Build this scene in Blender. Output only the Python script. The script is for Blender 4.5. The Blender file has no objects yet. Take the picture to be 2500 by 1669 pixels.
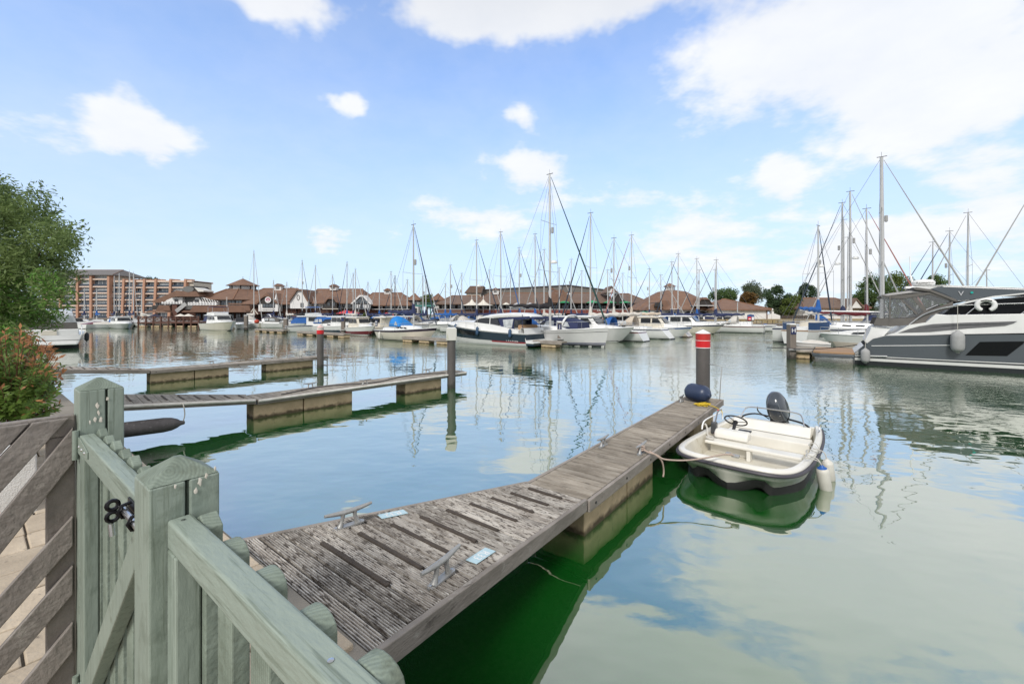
import bpy, bmesh, math, random
from mathutils import Vector, Matrix

# ---------------------------------------------------------------- camera, sky, sun, exposure
SC = bpy.context.scene
COL = SC.collection
F, CX, YH, EYE = 1027.0, 1250.0, 766.0, 2.6      # focal length (px of 2500), principal column, horizon row, eye height over water
cd = bpy.data.cameras.new('camera'); cam = bpy.data.objects.new('camera', cd); COL.objects.link(cam)
cam.location = (0, 0, EYE); cam.rotation_euler = (math.radians(90), 0, 0)
cd.sensor_width = 36; cd.lens = 36 * F / 2500; cd.shift_y = -(834.5 - YH) / 2500
cd.clip_start = .05; cd.clip_end = 4000
SC.camera = cam
SC.view_settings.view_transform = 'Standard'; SC.view_settings.look = 'None'
SC.view_settings.exposure = 0.15; SC.view_settings.gamma = 1
SC.render.engine = 'CYCLES'
SC.cycles.use_denoising = True
SC.cycles.max_bounces = 6; SC.cycles.diffuse_bounces = 3; SC.cycles.glossy_bounces = 4; SC.cycles.transmission_bounces = 4; SC.cycles.transparent_max_bounces = 8
SC.cycles.caustics_reflective = False; SC.cycles.caustics_refractive = False
SC.cycles.sample_clamp_indirect = 4

SUN_EL, SUN_AZ = math.radians(40), math.radians(200)     # azimuth clockwise from +Y (behind the camera, left)
sd = bpy.data.lights.new('sun', 'SUN'); sd.energy = 2.5; sd.angle = math.radians(14); sd.color = (1, .96, .9)
sun = bpy.data.objects.new('sun', sd); COL.objects.link(sun)
sun.rotation_euler = (math.pi / 2 - SUN_EL, 0, math.pi - SUN_AZ)

world = bpy.data.worlds.new('World'); SC.world = world; world.use_nodes = True
def world_nodes():
    nt = world.node_tree; N = nt.nodes; L = nt.links; N.clear()
    def node(t, **k):
        n = N.new(t)
        for a, b in k.items(): setattr(n, a, b)
        return n
    def math_(op, a, b=None, c=None, clamp=False):
        n = node('ShaderNodeMath', operation=op, use_clamp=clamp)
        for i, x in enumerate((a, b, c)):
            if x is None: continue
            if isinstance(x, (int, float)): n.inputs[i].default_value = x
            else: L.new(x, n.inputs[i])
        return n.outputs[0]
    out = node('ShaderNodeOutputWorld'); bg = node('ShaderNodeBackground'); L.new(bg.outputs[0], out.inputs[0])
    sky = node('ShaderNodeTexSky', sky_type='NISHITA'); sky.sun_disc = False
    sky.sun_elevation = SUN_EL; sky.sun_rotation = SUN_AZ; sky.air_density = 1.0; sky.dust_density = .6; sky.ozone_density = 2.0
    tc = node('ShaderNodeTexCoord'); d = tc.outputs['Generated']
    sep = node('ShaderNodeSeparateXYZ'); L.new(d, sep.inputs[0]); x, y, z = sep.outputs
    # ragged edges: wobble the direction before measuring
    def noise(vec, scale, detail, rough=.55, dist=0.0):
        n = node('ShaderNodeTexNoise'); n.inputs['Scale'].default_value = scale; n.inputs['Detail'].default_value = detail
        n.inputs['Roughness'].default_value = rough; n.inputs['Distortion'].default_value = dist
        L.new(vec, n.inputs['Vector']); return n
    # planar cloud layer coordinates: clouds flatten and crowd towards the horizon
    den = math_('ADD', math_('MAXIMUM', z, 0.0), .22)
    cmb = node('ShaderNodeCombineXYZ'); L.new(math_('DIVIDE', x, den), cmb.inputs[0]); L.new(math_('DIVIDE', y, den), cmb.inputs[1])
    n_big = noise(cmb.outputs[0], .75, 2, .5).outputs[0]
    n_fine = noise(cmb.outputs[0], 2.8, 5, .62).outputs[0]
    n_wob = noise(d, 5.0, 4, .6)
    wob = node('ShaderNodeVectorMath', operation='SUBTRACT'); L.new(n_wob.outputs[1], wob.inputs[0]); wob.inputs[1].default_value = (.5, .5, .5)
    ws = node('ShaderNodeSeparateXYZ'); L.new(wob.outputs[0], ws.inputs[0])
    az = math_('ADD', math_('ARCTAN2', x, y), math_('MULTIPLY', ws.outputs[0], .22))
    el = math_('ADD', math_('ARCSINE', z), math_('MULTIPLY', ws.outputs[1], .17))
    # clouds in view, plus unseen ones above it added to grey the water's reflections: (px, py, half width px, half height px, strength)
    blobs = [(2080, 95, 420, 165, 1.35), (2330, 250, 240, 110, .95), (1215, 25, 200, 64, 1.15), (690, 12, 140, 50, .85),
             (350, 330, 165, 62, 1.25), (875, 265, 36, 32, .75), (790, 572, 60, 26, .8), (1300, 430, 95, 62, .95), (1310, 305, 55, 30, .6),
             (1165, 550, 150, 48, .75), (1680, 565, 170, 62, .75), (1905, 455, 75, 55, .85), (2110, 610, 190, 80, .8), (2440, 480, 150, 130, .7), (1540, 470, 80, 34, .5), (1850, 660, 420, 60, .5), (1000, -330, 900, 100, 1.3), (1900, -330, 800, 110, 1.2), (100, -280, 600, 100, .9), (1530, -130, 240, 80, 1.0)]
    tot = None
    for bx, by, rx, ry, w in blobs:
        v = Vector((bx - CX, F, YH - by)).normalized()
        a0 = math.atan2(v.x, v.y); e0 = math.asin(v.z)
        k = math.cos(a0) ; ra = rx / F * k * k; re = ry / F * k
        da = math_('DIVIDE', math_('SUBTRACT', az, a0), ra); de = math_('DIVIDE', math_('SUBTRACT', el, e0), re)
        r2 = math_('ADD', math_('MULTIPLY', da, da), math_('MULTIPLY', de, de))
        g = math_('MULTIPLY', math_('EXPONENT', math_('MULTIPLY', r2, -.9)), w)
        tot = g if tot is None else math_('ADD', tot, g)
    # free-running field for the rest of the sky
    free = math_('MULTIPLY', math_('SUBTRACT', n_big, .50), 2.2)
    fine = math_('MULTIPLY', math_('SUBTRACT', n_fine, .5), 2.1)
    inview = math_('MULTIPLY', math_('GREATER_THAN', y, 0.0), 1.0)
    # the field fades out towards the part of the sky the clouds above describe
    ax = math_('ABSOLUTE', math_('ARCTAN2', x, y))
    fade = node('ShaderNodeMapRange', interpolation_type='SMOOTHSTEP'); L.new(ax, fade.inputs[0])
    fade.inputs[1].default_value = .93; fade.inputs[2].default_value = 1.25; fade.inputs[3].default_value = 0; fade.inputs[4].default_value = 1
    fe = node('ShaderNodeMapRange', interpolation_type='SMOOTHSTEP'); L.new(z, fe.inputs[0])
    fe.inputs[1].default_value = .57; fe.inputs[2].default_value = .70; fe.inputs[3].default_value = 0; fe.inputs[4].default_value = 1
    ff = math_('MAXIMUM', fade.outputs[0], fe.outputs[0])
    dens = math_('ADD', math_('ADD', tot, math_('MULTIPLY', math_('ADD', free, 1.5), ff)), fine)
    cov = node('ShaderNodeMapRange', interpolation_type='SMOOTHERSTEP'); L.new(dens, cov.inputs[0])
    cov.inputs[1].default_value = .12; cov.inputs[2].default_value = .92
    veil = node('ShaderNodeMapRange', interpolation_type='SMOOTHSTEP'); L.new(dens, veil.inputs[0]); veil.inputs[1].default_value = -.5; veil.inputs[2].default_value = .5; veil.inputs[4].default_value = .13
    covv = math_('MAXIMUM', cov.outputs[0], veil.outputs[0])
    # sky colour: Nishita, a little paler and bluer as in the photograph
    gm = node('ShaderNodeMix', data_type='RGBA', blend_type='MULTIPLY'); gm.inputs[0].default_value = 1
    L.new(sky.outputs[0], gm.inputs[6]); gm.inputs[7].default_value = SKY_TINT
    hz = node('ShaderNodeMapRange', interpolation_type='SMOOTHSTEP'); L.new(z, hz.inputs[0])
    hz.inputs[1].default_value = -.05; hz.inputs[2].default_value = .80; hz.inputs[3].default_value = .88; hz.inputs[4].default_value = 0.04
    hm = node('ShaderNodeMix', data_type='RGBA'); L.new(hz.outputs[0], hm.inputs[0]); L.new(gm.outputs[2], hm.inputs[6]); hm.inputs[7].default_value = HAZE_COL
    cm = node('ShaderNodeMix', data_type='RGBA'); L.new(n_fine, cm.inputs[0]); cm.inputs[6].default_value = (7.4, 7.8, 8.5, 1); cm.inputs[7].default_value = (9.8, 9.8, 9.8, 1)
    # overhead we look at the shaded undersides of the cloud
    cz = node('ShaderNodeMapRange', interpolation_type='SMOOTHSTEP'); L.new(z, cz.inputs[0]); cz.inputs[1].default_value = .45; cz.inputs[2].default_value = .85; cz.inputs[3].default_value = 1; cz.inputs[4].default_value = .62
    cs_ = node('ShaderNodeVectorMath', operation='SCALE'); L.new(cm.outputs[2], cs_.inputs[0]); L.new(cz.outputs[0], cs_.inputs['Scale'])
    mx = node('ShaderNodeMix', data_type='RGBA'); L.new(math_('MULTIPLY', covv, .95), mx.inputs[0]); L.new(hm.outputs[2], mx.inputs[6]); L.new(cs_.outputs[0], mx.inputs[7])
    L.new(mx.outputs[2], bg.inputs[0]); bg.inputs[1].default_value = .1
SKY_TINT = (1.45, 2.1, 2.8, 1); HAZE_COL = (6.3, 7.3, 8.6, 1)
world_nodes()
world.cycles.sampling_method = 'MANUAL'; world.cycles.sample_map_resolution = 256

# ---------------------------------------------------------------- helpers
A = math.radians(37.7); SA, CA = math.sin(A), math.cos(A)
RZ = math.pi / 2 - A                      # local x = the way the pontoons run, local y = along the quay
def uv(u, v, z=0): return Vector((u * SA - v * CA, u * CA + v * SA, z))
def P(px, py, z=0):
    D = F * (EYE - z) / (py - YH); return Vector(((px - CX) / F * D, D, z))
def Q(px, py, D): return Vector(((px - CX) / F * D, D, EYE - (py - YH) / F * D))
def onU(px, py, u0):                       # where the sight line through a photo point meets the plane u = u0
    k = (px - CX) / F; Y = u0 / (CA + k * SA); return (-k * Y * CA + Y * SA, EYE - (py - YH) / F * Y)
def T(name, label, cat, loc=(0, 0, 0), rz=0.0, group=None):
    o = bpy.data.objects.new(name, None); COL.objects.link(o); o.empty_display_size = .1
    o.location = loc; o.rotation_euler = (0, 0, rz); tag(o, label, cat, group); return o
def tag(o, label=None, cat=None, group=None, kind=None):
    if label: o['label'] = label
    if cat: o['category'] = cat
    if group: o['group'] = group
    if kind: o['kind'] = kind
    return o
def fb(a, b):                               # frame at a looking along a->b
    d = (Vector(b) - Vector(a)); l = d.length; d = d.normalized()
    up = Vector((0, 0, 1)) if abs(d.z) < .95 else Vector((1, 0, 0))
    s = d.cross(up).normalized(); t = s.cross(d).normalized(); return d, s, t, l
class MB:
    def __init__(s): s.v = []; s.f = []
    def add(s, vs, fs):
        n = len(s.v); s.v += [tuple(p) for p in vs]; s.f += [tuple(i + n for i in q) for q in fs]; return s
    def box(s, c, size, rz=0, rx=0, ry=0):
        h = [q / 2 for q in size]; R = Matrix.Rotation(rz, 3, 'Z') @ Matrix.Rotation(ry, 3, 'Y') @ Matrix.Rotation(rx, 3, 'X'); c = Vector(c)
        vs = [c + R @ Vector((x * h[0], y * h[1], z * h[2])) for x in (-1, 1) for y in (-1, 1) for z in (-1, 1)]
        return s.add(vs, [(0, 1, 3, 2), (4, 6, 7, 5), (0, 4, 5, 1), (2, 3, 7, 6), (0, 2, 6, 4), (1, 5, 7, 3)])
    def bb(s, x0, x1, y0, y1, z0, z1): return s.box(((x0 + x1) / 2, (y0 + y1) / 2, (z0 + z1) / 2), (x1 - x0, y1 - y0, z1 - z0))
    def bar(s, a, b, w, h):
        d, q, t, l = fb(a, b); a = Vector(a); b = Vector(b)
        vs = [p + q * (x * w / 2) + t * (z * h / 2) for p in (a, b) for x, z in ((-1, -1), (1, -1), (1, 1), (-1, 1))]
        return s.add(vs, [(0, 1, 2, 3), (7, 6, 5, 4), (0, 4, 5, 1), (1, 5, 6, 2), (2, 6, 7, 3), (3, 7, 4, 0)])
    def tube(s, path, r, n=6, closed=False, cap=True):
        path = [Vector(p) for p in path]; m = len(path); rings = []
        rr = r if isinstance(r, (list, tuple)) else [r] * m
        prev = None
        for i, p in enumerate(path):
            a = path[i - 1] if (i > 0 or closed) else p; b = path[(i + 1) % m] if (i < m - 1 or closed) else p
            d = (b - a); d = d.normalized() if d.length > 1e-9 else Vector((0, 0, 1))
            if prev is None:
                up = Vector((0, 0, 1)) if abs(d.z) < .9 else Vector((1, 0, 0)); q = d.cross(up).normalized()
            else:
                q = prev - d * prev.dot(d); q = q.normalized() if q.length > 1e-6 else d.orthogonal().normalized()
            prev = q; t = d.cross(q)
            rings.append([p + (q * math.cos(2 * math.pi * k / n) + t * math.sin(2 * math.pi * k / n)) * rr[i] for k in range(n)])
        vs = [p for g in rings for p in g]; fs = []
        for i in range(m if closed else m - 1):
            j = (i + 1) % m
            for k in range(n): fs.append((i * n + k, i * n + (k + 1) % n, j * n + (k + 1) % n, j * n + k))
        if cap and not closed: fs += [tuple(range(n))[::-1], tuple((m - 1) * n + k for k in range(n))]
        return s.add(vs, fs)
    def lathe(s, prof, n=12, c=(0, 0, 0), M=None):
        vs = []; fs = []; c = Vector(c); m = len(prof)
        for r, z in prof:
            for k in range(n):
                p = Vector((r * math.cos(2 * math.pi * k / n), r * math.sin(2 * math.pi * k / n), z)); p = (M @ p) if M else p; vs.append(p + c)
        for i in range(m - 1):
            for k in range(n): fs.append((i * n + k, i * n + (k + 1) % n, (i + 1) * n + (k + 1) % n, (i + 1) * n + k))
        fs += [tuple(range(n))[::-1], tuple((m - 1) * n + k for k in range(n))]
        return s.add(vs, fs)
    def prism(s, poly, a, b, ax='z'):        # polygon pushed from a to b along an axis; ax 'y': poly is (x, z); 'x': (y, z)
        def pt(p, w): return {'z': (p[0], p[1], w), 'y': (p[0], w, p[1]), 'x': (w, p[0], p[1])}[ax]
        n = len(poly); vs = [pt(p, a) for p in poly] + [pt(p, b) for p in poly]
        fs = [tuple(range(n))[::-1], tuple(range(n, 2 * n))] + [(i, (i + 1) % n, n + (i + 1) % n, n + i) for i in range(n)]
        return s.add(vs, fs)
    def loft(s, secs, ring=False, caps=False):
        m = len(secs); n = len(secs[0]); vs = [p for g in secs for p in g]; fs = []
        for i in range(m - 1):
            for k in range(n if ring else n - 1): fs.append((i * n + k, i * n + (k + 1) % n, (i + 1) * n + (k + 1) % n, (i + 1) * n + k))
        if caps: fs += [tuple(range(n))[::-1], tuple((m - 1) * n + k for k in range(n))]
        return s.add(vs, fs)
    def mesh(s, name, mat, smooth=False):
        me = bpy.data.meshes.new(name); me.from_pydata(s.v, [], s.f)
        bm = bmesh.new(); bm.from_mesh(me); bmesh.ops.recalc_face_normals(bm, faces=bm.faces); bm.to_mesh(me); bm.free()
        if mat: me.materials.append(mat)
        if smooth:
            for p in me.polygons: p.use_smooth = True
        return me
    def build(s, name, mat, parent=None, smooth=False, bevel=0, seg=2, sub=0, solid=0, ang=40):
        me = s.mesh(name, mat, smooth); o = bpy.data.objects.new(name, me); COL.objects.link(o)
        if parent: o.parent = parent
        if solid: m = o.modifiers.new('thickness', 'SOLIDIFY'); m.thickness = solid; m.offset = 0
        if bevel:
            m = o.modifiers.new('edges', 'BEVEL'); m.width = bevel; m.segments = seg; m.limit_method = 'ANGLE'; m.angle_limit = math.radians(ang)
        if sub: m = o.modifiers.new('round', 'SUBSURF'); m.levels = sub; m.render_levels = sub
        if smooth and ang and not sub and hasattr(me, 'set_sharp_from_angle'): me.set_sharp_from_angle(angle=math.radians(ang))
        return o
def inst(o, parent=None, loc=None, rz=None):
    c = o.copy(); COL.objects.link(c)
    if parent is not None: c.parent = parent
    if loc is not None: c.location = loc
    if rz is not None: c.rotation_euler = (0, 0, rz)
    return c
def kids(o): return [c for c in bpy.data.objects if c.parent == o]
def text(body, size, mat, parent, M, name='lettering', extrude=.001, align='CENTER', sx=1.0):
    c = bpy.data.curves.new(name, 'FONT'); c.body = body; c.size = size; c.extrude = extrude; c.align_x = align; c.align_y = 'CENTER'; c.resolution_u = 2
    tmp = bpy.data.objects.new(name, c); COL.objects.link(tmp); dgr = bpy.context.evaluated_depsgraph_get(); me = bpy.data.meshes.new_from_object(tmp.evaluated_get(dgr)); bpy.data.objects.remove(tmp)
    me.name = name; me.materials.clear(); me.materials.append(mat); o = bpy.data.objects.new(name, me); COL.objects.link(o); o.parent = parent; o.matrix_local = M @ Matrix.Scale(sx, 4, (1, 0, 0)); return o
def frame(o, x, y):                         # matrix with origin o, text running along x, up along y
    x = Vector(x).normalized(); y = Vector(y); y = (y - x * y.dot(x)).normalized(); z = x.cross(y)
    return Matrix(((x.x, y.x, z.x, o[0]), (x.y, y.y, z.y, o[1]), (x.z, y.z, z.z, o[2]), (0, 0, 0, 1)))
def smooth_path(pts, n=6):                  # Catmull-Rom
    pts = [Vector(p) for p in pts]; out = []
    for i in range(len(pts) - 1):
        a = pts[max(i - 1, 0)]; b = pts[i]; c = pts[i + 1]; d = pts[min(i + 2, len(pts) - 1)]
        for k in range(n):
            t = k / n; out.append(.5 * ((2 * b) + (c - a) * t + (2 * a - 5 * b + 4 * c - d) * t * t + (3 * b - a - 3 * c + d) * t ** 3))
    out.append(pts[-1]); return out
def lerp(a, b, t): return a + (b - a) * t

# ---------------------------------------------------------------- materials
MATS = {}
def srgb(r, g, b):
    f = lambda c: (c / 255 / 12.92) if c / 255 <= .04045 else ((c / 255 + .055) / 1.055) ** 2.4
    return (f(r), f(g), f(b))
def M(name, col=(.5, .5, .5), rough=.5, metal=0.0, col2=None, scale=6.0, amt=.5, stretch=(1, 1, 1), bump=0.0, bscale=40.0, objvar=0.0, spec=.5, coat=0.0, alpha=1.0, trans=0.0, lo=.35, hi=.65, detail=5, emit=None, coord='Object'):
    if name in MATS: return MATS[name]
    m = bpy.data.materials.new(name); MATS[name] = m; m.use_nodes = True
    nt = m.node_tree; N = nt.nodes; L = nt.links; b = N['Principled BSDF']
    b.inputs['Roughness'].default_value = rough; b.inputs['Metallic'].default_value = metal
    b.inputs['Specular IOR Level'].default_value = spec; b.inputs['Coat Weight'].default_value = coat; b.inputs['Coat Roughness'].default_value = .08
    b.inputs['Alpha'].default_value = alpha; b.inputs['Transmission Weight'].default_value = trans
    if emit: b.inputs['Emission Color'].default_value = (*emit, 1); b.inputs['Emission Strength'].default_value = 1
    c1 = (*col, 1); c2 = (*(col2 or tuple(c * .72 for c in col)), 1)
    tc = N.new('ShaderNodeTexCoord'); mp = N.new('ShaderNodeMapping'); mp.inputs['Scale'].default_value = stretch; L.new(tc.outputs[coord], mp.inputs[0])
    oi = N.new('ShaderNodeObjectInfo')
    ad = N.new('ShaderNodeVectorMath'); ad.operation = 'ADD'; L.new(mp.outputs[0], ad.inputs[0])
    sc = N.new('ShaderNodeVectorMath'); sc.operation = 'SCALE'; L.new(oi.outputs['Random'], sc.inputs['Scale']); sc.inputs[0].default_value = (37, 19, 53); L.new(sc.outputs[0], ad.inputs[1])
    n = N.new('ShaderNodeTexNoise'); n.inputs['Scale'].default_value = scale; n.inputs['Detail'].default_value = detail; n.inputs['Roughness'].default_value = .62; L.new(ad.outputs[0], n.inputs['Vector'])
    r = N.new('ShaderNodeMapRange'); r.inputs[1].default_value = lo; r.inputs[2].default_value = hi; r.inputs[3].default_value = 0; r.inputs[4].default_value = amt; L.new(n.outputs[0], r.inputs[0])
    mx = N.new('ShaderNodeMix'); mx.data_type = 'RGBA'; L.new(r.outputs[0], mx.inputs[0]); mx.inputs[6].default_value = c1; mx.inputs[7].default_value = c2
    o = mx.outputs[2]
    if objvar:
        hs = N.new('ShaderNodeHueSaturation'); v = N.new('ShaderNodeMapRange'); v.inputs[3].default_value = 1 - objvar; v.inputs[4].default_value = 1 + objvar
        L.new(oi.outputs['Random'], v.inputs[0]); L.new(v.outputs[0], hs.inputs['Value']); L.new(o, hs.inputs['Color']); o = hs.outputs[0]
    L.new(o, b.inputs['Base Color'])
    if bump:
        nb = N.new('ShaderNodeTexNoise'); nb.inputs['Scale'].default_value = bscale; nb.inputs['Detail'].default_value = 4; L.new(ad.outputs[0], nb.inputs['Vector'])
        bp = N.new('ShaderNodeBump'); bp.inputs['Strength'].default_value = bump; bp.inputs['Distance'].default_value = .01; L.new(nb.outputs[0], bp.inputs['Height']); L.new(bp.outputs[0], b.inputs['Normal'])
    return m
def layer(m, col, scale, lo, hi, stretch=(1, 1, 1), detail=8, seed=0.0, rough=None):
    """one more noise-shaped layer of colour on a material (lichen, stain, droppings)"""
    nt = m.node_tree; N = nt.nodes; L = nt.links; b = N['Principled BSDF']; src = b.inputs['Base Color'].links[0].from_socket
    tc = N.new('ShaderNodeTexCoord'); mp = N.new('ShaderNodeMapping'); mp.inputs['Scale'].default_value = stretch; mp.inputs['Location'].default_value = (seed, seed * .7, seed * .3); L.new(tc.outputs['Object'], mp.inputs[0])
    oi = N.new('ShaderNodeObjectInfo'); ad = N.new('ShaderNodeVectorMath'); ad.operation = 'ADD'; L.new(mp.outputs[0], ad.inputs[0])
    sc = N.new('ShaderNodeVectorMath'); sc.operation = 'SCALE'; L.new(oi.outputs['Random'], sc.inputs['Scale']); sc.inputs[0].default_value = (91, 47, 23); L.new(sc.outputs[0], ad.inputs[1])
    n = N.new('ShaderNodeTexNoise'); n.inputs['Scale'].default_value = scale; n.inputs['Detail'].default_value = detail; n.inputs['Roughness'].default_value = .7; L.new(ad.outputs[0], n.inputs['Vector'])
    r = N.new('ShaderNodeMapRange'); r.inputs[1].default_value = lo; r.inputs[2].default_value = hi; L.new(n.outputs[0], r.inputs[0])
    mx = N.new('ShaderNodeMix'); mx.data_type = 'RGBA'; L.new(r.outputs[0], mx.inputs[0]); L.new(src, mx.inputs[6]); mx.inputs[7].default_value = (*col, 1)
    L.new(mx.outputs[2], b.inputs['Base Color']); return m
def rings(m, scale=42, amt=.38, dark=.5):
    nt = m.node_tree; N = nt.nodes; L = nt.links; b = N['Principled BSDF']; src = b.inputs['Base Color'].links[0].from_socket
    tc = N.new('ShaderNodeTexCoord'); w = N.new('ShaderNodeTexWave'); w.wave_type = 'RINGS'; w.rings_direction = 'Z'; w.inputs['Scale'].default_value = scale; w.inputs['Distortion'].default_value = 1.6; w.inputs['Detail'].default_value = 2; w.inputs['Detail Scale'].default_value = 2
    mp = N.new('ShaderNodeMapping'); mp.inputs['Location'].default_value = (-.04, -.03, 0); L.new(tc.outputs['Object'], mp.inputs[0]); L.new(mp.outputs[0], w.inputs[0])
    k = N.new('ShaderNodeMath'); k.operation = 'MULTIPLY'; L.new(w.outputs['Fac'], k.inputs[0]); k.inputs[1].default_value = amt
    mx = N.new('ShaderNodeMix'); mx.data_type = 'RGBA'; mx.blend_type = 'MULTIPLY'; L.new(k.outputs[0], mx.inputs[0]); L.new(src, mx.inputs[6]); mx.inputs[7].default_value = (dark, dark, dark, 1); L.new(mx.outputs[2], b.inputs['Base Color']); return m
def water_band(m, col, z0, z1, amt=.85):
    """weed and stain that grow on a thing up to a height above the water"""
    nt = m.node_tree; N = nt.nodes; L = nt.links; b = N['Principled BSDF']; src = b.inputs['Base Color'].links[0].from_socket
    g = N.new('ShaderNodeNewGeometry'); s = N.new('ShaderNodeSeparateXYZ'); L.new(g.outputs['Position'], s.inputs[0])
    n = N.new('ShaderNodeTexNoise'); n.inputs['Scale'].default_value = 7; n.inputs['Detail'].default_value = 5; L.new(g.outputs['Position'], n.inputs['Vector'])
    a = N.new('ShaderNodeMath'); a.operation = 'MULTIPLY_ADD'; L.new(n.outputs[0], a.inputs[0]); a.inputs[1].default_value = -(z1 - z0) * 2; L.new(s.outputs[2], a.inputs[2])
    r = N.new('ShaderNodeMapRange'); r.interpolation_type = 'SMOOTHSTEP'; r.inputs[1].default_value = z0 - (z1 - z0); r.inputs[2].default_value = z1 - (z1 - z0); r.inputs[3].default_value = amt; r.inputs[4].default_value = 0; L.new(a.outputs[0], r.inputs[0])
    mx = N.new('ShaderNodeMix'); mx.data_type = 'RGBA'; L.new(r.outputs[0], mx.inputs[0]); L.new(src, mx.inputs[6]); mx.inputs[7].default_value = (*col, 1); L.new(mx.outputs[2], b.inputs['Base Color']); return m
random.seed(7)
# ================================================================ WATER AND NEAR QUAY
def make_water():
    m = bpy.data.materials.new('water'); m.use_nodes = True; nt = m.node_tree; N = nt.nodes; L = nt.links; N.clear()
    def node(t, **k):
        n = N.new(t)
        for a, b in k.items(): setattr(n, a, b)
        return n
    def mm(op, a, b=None, c=None):
        n = node('ShaderNodeMath', operation=op)
        for i, x in enumerate((a, b, c)):
            if x is None: continue
            if isinstance(x, (int, float)): n.inputs[i].default_value = x
            else: L.new(x, n.inputs[i])
        return n.outputs[0]
    out = node('ShaderNodeOutputMaterial'); g = node('ShaderNodeNewGeometry'); pos = g.outputs['Position']
    def noise(scale, detail, rough, stretch=(1, 1, 1), rot=0):
        mp = node('ShaderNodeMapping'); mp.inputs['Scale'].default_value = stretch; mp.inputs['Rotation'].default_value = (0, 0, rot); L.new(pos, mp.inputs[0])
        n = node('ShaderNodeTexNoise'); n.inputs['Scale'].default_value = scale; n.inputs['Detail'].default_value = detail; n.inputs['Roughness'].default_value = rough; L.new(mp.outputs[0], n.inputs[0]); return n.outputs[0]
    # sheltered inside the berths, ruffled by the breeze beyond them
    dt = node('ShaderNodeVectorMath', operation='DOT_PRODUCT'); L.new(pos, dt.inputs[0]); dt.inputs[1].default_value = (SA, CA, 0)
    patch = noise(.055, 2, .5, (1, 1.6, 1), .4)
    uu = mm('ADD', dt.outputs['Value'], mm('MULTIPLY', mm('SUBTRACT', patch, .5), 14))
    r = node('ShaderNodeMapRange', interpolation_type='SMOOTHSTEP'); L.new(uu, r.inputs[0]); r.inputs[1].default_value = 13; r.inputs[2].default_value = 24; r.inputs[3].default_value = .03; r.inputs[4].default_value = 1
    p2 = node('ShaderNodeMapRange', interpolation_type='SMOOTHSTEP'); L.new(noise(.11, 3, .55, (1, 1.4, 1), .9), p2.inputs[0]); p2.inputs[1].default_value = .34; p2.inputs[2].default_value = .6; p2.inputs[3].default_value = .35; p2.inputs[4].default_value = 1
    ruff = mm('MULTIPLY', r.outputs[0], p2.outputs[0])
    swell = mm('MULTIPLY', noise(1.15, 2, .45, (1, 1.5, 1), .3), .011)
    swell2 = mm('MULTIPLY', noise(.35, 1, .4), .02)
    chop = mm('MULTIPLY', mm('MULTIPLY', noise(2.6, 3, .55, (1, 1.7, 1), .25), .024), ruff)
    hgt = mm('ADD', mm('ADD', swell, swell2), chop)
    bp = node('ShaderNodeBump'); bp.inputs['Strength'].default_value = 1; bp.inputs['Distance'].default_value = 1; L.new(hgt, bp.inputs['Height'])
    lw = node('ShaderNodeLayerWeight'); lw.inputs['Blend'].default_value = .5; L.new(bp.outputs[0], lw.inputs['Normal'])
    fac = mm('MULTIPLY_ADD', mm('POWER', lw.outputs['Facing'], 1.9), .64, .31)
    gl = node('ShaderNodeBsdfGlossy'); gl.inputs['Roughness'].default_value = .015; gl.inputs['Color'].default_value = (.985, .965, .93, 1); L.new(bp.outputs[0], gl.inputs['Normal'])
    df = node('ShaderNodeBsdfDiffuse')
    cmx = node('ShaderNodeMix', data_type='RGBA'); L.new(noise(.25, 4, .6), cmx.inputs[0]); cmx.inputs[6].default_value = (.003, .082, .007, 1); cmx.inputs[7].default_value = (.004, .112, .010, 1)
    L.new(cmx.outputs[2], df.inputs[0])
    mx = node('ShaderNodeMixShader'); L.new(fac, mx.inputs[0]); L.new(df.outputs[0], mx.inputs[1]); L.new(mx.outputs[0], out.inputs[0])
    g2 = node('ShaderNodeBsdfGlossy'); g2.inputs['Roughness'].default_value = .42; g2.inputs['Color'].default_value = (1, .96, .88, 1); L.new(bp.outputs[0], g2.inputs['Normal'])
    gx = node('ShaderNodeMixShader'); gx.inputs[0].default_value = .03; L.new(gl.outputs[0], gx.inputs[1]); L.new(g2.outputs[0], gx.inputs[2]); L.new(gx.outputs[0], mx.inputs[2])
    b = MB(); b.add([(-400, -60, 0), (400, -60, 0), (400, 240, 0), (-400, 240, 0)], [(0, 1, 2, 3)])
    o = b.build('water', m); tag(o, kind='structure')
make_water()
QZ, QU = .95, 1.2                                  # quay height and edge
m_pave = M('paving', (.52, .43, .32), .85, col2=(.38, .31, .23), scale=5, amt=.9, bump=.5, bscale=60, objvar=.08)
layer(m_pave, (.10, .08, .065), 9, .60, .72); layer(m_pave, (.46, .41, .34), 30, .62, .7, seed=3)
m_quay = M('quay_concrete', (.28, .25, .21), .9, col2=(.17, .15, .12), scale=3, bump=.5)
water_band(m_quay, (.03, .035, .02), .1, .35)
quay = MB(); c = [uv(QU, -14), uv(QU, 60), uv(-70, 60), uv(-70, -14)]
quay.add([Vector((p.x, p.y, z)) for z in (-1.5, QZ - .012) for p in c], [(0, 1, 2, 3), (7, 6, 5, 4), (0, 4, 5, 1), (1, 5, 6, 2), (2, 6, 7, 3), (3, 7, 4, 0)])
quay_o = quay.build('quay', m_quay); tag(quay_o, kind='structure')
pv = T('paving', None, None, uv(0, 0, QZ), RZ); pv['kind'] = 'structure'
rnd = random.Random(3)
v = -2.5
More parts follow.
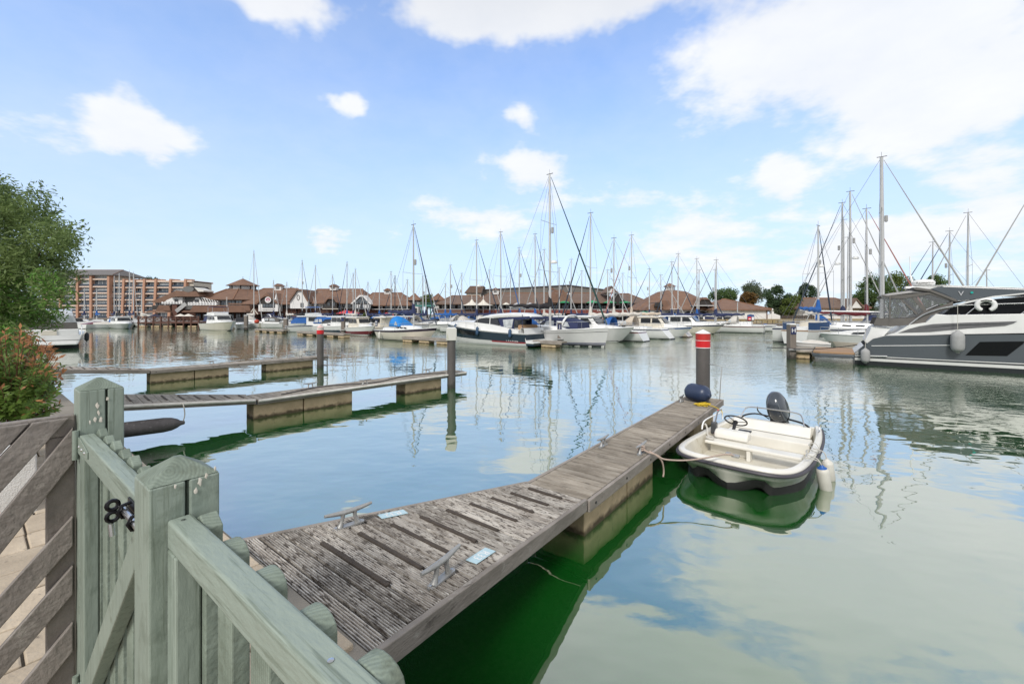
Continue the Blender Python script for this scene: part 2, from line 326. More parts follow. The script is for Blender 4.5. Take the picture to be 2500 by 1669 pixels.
while v < 9.6:
    w = rnd.uniform(.28, .42); u = -1.0 - rnd.uniform(0, .4)
    while u < QU - .2:
        l = rnd.uniform(.4, .75); u1 = min(u + l, QU - .02)
        dz = rnd.uniform(0, .008)
        MB().bb(u + .006, u1 - .006, v + .006, v + w - .006, -.02, .012 + dz).build('slab', m_pave, pv, bevel=.008)
        u = u1
    v += w
# white rendered planter wall
m_render = M('white_render', (.72, .71, .69), .9, col2=(.55, .54, .51), scale=4, amt=.6, bump=.9, bscale=90)
layer(m_render, (.30, .30, .26), 6, .60, .75)
pw = T('planter_wall', 'low white rendered planter wall behind the grey slatted fence', 'wall', uv(-1.4, 5.25, QZ), RZ)
MB().bb(-1, 1.75, 0, .2, .0, .5).build('wall_face', m_render, pw, bevel=.01)
MB().bb(-1, 1.75, .21, 2.2, .0, .44).build('soil', M('soil', (.06, .045, .03), .95, bump=1, bscale=30), pw)
MB().bb(1.58, 1.75, .21, 2.2, .0, .5).build('side_wall', m_render, pw, bevel=.01)

# ================================================================ GREEN GATE AND FENCE
m_green = M('green_paint', (.275, .325, .275), .42, col2=(.21, .255, .215), scale=3.2, amt=.8, stretch=(1, 1, .35), bump=.25, bscale=55, spec=.4)
layer(m_green, (.13, .16, .125), 30, .55, .75, (.25, .25, .25), seed=1); layer(m_green, (.12, .14, .10), 6, .60, .72, seed=2); layer(m_green, (.42, .47, .41), 14, .62, .74, (1, 1, .4), seed=5); layer(m_green, (.20, .17, .12), 22, .70, .76, seed=8)
def weather(m, st):
    layer(m, (.17, .205, .165), 90, .54, .66, st, seed=11, detail=3); layer(m, (.40, .33, .24), 20, .70, .725, seed=13); layer(m, (.09, .10, .075), 11, .66, .74, st, seed=15); return m
m_green_rail = M('green_paint_rail', (.285, .335, .285), .45, col2=(.22, .265, .225), scale=3.2, amt=.8, stretch=(1, .35, 1), bump=.35, bscale=60, spec=.35)
weather(m_green_rail, (1, .035, 1)); layer(m_green_rail, (.42, .47, .41), 12, .62, .74, (1, .4, 1), seed=5); weather(m_green, (1, 1, .035))
m_green_end = M('green_end_grain', (.25, .30, .245), .65, col2=(.15, .185, .145), scale=7, amt=.9, bump=.5, bscale=45)
layer(m_green_end, (.12, .14, .10), 8, .55, .7, seed=4); rings(m_green_end)
m_greywood = M('grey_wood', (.25, .222, .20), .75, col2=(.16, .14, .125), scale=5, amt=.9, stretch=(1, 1, 1), bump=.6, bscale=50)
layer(m_greywood, (.33, .30, .27), 11, .58, .7, seed=7); layer(m_greywood, (.09, .075, .065), 9, .63, .72, seed=9)
m_dark = M('black_metal', (.012, .012, .014), .35, .6, amt=.2)
m_steel = M('steel', (.62, .62, .62), .25, 1.0, amt=.3, col2=(.45, .44, .43), scale=12)
m_crack = M('crack', (.02, .02, .018), .9)
m_dropping = M('dropping', (.74, .70, .62), .8, col2=(.55, .47, .36), scale=30)
def post(label, u, v, ztop, w=.13, zb=QZ, crack=.52):
    t = T('gate_post', label, 'post', uv(u, v, zb), RZ); H = ztop - zb
    # shaft with a drying split down the face that looks along the fence
    x1 = w * crack; cw = .0042; b = MB()
    prof = [(0, 0), (x1 - cw, 0), (x1, .03), (x1 + cw, 0), (w, 0), (w, w), (0, w)]
    b.prism(prof, 0, H); b.build('shaft', m_green, t, bevel=.004, ang=60)
    pk = .042; c = MB(); cx, cy = w * .5, w * .5
    base = [(0, 0), (w * .5, 0), (w, 0), (w, w * .5), (w, w), (w * .5, w), (0, w), (0, w * .5)]
    vs = [(x, y, H + .0005) for x, y in base] + [(cx + (x - cx) * .12, cy + (y - cy) * .12, H + pk) for x, y in base]
    c.add(vs, [(i, (i + 1) % 8, 8 + (i + 1) % 8, 8 + i) for i in range(8)] + [tuple(range(8, 16)), tuple(range(8))[::-1]])
    c.build('cap', m_green_end, t, bevel=.003)
    return t
near_post = post('nearer sage green gate post with split face and bird droppings', .236, 1.16, 2.225)
far_post = post('farther sage green gate post joining the grey slatted fence', .262, 2.31, 2.30, crack=.6)
def splat(parent, M0, pts, r, seed):
    rr = random.Random(seed)
    for (x, y, s) in pts:
        b = MB(); n = 9; vs = [M0 @ Vector((x + s * r * math.cos(2 * math.pi * k / n) * rr.uniform(.5, 1.2), y + s * r * 2.0 * math.sin(2 * math.pi * k / n) * rr.uniform(.5, 1.3), .0015)) for k in range(n)]
        vs.append(M0 @ Vector((x, y, .0028))); b.add(vs, [(k, (k + 1) % n, n) for k in range(n)]); b.build('bird_dropping', m_dropping, parent, smooth=True)
splat(near_post, frame((.09, -.001, 1.265), (1, 0, 0), (0, 0, 1)), [(0, 0, 1), (.012, .01, .8), (-.008, -.018, .7), (.03, .022, .6), (-.045, .004, .5)], .0052, 1)
splat(far_post, frame((.05, -.001, 1.29), (1, 0, 0), (0, 0, 1)), [(0, 0, 1), (.004, -.03, .9), (-.006, -.055, .8), (.01, -.06, 1.0), (.03, .02, .8), (-.02, -.062, .7)], .0058, 2)
def picket(parent, u, v, ztop, zb, w=.085, th=.034, pointed=False, mat=None):
    n = 7; pts = [(-w / 2, 0), (w / 2, 0)]
    H = ztop - zb; r = w / 2
    if pointed: pts += [(w / 2, H - .02), (0, H), (-w / 2, H - .02)]
    else:
        for k in range(n + 1):
            a = math.pi * k / n; pts.append((r * math.cos(a), H - r * .62 + r * .62 * math.sin(a)))
    b = MB(); b.prism([(v + x, zb + z) for x, z in pts], u, u + th, 'x')
    return b.build('picket', mat or m_green_end, parent, bevel=.003, ang=50)
# picket fence running back past the camera from the near post
fe = T('picket_fence', 'sage green picket fence beside the pontoon, nearest the camera', 'fence', uv(0, 0, QZ), RZ)
ZB = QZ
MB().bb(.266, .311, -.9, 1.158, 2.088 - ZB, 2.150 - ZB).build('top_rail', m_green_rail, fe, bevel=.006, seg=3)
MB().bb(.266, .311, -.9, 1.158, .30, .36).build('bottom_rail', m_green_rail, fe, bevel=.006)
MB().bb(.266, .311, 1.095, 1.157, .361, 2.087 - ZB).build('stile', m_green, fe, bevel=.004)
for k in range(11):
    if k == 0: picket(fe, .313, 1.115, 2.155 - ZB, .12, w=.075, pointed=True)
    picket(fe, .313, .966 - .163 * k, 2.146 - ZB + rnd.uniform(-.006, .006), .12, w=.078, th=.032)
for k, vv in enumerate((1.13, .52, -.1)):
    MB().lathe([(.004, 0), (.0045, .0012), (.001, .0018)], 8, (.288, vv, 2.1502 - ZB)).build('screw', m_steel, fe)
# the gate between the posts
ga = T('garden_gate', 'sage green wooden garden gate with diagonal brace and sliding bolt', 'gate', uv(0, 0, QZ), RZ)
g0, g1 = 1.303, 2.298
MB().bb(.262, .305, g0, g1, 2.062 - ZB, 2.135 - ZB).build('top_rail', m_green_rail, ga, bevel=.005, seg=3)
MB().bb(.262, .305, g0, g1, .17, .245).build('bottom_rail', m_green_rail, ga, bevel=.005)
MB().bb(.263, .304, g1 - .085, g1 - .001, .246, 2.061 - ZB).build('hinge_stile', m_green, ga, bevel=.004)
MB().bb(.263, .304, g0 + .001, g0 + .07, .246, 2.061 - ZB).build('latch_stile', m_green, ga, bevel=.004)
MB().bar((.2835, g1 - .10, .27), (.2835, g0 + .085, 2.045 - ZB), .040, .075).build('brace', m_green, ga, bevel=.004)
for k in range(8): picket(ga, .3065, g1 - .05 - .128 * k, 2.158 - ZB - .004 * (k % 2), .12, w=.078, th=.024, pointed=True)
# strap hinges
for zc in (2.098 - ZB, .21):
    b = MB(); b.prism([(g1 + .012, zc - .03), (g1 + .012, zc + .03), (g1 - .05, zc + .03), (g1 - .20, zc + .012), (g1 - .20, zc - .012), (g1 - .05, zc - .03)], .2575, .2615, 'x')
    h = b.build('hinge', m_green, ga, bevel=.001)
    MB().lathe([(.0095, -.055), (.0095, .055)], 10, (.252, g1 + .008, zc)).build('hinge_pin', m_green, h, smooth=True)
    for q in (.03, .09, .15): MB().lathe([(.006, 0), (.004, .003)], 8, M=Matrix.Rotation(-math.pi / 2, 3, 'Y'), c=(.2573, g1 - q, zc)).build('screw', m_steel, h)
# sliding bolt: black plate, steel bar, two lugs for a padlock
bz = 2.098 - ZB; bo = MB().bb(.2565, .2612, g0 + .02, g0 + .17, bz - .022, bz + .022).build('bolt_plate', m_dark, ga, bevel=.001)
MB().tube([(.246, g0 - .03, bz), (.246, g0 + .165, bz)], .0085, 12).build('bolt_bar', m_steel, bo, smooth=True)
for q in (.035, .135): MB().tube([(.2563, g0 + q, bz - .018), (.240, g0 + q, bz - .015), (.233, g0 + q, bz), (.240, g0 + q, bz + .015), (.2563, g0 + q, bz + .018)], .0045, 6).build('bolt_strap', m_dark, bo, smooth=True)
for sgn in (-1, 1):
    ring = [(.240 - .014 + .0115 * math.cos(a), g0 + .16, bz + sgn * .0145 + .0115 * math.sin(a)) for a in [2 * math.pi * k / 12 for k in range(12)]]
    MB().tube(ring, .0052, 6, closed=True).build('padlock_eye', m_dark, bo, smooth=True)
MB().tube([(.222, g0 + .155, bz - .03), (.224, g0 + .15, bz - .06)], .006, 8).build('bolt_knob', m_steel, bo, smooth=True)
# grey slatted fence leaving the far post to the left
gf = T('slatted_fence', 'weathered grey fence of diagonal slats left of the gate', 'fence', uv(0, 2.37, QZ), RZ)
MB().bb(-1.1, .258, .0, .04, 2.125 - ZB, 2.205 - ZB).build('top_rail', m_greywood, gf, bevel=.004)
MB().bb(-1.1, .258, .0, .04, .06, .14).build('bottom_rail', m_greywood, gf, bevel=.004)
MB().bb(.182, .258, .001, .039, .141, 2.124 - ZB).build('stile', m_greywood, gf, bevel=.004)
MB().bb(-1.1, -1.03, .001, .039, .141, 2.124 - ZB).build('stile', m_greywood, gf, bevel=.004)
def slat(px1, py1, px2, py2, wd):
    def pl(px, py):
        k = (px - CX) / F; Y = 2.355 / (-k * CA + SA); return (Y * (k * SA + CA), EYE - (py - YH) / F * Y - ZB)
    a = Vector(pl(px1, py1)); c_ = Vector(pl(px2, py2)); d = (c_ - a).normalized()
    # run it to the rails
    top = a - d * ((a.y - (2.197 - ZB)) / d.y) if (a.y < 2.197 - ZB and a.x - d.x * ((a.y - (2.197 - ZB)) / d.y) < .25) else a + d * ((.25 - a.x) / d.x)
    t2 = (.09 - a.y) / d.y; low = a + d * t2
    if low.x < -1.09: low = a + d * ((-1.09 - a.x) / d.x)
    n = Vector((-d.y, d.x)) * wd / 2
    # ends are cut upright / level like the rails
    def at(p, e):
        if e == 'x': s = n.x / d.x if d.x else 0; return [p + n - d * s, p - n + d * s]
        s = n.y / d.y; return [p + n - d * s, p - n + d * s]
    e1 = at(top, 'x' if abs(top.x - .25) < .01 else 'y'); e2 = at(low, 'y' if low.y < .1 else 'x')
    MB().prism([tuple(e1[0]), tuple(e1[1]), tuple(e2[1]), tuple(e2[0])], -.022, -.001, 'y').build('slat', m_greywood, gf, bevel=.003)
slat(108, 1043, 0, 1158, .075); slat(163, 1104, 30, 1268, .075); slat(185, 1286, 0, 1493, .072); slat(185, 1405, 0, 1618, .072); slat(185, 1543, 97, 1652, .072)
slat(20, 1043, -88, 1158, .075)
# ================================================================ PONTOONS
m_deck = M('deck_board', (.52, .485, .44), .85, col2=(.25, .22, .19), scale=5, amt=.85, stretch=(1.2, .25, 1), bump=.7, bscale=60, objvar=.24, lo=.38, hi=.62)
layer(m_deck, (.60, .57, .52), 16, .54, .64, (2.2, .5, 1), seed=3); layer(m_deck, (.085, .068, .055), 34, .50, .60, (1.6, .3, 1), seed=8); layer(m_deck, (.07, .06, .05), 3.5, .56, .72, (1, .5, 1), seed=12)
m_deckf = M('deck_board_worn', (.36, .32, .27), .85, col2=(.17, .145, .115), scale=6, amt=.9, stretch=(1.2, .3, 1), bump=.5, bscale=50, objvar=.16)
layer(m_deckf, (.36, .34, .30), 15, .56, .70, (2, .4, 1), seed=4); layer(m_deckf, (.045, .035, .028), 6, .58, .70, (1, .35, 1), seed=6)
m_batten = M('dark_batten', (.075, .058, .045), .9, col2=(.03, .024, .02), scale=18, bump=.8, bscale=70)
m_fascia = M('fascia_wood', (.34, .30, .265), .8, col2=(.19, .165, .14), scale=6, amt=.9, stretch=(.3, 1, 1), bump=.6, bscale=50)
layer(m_fascia, (.40, .37, .33), 12, .58, .7, (.4, 1, 1), seed=2); layer(m_fascia, (.06, .05, .042), 10, .62, .72, (.3, 1, 1), seed=5)
m_float = M('float_concrete', (.66, .51, .32), .9, col2=(.48, .36, .22), scale=3.5, amt=.85, bump=.4, bscale=40)
layer(m_float, (.13, .10, .065), 5, .60, .75, (1, 1, .4), seed=2); water_band(m_float, (.04, .028, .014), .02, .11, .9)
m_galv = M('galvanised', (.42, .42, .41), .5, .55, col2=(.33, .325, .31), scale=20, amt=.8, bump=.2, bscale=60)
m_whitefend = M('white_fendering', (.70, .68, .63), .5, col2=(.45, .42, .36), scale=6, amt=.7)
m_plate = M('number_plate', (.42, .58, .62), .35, col2=(.52, .66, .70), scale=12); m_white = M('white_paint', (.80, .80, .79), .4, col2=(.7, .7, .69), scale=4)
m_pile = M('pile', (.10, .09, .084), .6, col2=(.07, .063, .058), scale=2.5, amt=.8, bump=.15); water_band(m_pile, (.02, .022, .014), .05, .28, .9)
m_red = M('red_band', (.62, .012, .018), .4, col2=(.48, .01, .014), scale=5)
m_groove = M('groove_shade', (.045, .036, .028), .95, col2=(.02, .016, .013), scale=12)  # dark colour that deepens the shade in the board grooves
def grooved(w, n, th=.03, depth=.006):
    prof = [(0, -th)]; s = w / n
    for k in range(n): prof += [(k * s + s * .05, 0), (k * s + s * .45, 0), (k * s + s * .52, -depth), (k * s + s * .98, -depth)]
    prof[-1] = (w, -depth); prof.append((w, -th)); return prof
def cleat(parent, x, y, z, ang, L=.40):
    o = MB()
    b = MB(); R = Matrix.Translation((x, y, z)) @ Matrix.Rotation(ang, 4, 'Z')
    def tr(pts): return [R @ Vector(p) for p in pts]
    n = 14; base = [(math.copysign(.10, math.cos(a)) * L / .4 + .032 * math.cos(a), .03 * math.sin(a)) for a in [2 * math.pi * (k + .5) / n for k in range(n)]]
    vs = tr([(p[0], p[1], 0) for p in base] + [(p[0], p[1], .014) for p in base]); b.add(vs, [tuple(range(n))[::-1], tuple(range(n, 2 * n))] + [(i, (i + 1) % n, n + (i + 1) % n, n + i) for i in range(n)])
    s = L / .4
    b.tube(tr([(-.20 * s, 0, .142), (-.13 * s, 0, .134), (-.05 * s, 0, .126), (.05 * s, 0, .126), (.13 * s, 0, .134), (.20 * s, 0, .142)]), [.012, .017, .021, .021, .017, .012], 10)
    for q in (-1, 1): b.tube(tr([(q * .075 * s, 0, .010), (q * .062 * s, 0, .04), (q * .052 * s, 0, .08), (q * .05 * s, 0, .122)]), [.026, .018, .016, .021], 10)
    o = b.build('cleat', m_galv, parent, smooth=True)
    for q in (-1, 1): MB().lathe([(.011, 0), (.011, .004), (.004, .007)], 10, R @ Vector((q * .105 * s, 0, .0135))).build('bolt', m_steel, o)
    return o
def pontoon(label, u, v, rot, W, L, near, floats, white=False, RL=3.02, flare=(.37, .58), rise=.36, ucut=None):
    """finger pontoon: local x runs out from the hinge, y across from its near edge; the flared ramp lies at x < 0"""
    t = T('pontoon', label, 'pontoon', uv(u, v, 0), RZ + rot); dz = .5
    pw_ = .145
    # finger boards
    md = m_deckf; n = int(L / pw_); first = None
    for k in range(n):
        x = k * L / n
        if first is None:
            b = MB()
            if near: pr = grooved(L / n - .016, 6, depth=.006)
            else: pr = [(0, -.03), (0, 0), (L / n - .016, 0), (L / n - .016, -.03)]
            b.loft([[(p[0], .012, p[1]) for p in pr], [(p[0], W - .012, p[1]) for p in pr]], ring=True, caps=True)
            first = b.build('plank', md, t); first.data.materials.append(m_groove)
            for pg in first.data.polygons:
                zz = [first.data.vertices[i].co.z for i in pg.vertices]
                if near and max(zz) < -.003 and min(zz) > -.02: pg.material_index = 1
            first.location = (0, 0, 0); first.location = (x + .004, 0, dz)
        else:
            c_ = inst(first, t, (x + .004, 0, dz + rnd.uniform(-.002, .002))); c_.rotation_euler = (rnd.uniform(-.002, .002), 0, rnd.uniform(-.003, .003))
    # ramp boards
    def zr(x): return dz + .02 + rise * (-x / RL)
    def y0(x): return -flare[0] * (-x / RL)
    def y1(x): return W + flare[1] * (-x / RL)
    m = 20; w = (RL - .05) / m
    for k in range(m):
        xs = -RL + k * w; b = MB()
        pr = grooved(w - .018, 7, depth=.012) if near else [(0, -.03), (0, 0), (w - .012, 0), (w - .012, -.03)]
        jig = rnd.uniform(-.003, .003)
        b.loft([[(xs + p[0], y0(xs + p[0]) + .02, zr(xs + p[0]) + p[1] + jig) for p in pr], [(xs + p[0], y1(xs + p[0]) - .02, zr(xs + p[0]) + p[1] + jig) for p in pr]], ring=True, caps=True)
        pk = b.build('plank', m_deck if near else m_deckf, t)
        if near:
            pk.data.materials.append(m_groove)
            for pg in pk.data.polygons:
                zz = [pk.data.vertices[i].co.z - zr(pk.data.vertices[i].co.x) - jig for i in pg.vertices]
                if max(zz) < -.009 and min(zz) > -.02: pg.material_index = 1
    for k in range(9):
        x = -RL + .42 + k * .295
        if x > -.1: break
        yc = (y0(x) + y1(x)) / 2; hw = (y1(x) - y0(x)) * .26
        MB().bar((x, yc - hw, zr(x) + .006), (x, yc + hw, zr(x) + .006), .034, .02).build('batten', m_batten, t, bevel=.004)
    MB().bb(.02, L - .02, .03, W - .03, dz - .05, dz - .034).build('gap_light_block', m_batten, t)  # added sheet under the finger boards, stops light leaking through the gaps
    b = MB(); b.loft([[(x, y0(x) + .04, zr(x) - .034), (x, y1(x) - .04, zr(x) - .034), (x, y1(x) - .04, zr(x) - .06), (x, y0(x) + .04, zr(x) - .06)] for x in (-RL, -.04)], ring=True, caps=True); b.build('gap_light_block', m_batten, t)  # same added light-blocking sheet beneath the ramp boards
    # edge beams
    mf = m_fascia
    for side, yy in (('a', -.022), ('b', W + .022)):
        o = MB().bb(0, L, yy - .022, yy + .022, dz - .13, dz + .002).build('edge_beam', mf, t, bevel=.006)
        s = -1 if side == 'a' else 1
        for k in range(int(L / .9)):
            MB().lathe([(.016, 0), (.016, .006)], 8, M=Matrix.Rotation(s * -math.pi / 2, 3, 'X'), c=(.15 + k * .9, yy + s * .0215, dz - .065)).build('bolt', m_dark, o)
        e = y0 if side == 'a' else y1
        b = MB(); pa = (-RL, e(-RL) + s * .002, zr(-RL) - .065); pb = (-.03, e(-.03) + s * .002, zr(-.03) - .065); b.bar(pa, pb, .044, .13)
        o = b.build('edge_beam', mf, t, bevel=.006)
        if white and side == 'a':
            for (p, q) in (((-RL, e(-RL) - .045, zr(-RL) - .04), (-.06, e(-.06) - .045, zr(-.06) - .04)), ((.01, yy - .045, dz - .035), (L, yy - .045, dz - .035))):
                MB().tube([p, q], .038, 8).build('fender_strip', m_whitefend, t, smooth=True)
    MB().bb(L + .001, L + .045, -.045, W + .045, dz - .135, dz + .003).build('end_beam', mf, t, bevel=.006)
    MB().bb(-.022, -.004, -.02, W + .02, dz - .12, dz - .03).build('hinge_plate', m_dark, t)
    for k in range(3): MB().bb(.1 + k * (L - .3) / 2, .2 + k * (L - .3) / 2, .03, W - .03, dz - .12, dz - .034).build('cross_beam', m_batten, t)
    for (a, b_) in floats:
        MB().bb(a, b_, .1, W - .1, -.4, dz - .135).build('float', m_float, t, bevel=.012)
    return t, zr, y0, y1
pm, zr, y0, y1 = pontoon('nearest timber pontoon with grooved ramp, moored white dinghy alongside', 4.27, 2.24, 0.0, .79, 7.0, True, [(.14, 1.40), (1.43, 2.45), (4.9, 6.6)])
pmid, *_ = pontoon('middle timber pontoon with white fender strip along its edge', 4.35, 11.28, -.082, .76, 6.75, False, [(-.05, 1.12), (1.15, 2.5), (4.3, 5.75)], white=True)
pfar, *_ = pontoon('farthest timber finger pontoon with a boarding ladder at its end', 4.15, 20.15, -.02, .76, 6.75, False, [(.0, 1.35), (1.38, 2.55), (4.0, 6.1)])
# fittings on the nearest pontoon (local: x = u - 4.27, y = v - 2.24)
def ramp_ang(s): return math.atan2(.58 if s else -.37, -3.02) + math.pi
cleat(pm, -2.28, y1(-2.28) - .17, zr(-2.28), ramp_ang(1))
cleat(pm, -2.30, y0(-2.30) + .17, zr(-2.30), ramp_ang(0))
cleat(pm, 1.9, .70, .5, 0); cleat(pm, 1.93, .09, .5, 0); cleat(pm, 6.15, .70, .5, 0)
for (x, yy, s, body) in ((-1.86, y0(-1.86) + .15, 0, 'R33'), (-1.86, y1(-1.86) - .13, 1, 'R32')):
    a = ramp_ang(s); tilt = -math.atan2(.36, 3.02)
    Mx = Matrix.Translation((x, yy, zr(x) + .004)) @ Matrix.Rotation(a, 4, 'Z') @ Matrix.Rotation(-tilt, 4, 'Y')
    b = MB(); b.add([Mx @ Vector(p) for p in [(-.13, -.05, 0), (.13, -.05, 0), (.13, .05, 0), (-.13, .05, 0), (-.13, -.05, .004), (.13, -.05, .004), (.13, .05, .004), (-.13, .05, .004)]], [(0, 1, 2, 3), (4, 5, 6, 7), (0, 1, 5, 4), (1, 2, 6, 5), (2, 3, 7, 6), (3, 0, 4, 7)])
    pl = b.build('number_plate', m_plate, pm, bevel=.001)
    text(body, .10, m_white, pl, Mx @ Matrix.Translation((0, 0, .0052)) @ Matrix.Rotation(math.pi, 4, 'Z'), extrude=.0006)
# fittings on the others
for x in (1.55, 5.6): cleat(pmid, x, .68, .5, 0)
cleat(pmid, 2.9, .1, .5, 0)
for x in (2.1, 5.2): cleat(pfar, x, .68, .5, 0)
cleat(pfar, 5.5, .1, .5, 0)
ld = MB(); 
for yy in (.18, .58): MB().tube([(6.85, yy, 1.05), (6.85, yy, -.7)], .028, 8).build('ladder_rail', m_galv, pfar, smooth=True)
for k in range(6): MB().tube([(6.85, .18, -.55 + k * .28), (6.85, .58, -.55 + k * .28)], .016, 6).build('ladder_rung', m_galv, pfar, smooth=True)
MB().bb(6.4, 6.84, .1, .66, .503, .53).build('step_plate', m_galv, pfar)
# slack lines lying on the middle pontoon
m_rope_dark = M('dark_rope', (.05, .048, .05), .9); m_rope_pink = M('pink_rope', (.46, .36, .30), .9, col2=(.30, .23, .19), scale=60, bump=.6, bscale=120)
m_rope_y = M('yellow_rope', (.66, .47, .03), .8, col2=(.45, .30, .02), scale=60); m_rope_w = M('white_rope', (.55, .53, .48), .9, col2=(.38, .36, .32), scale=60)
def in_frame(root, pts): return [root.matrix_basis @ Vector(p) for p in pts]
def rope(name, label, pts, r, mat, n=6, res=6, group=None):
    o = MB().tube(smooth_path(pts, res), r, n).build(name, mat, None, smooth=True); tag(o, label, 'rope', group); return o
def line_on(root, xs, seed, z=.522):
    rr = random.Random(seed); return in_frame(root, [(x, .35 + .22 * math.sin(x * 2.1 + seed) + rr.uniform(-.05, .05), z) for x in xs])
rope('mooring_line', 'dark slack mooring line lying along the middle pontoon boards', line_on(pmid, [.6, 1.1, 1.55, 2.1, 2.7, 3.3, 3.9, 4.5, 5.1, 5.6, 6.0], 4), .014, m_rope_dark)

# ---------------------------------------------------------------- mooring piles
def pile(label, loc, r, top, style):
    t = T('mooring_pile', label, 'post', loc, .2)
    n = 24; MB().lathe([(r, -1.0), (r, top - .45)], n).build('shaft', m_pile, t, smooth=True)
    if style == 'red':
        MB().lathe([(r + .012, top - .455), (r + .012, top - .28)], n).build('band', m_red, t, smooth=True)
        MB().lathe([(r + .014, top - .283), (r + .014, top - .272)], n).build('stripe', m_white, t, smooth=True)
        MB().lathe([(r + .012, top - .275), (r + .012, top - .10)], n).build('band', M('faded_red', (.50, .02, .02), .5, col2=(.30, .04, .02), scale=9), t, smooth=True)
        MB().lathe([(r + .015, top - .47), (r + .015, top - .452)], n).build('stripe', m_white, t, smooth=True)
        MB().lathe([(r + .014, top - .102), (r + .014, top - .09), (.01, top)], n).build('cap', m_white, t, smooth=True, ang=30)
    elif style == 'small_red':
        MB().lathe([(r + .012, top - .44), (r + .012, top - .26)], n).build('band', m_red, t, smooth=True)
        MB().lathe([(r + .004, top - .262), (r + .004, top - .16)], n).build('collar', m_whitefend, t, smooth=True)
        MB().lathe([(r + .012, top - .161), (r + .012, top - .14), (.01, top)], n).build('cap', M('faded_cap', (.66, .47, .44), .6), t, smooth=True, ang=30)
    else:
        mw = M('mossy_white', (.62, .61, .56), .7, col2=(.27, .27, .08), scale=5, lo=.55, hi=.75, amt=.8, stretch=(1, 1, .4))
        MB().bb(-r - .03, r + .03, -r - .03, r + .03, top - .46, top - .03).build('cap', mw, t, bevel=.02)
        MB().prism([(-r, -r), (r, -r), (r, r), (-r, r)], top - .029, top).build('cap_top', m_white, t, bevel=.02)
    return t
pile('grey mooring pile with bright red band and white cone at the nearest pontoon end', uv(11.52, 2.72), .165, 2.2, 'red')
pile('grey mooring pile with square mossy white cap at the middle pontoon', Vector(((1102 - CX) / F * 14.75, 14.75, 0)), .145, 2.13, 'white')
pile('grey mooring pile with red band and faded cone at the farthest pontoon', Vector(((782 - CX) / F * 20.3, 20.3, 0)), .15, 2.08, 'small_red')
hp = [uv(11.28, 2.28, .5), uv(11.28, 2.26, .9), uv(11.33, 2.24, 1.30), uv(11.40, 2.42, 1.325), uv(11.50, 2.6, 1.33)]
o = MB().tube(hp, .011, 6).build('bent_rod', m_galv, None, smooth=True); tag(o, 'thin bent metal rod standing at the end of the nearest pontoon', 'rod')
# ---------------------------------------------------------------- fenders and ropes
def fender_mesh(b, a, c_, r, n=14, eye=True):
    a = Vector(a); c_ = Vector(c_); d, q, t_, l = fb(a, c_)
    prof = [(0.0, .22), (.02, .28), (.05, .34), (.09, .62), (.16, .88), (.26, 1), (.74, 1), (.84, .88), (.91, .62), (.95, .34), (.98, .28), (1, .22)]
    b.tube([a + d * (l * s) for s, _ in prof], [r * k for _, k in prof], n)
m_navy = M('navy_vinyl', (.018, .032, .075), .38, col2=(.03, .045, .09), scale=3, spec=.5); m_vinyl = M('white_vinyl', (.66, .64, .58), .45, col2=(.5, .47, .41), scale=6)
m_blue = M('blue_vinyl', (.015, .10, .38), .4); m_greyf = M('grey_fender', (.36, .36, .355), .8, bump=.4, bscale=80)
m_oldf = M('old_fender', (.11, .10, .10), .7, col2=(.05, .045, .045), scale=9, bump=.7, bscale=40); layer(m_oldf, (.28, .26, .25), 18, .58, .68)
t = T('ball_fender', 'big navy blue fender lying on the end of the nearest pontoon', 'fender', uv(10.62, 2.62, .505), RZ)
b = MB(); fender_mesh(b, (-.10, -.30, .20), (.12, .32, .23), .205, 18); b.build('body', m_navy, t, smooth=True)
MB().lathe([(.03, 0), (.03, .004)], 12, (-.075, .02, .385), Matrix.Rotation(-.6, 3, 'Y')).build('maker_mark', m_white, t)
rr = random.Random(11); pts = []
for k in range(34):
    a = k * 1.1; pts.append(uv(10.28 + .16 * math.cos(a) * rr.uniform(.4, 1.1), 2.43 + .15 * math.sin(a * .9) * rr.uniform(.5, 1.1), .515 + .05 * (k % 5) / 5))
pts += [uv(10.3, 2.25, .52), uv(10.2, 2.1, .50), uv(9.98, 1.98, .50), uv(9.80, 1.92, .44)]
rope('yellow_rope', 'tangle of yellow rope beside the navy fender on the pontoon', pts, .009, m_rope_y, 5, 4)
t = T('hanging_fender', 'long weathered dark fender hanging under the middle pontoon ramp', 'fender', pmid.matrix_basis @ Vector((-1.9, -.36, 0)), RZ - .082)
b = MB(); fender_mesh(b, (-.95, 0, .33), (.42, .05, .27), .15, 14); b.build('body', m_oldf, t, smooth=True)
MB().tube(smooth_path([(.40, .05, .31), (.42, .03, .45), (.40, .02, .62), (.38, .10, .68), (.3, .22, .69)], 5), .011, 5).build('lanyard', m_rope_w, t, smooth=True)
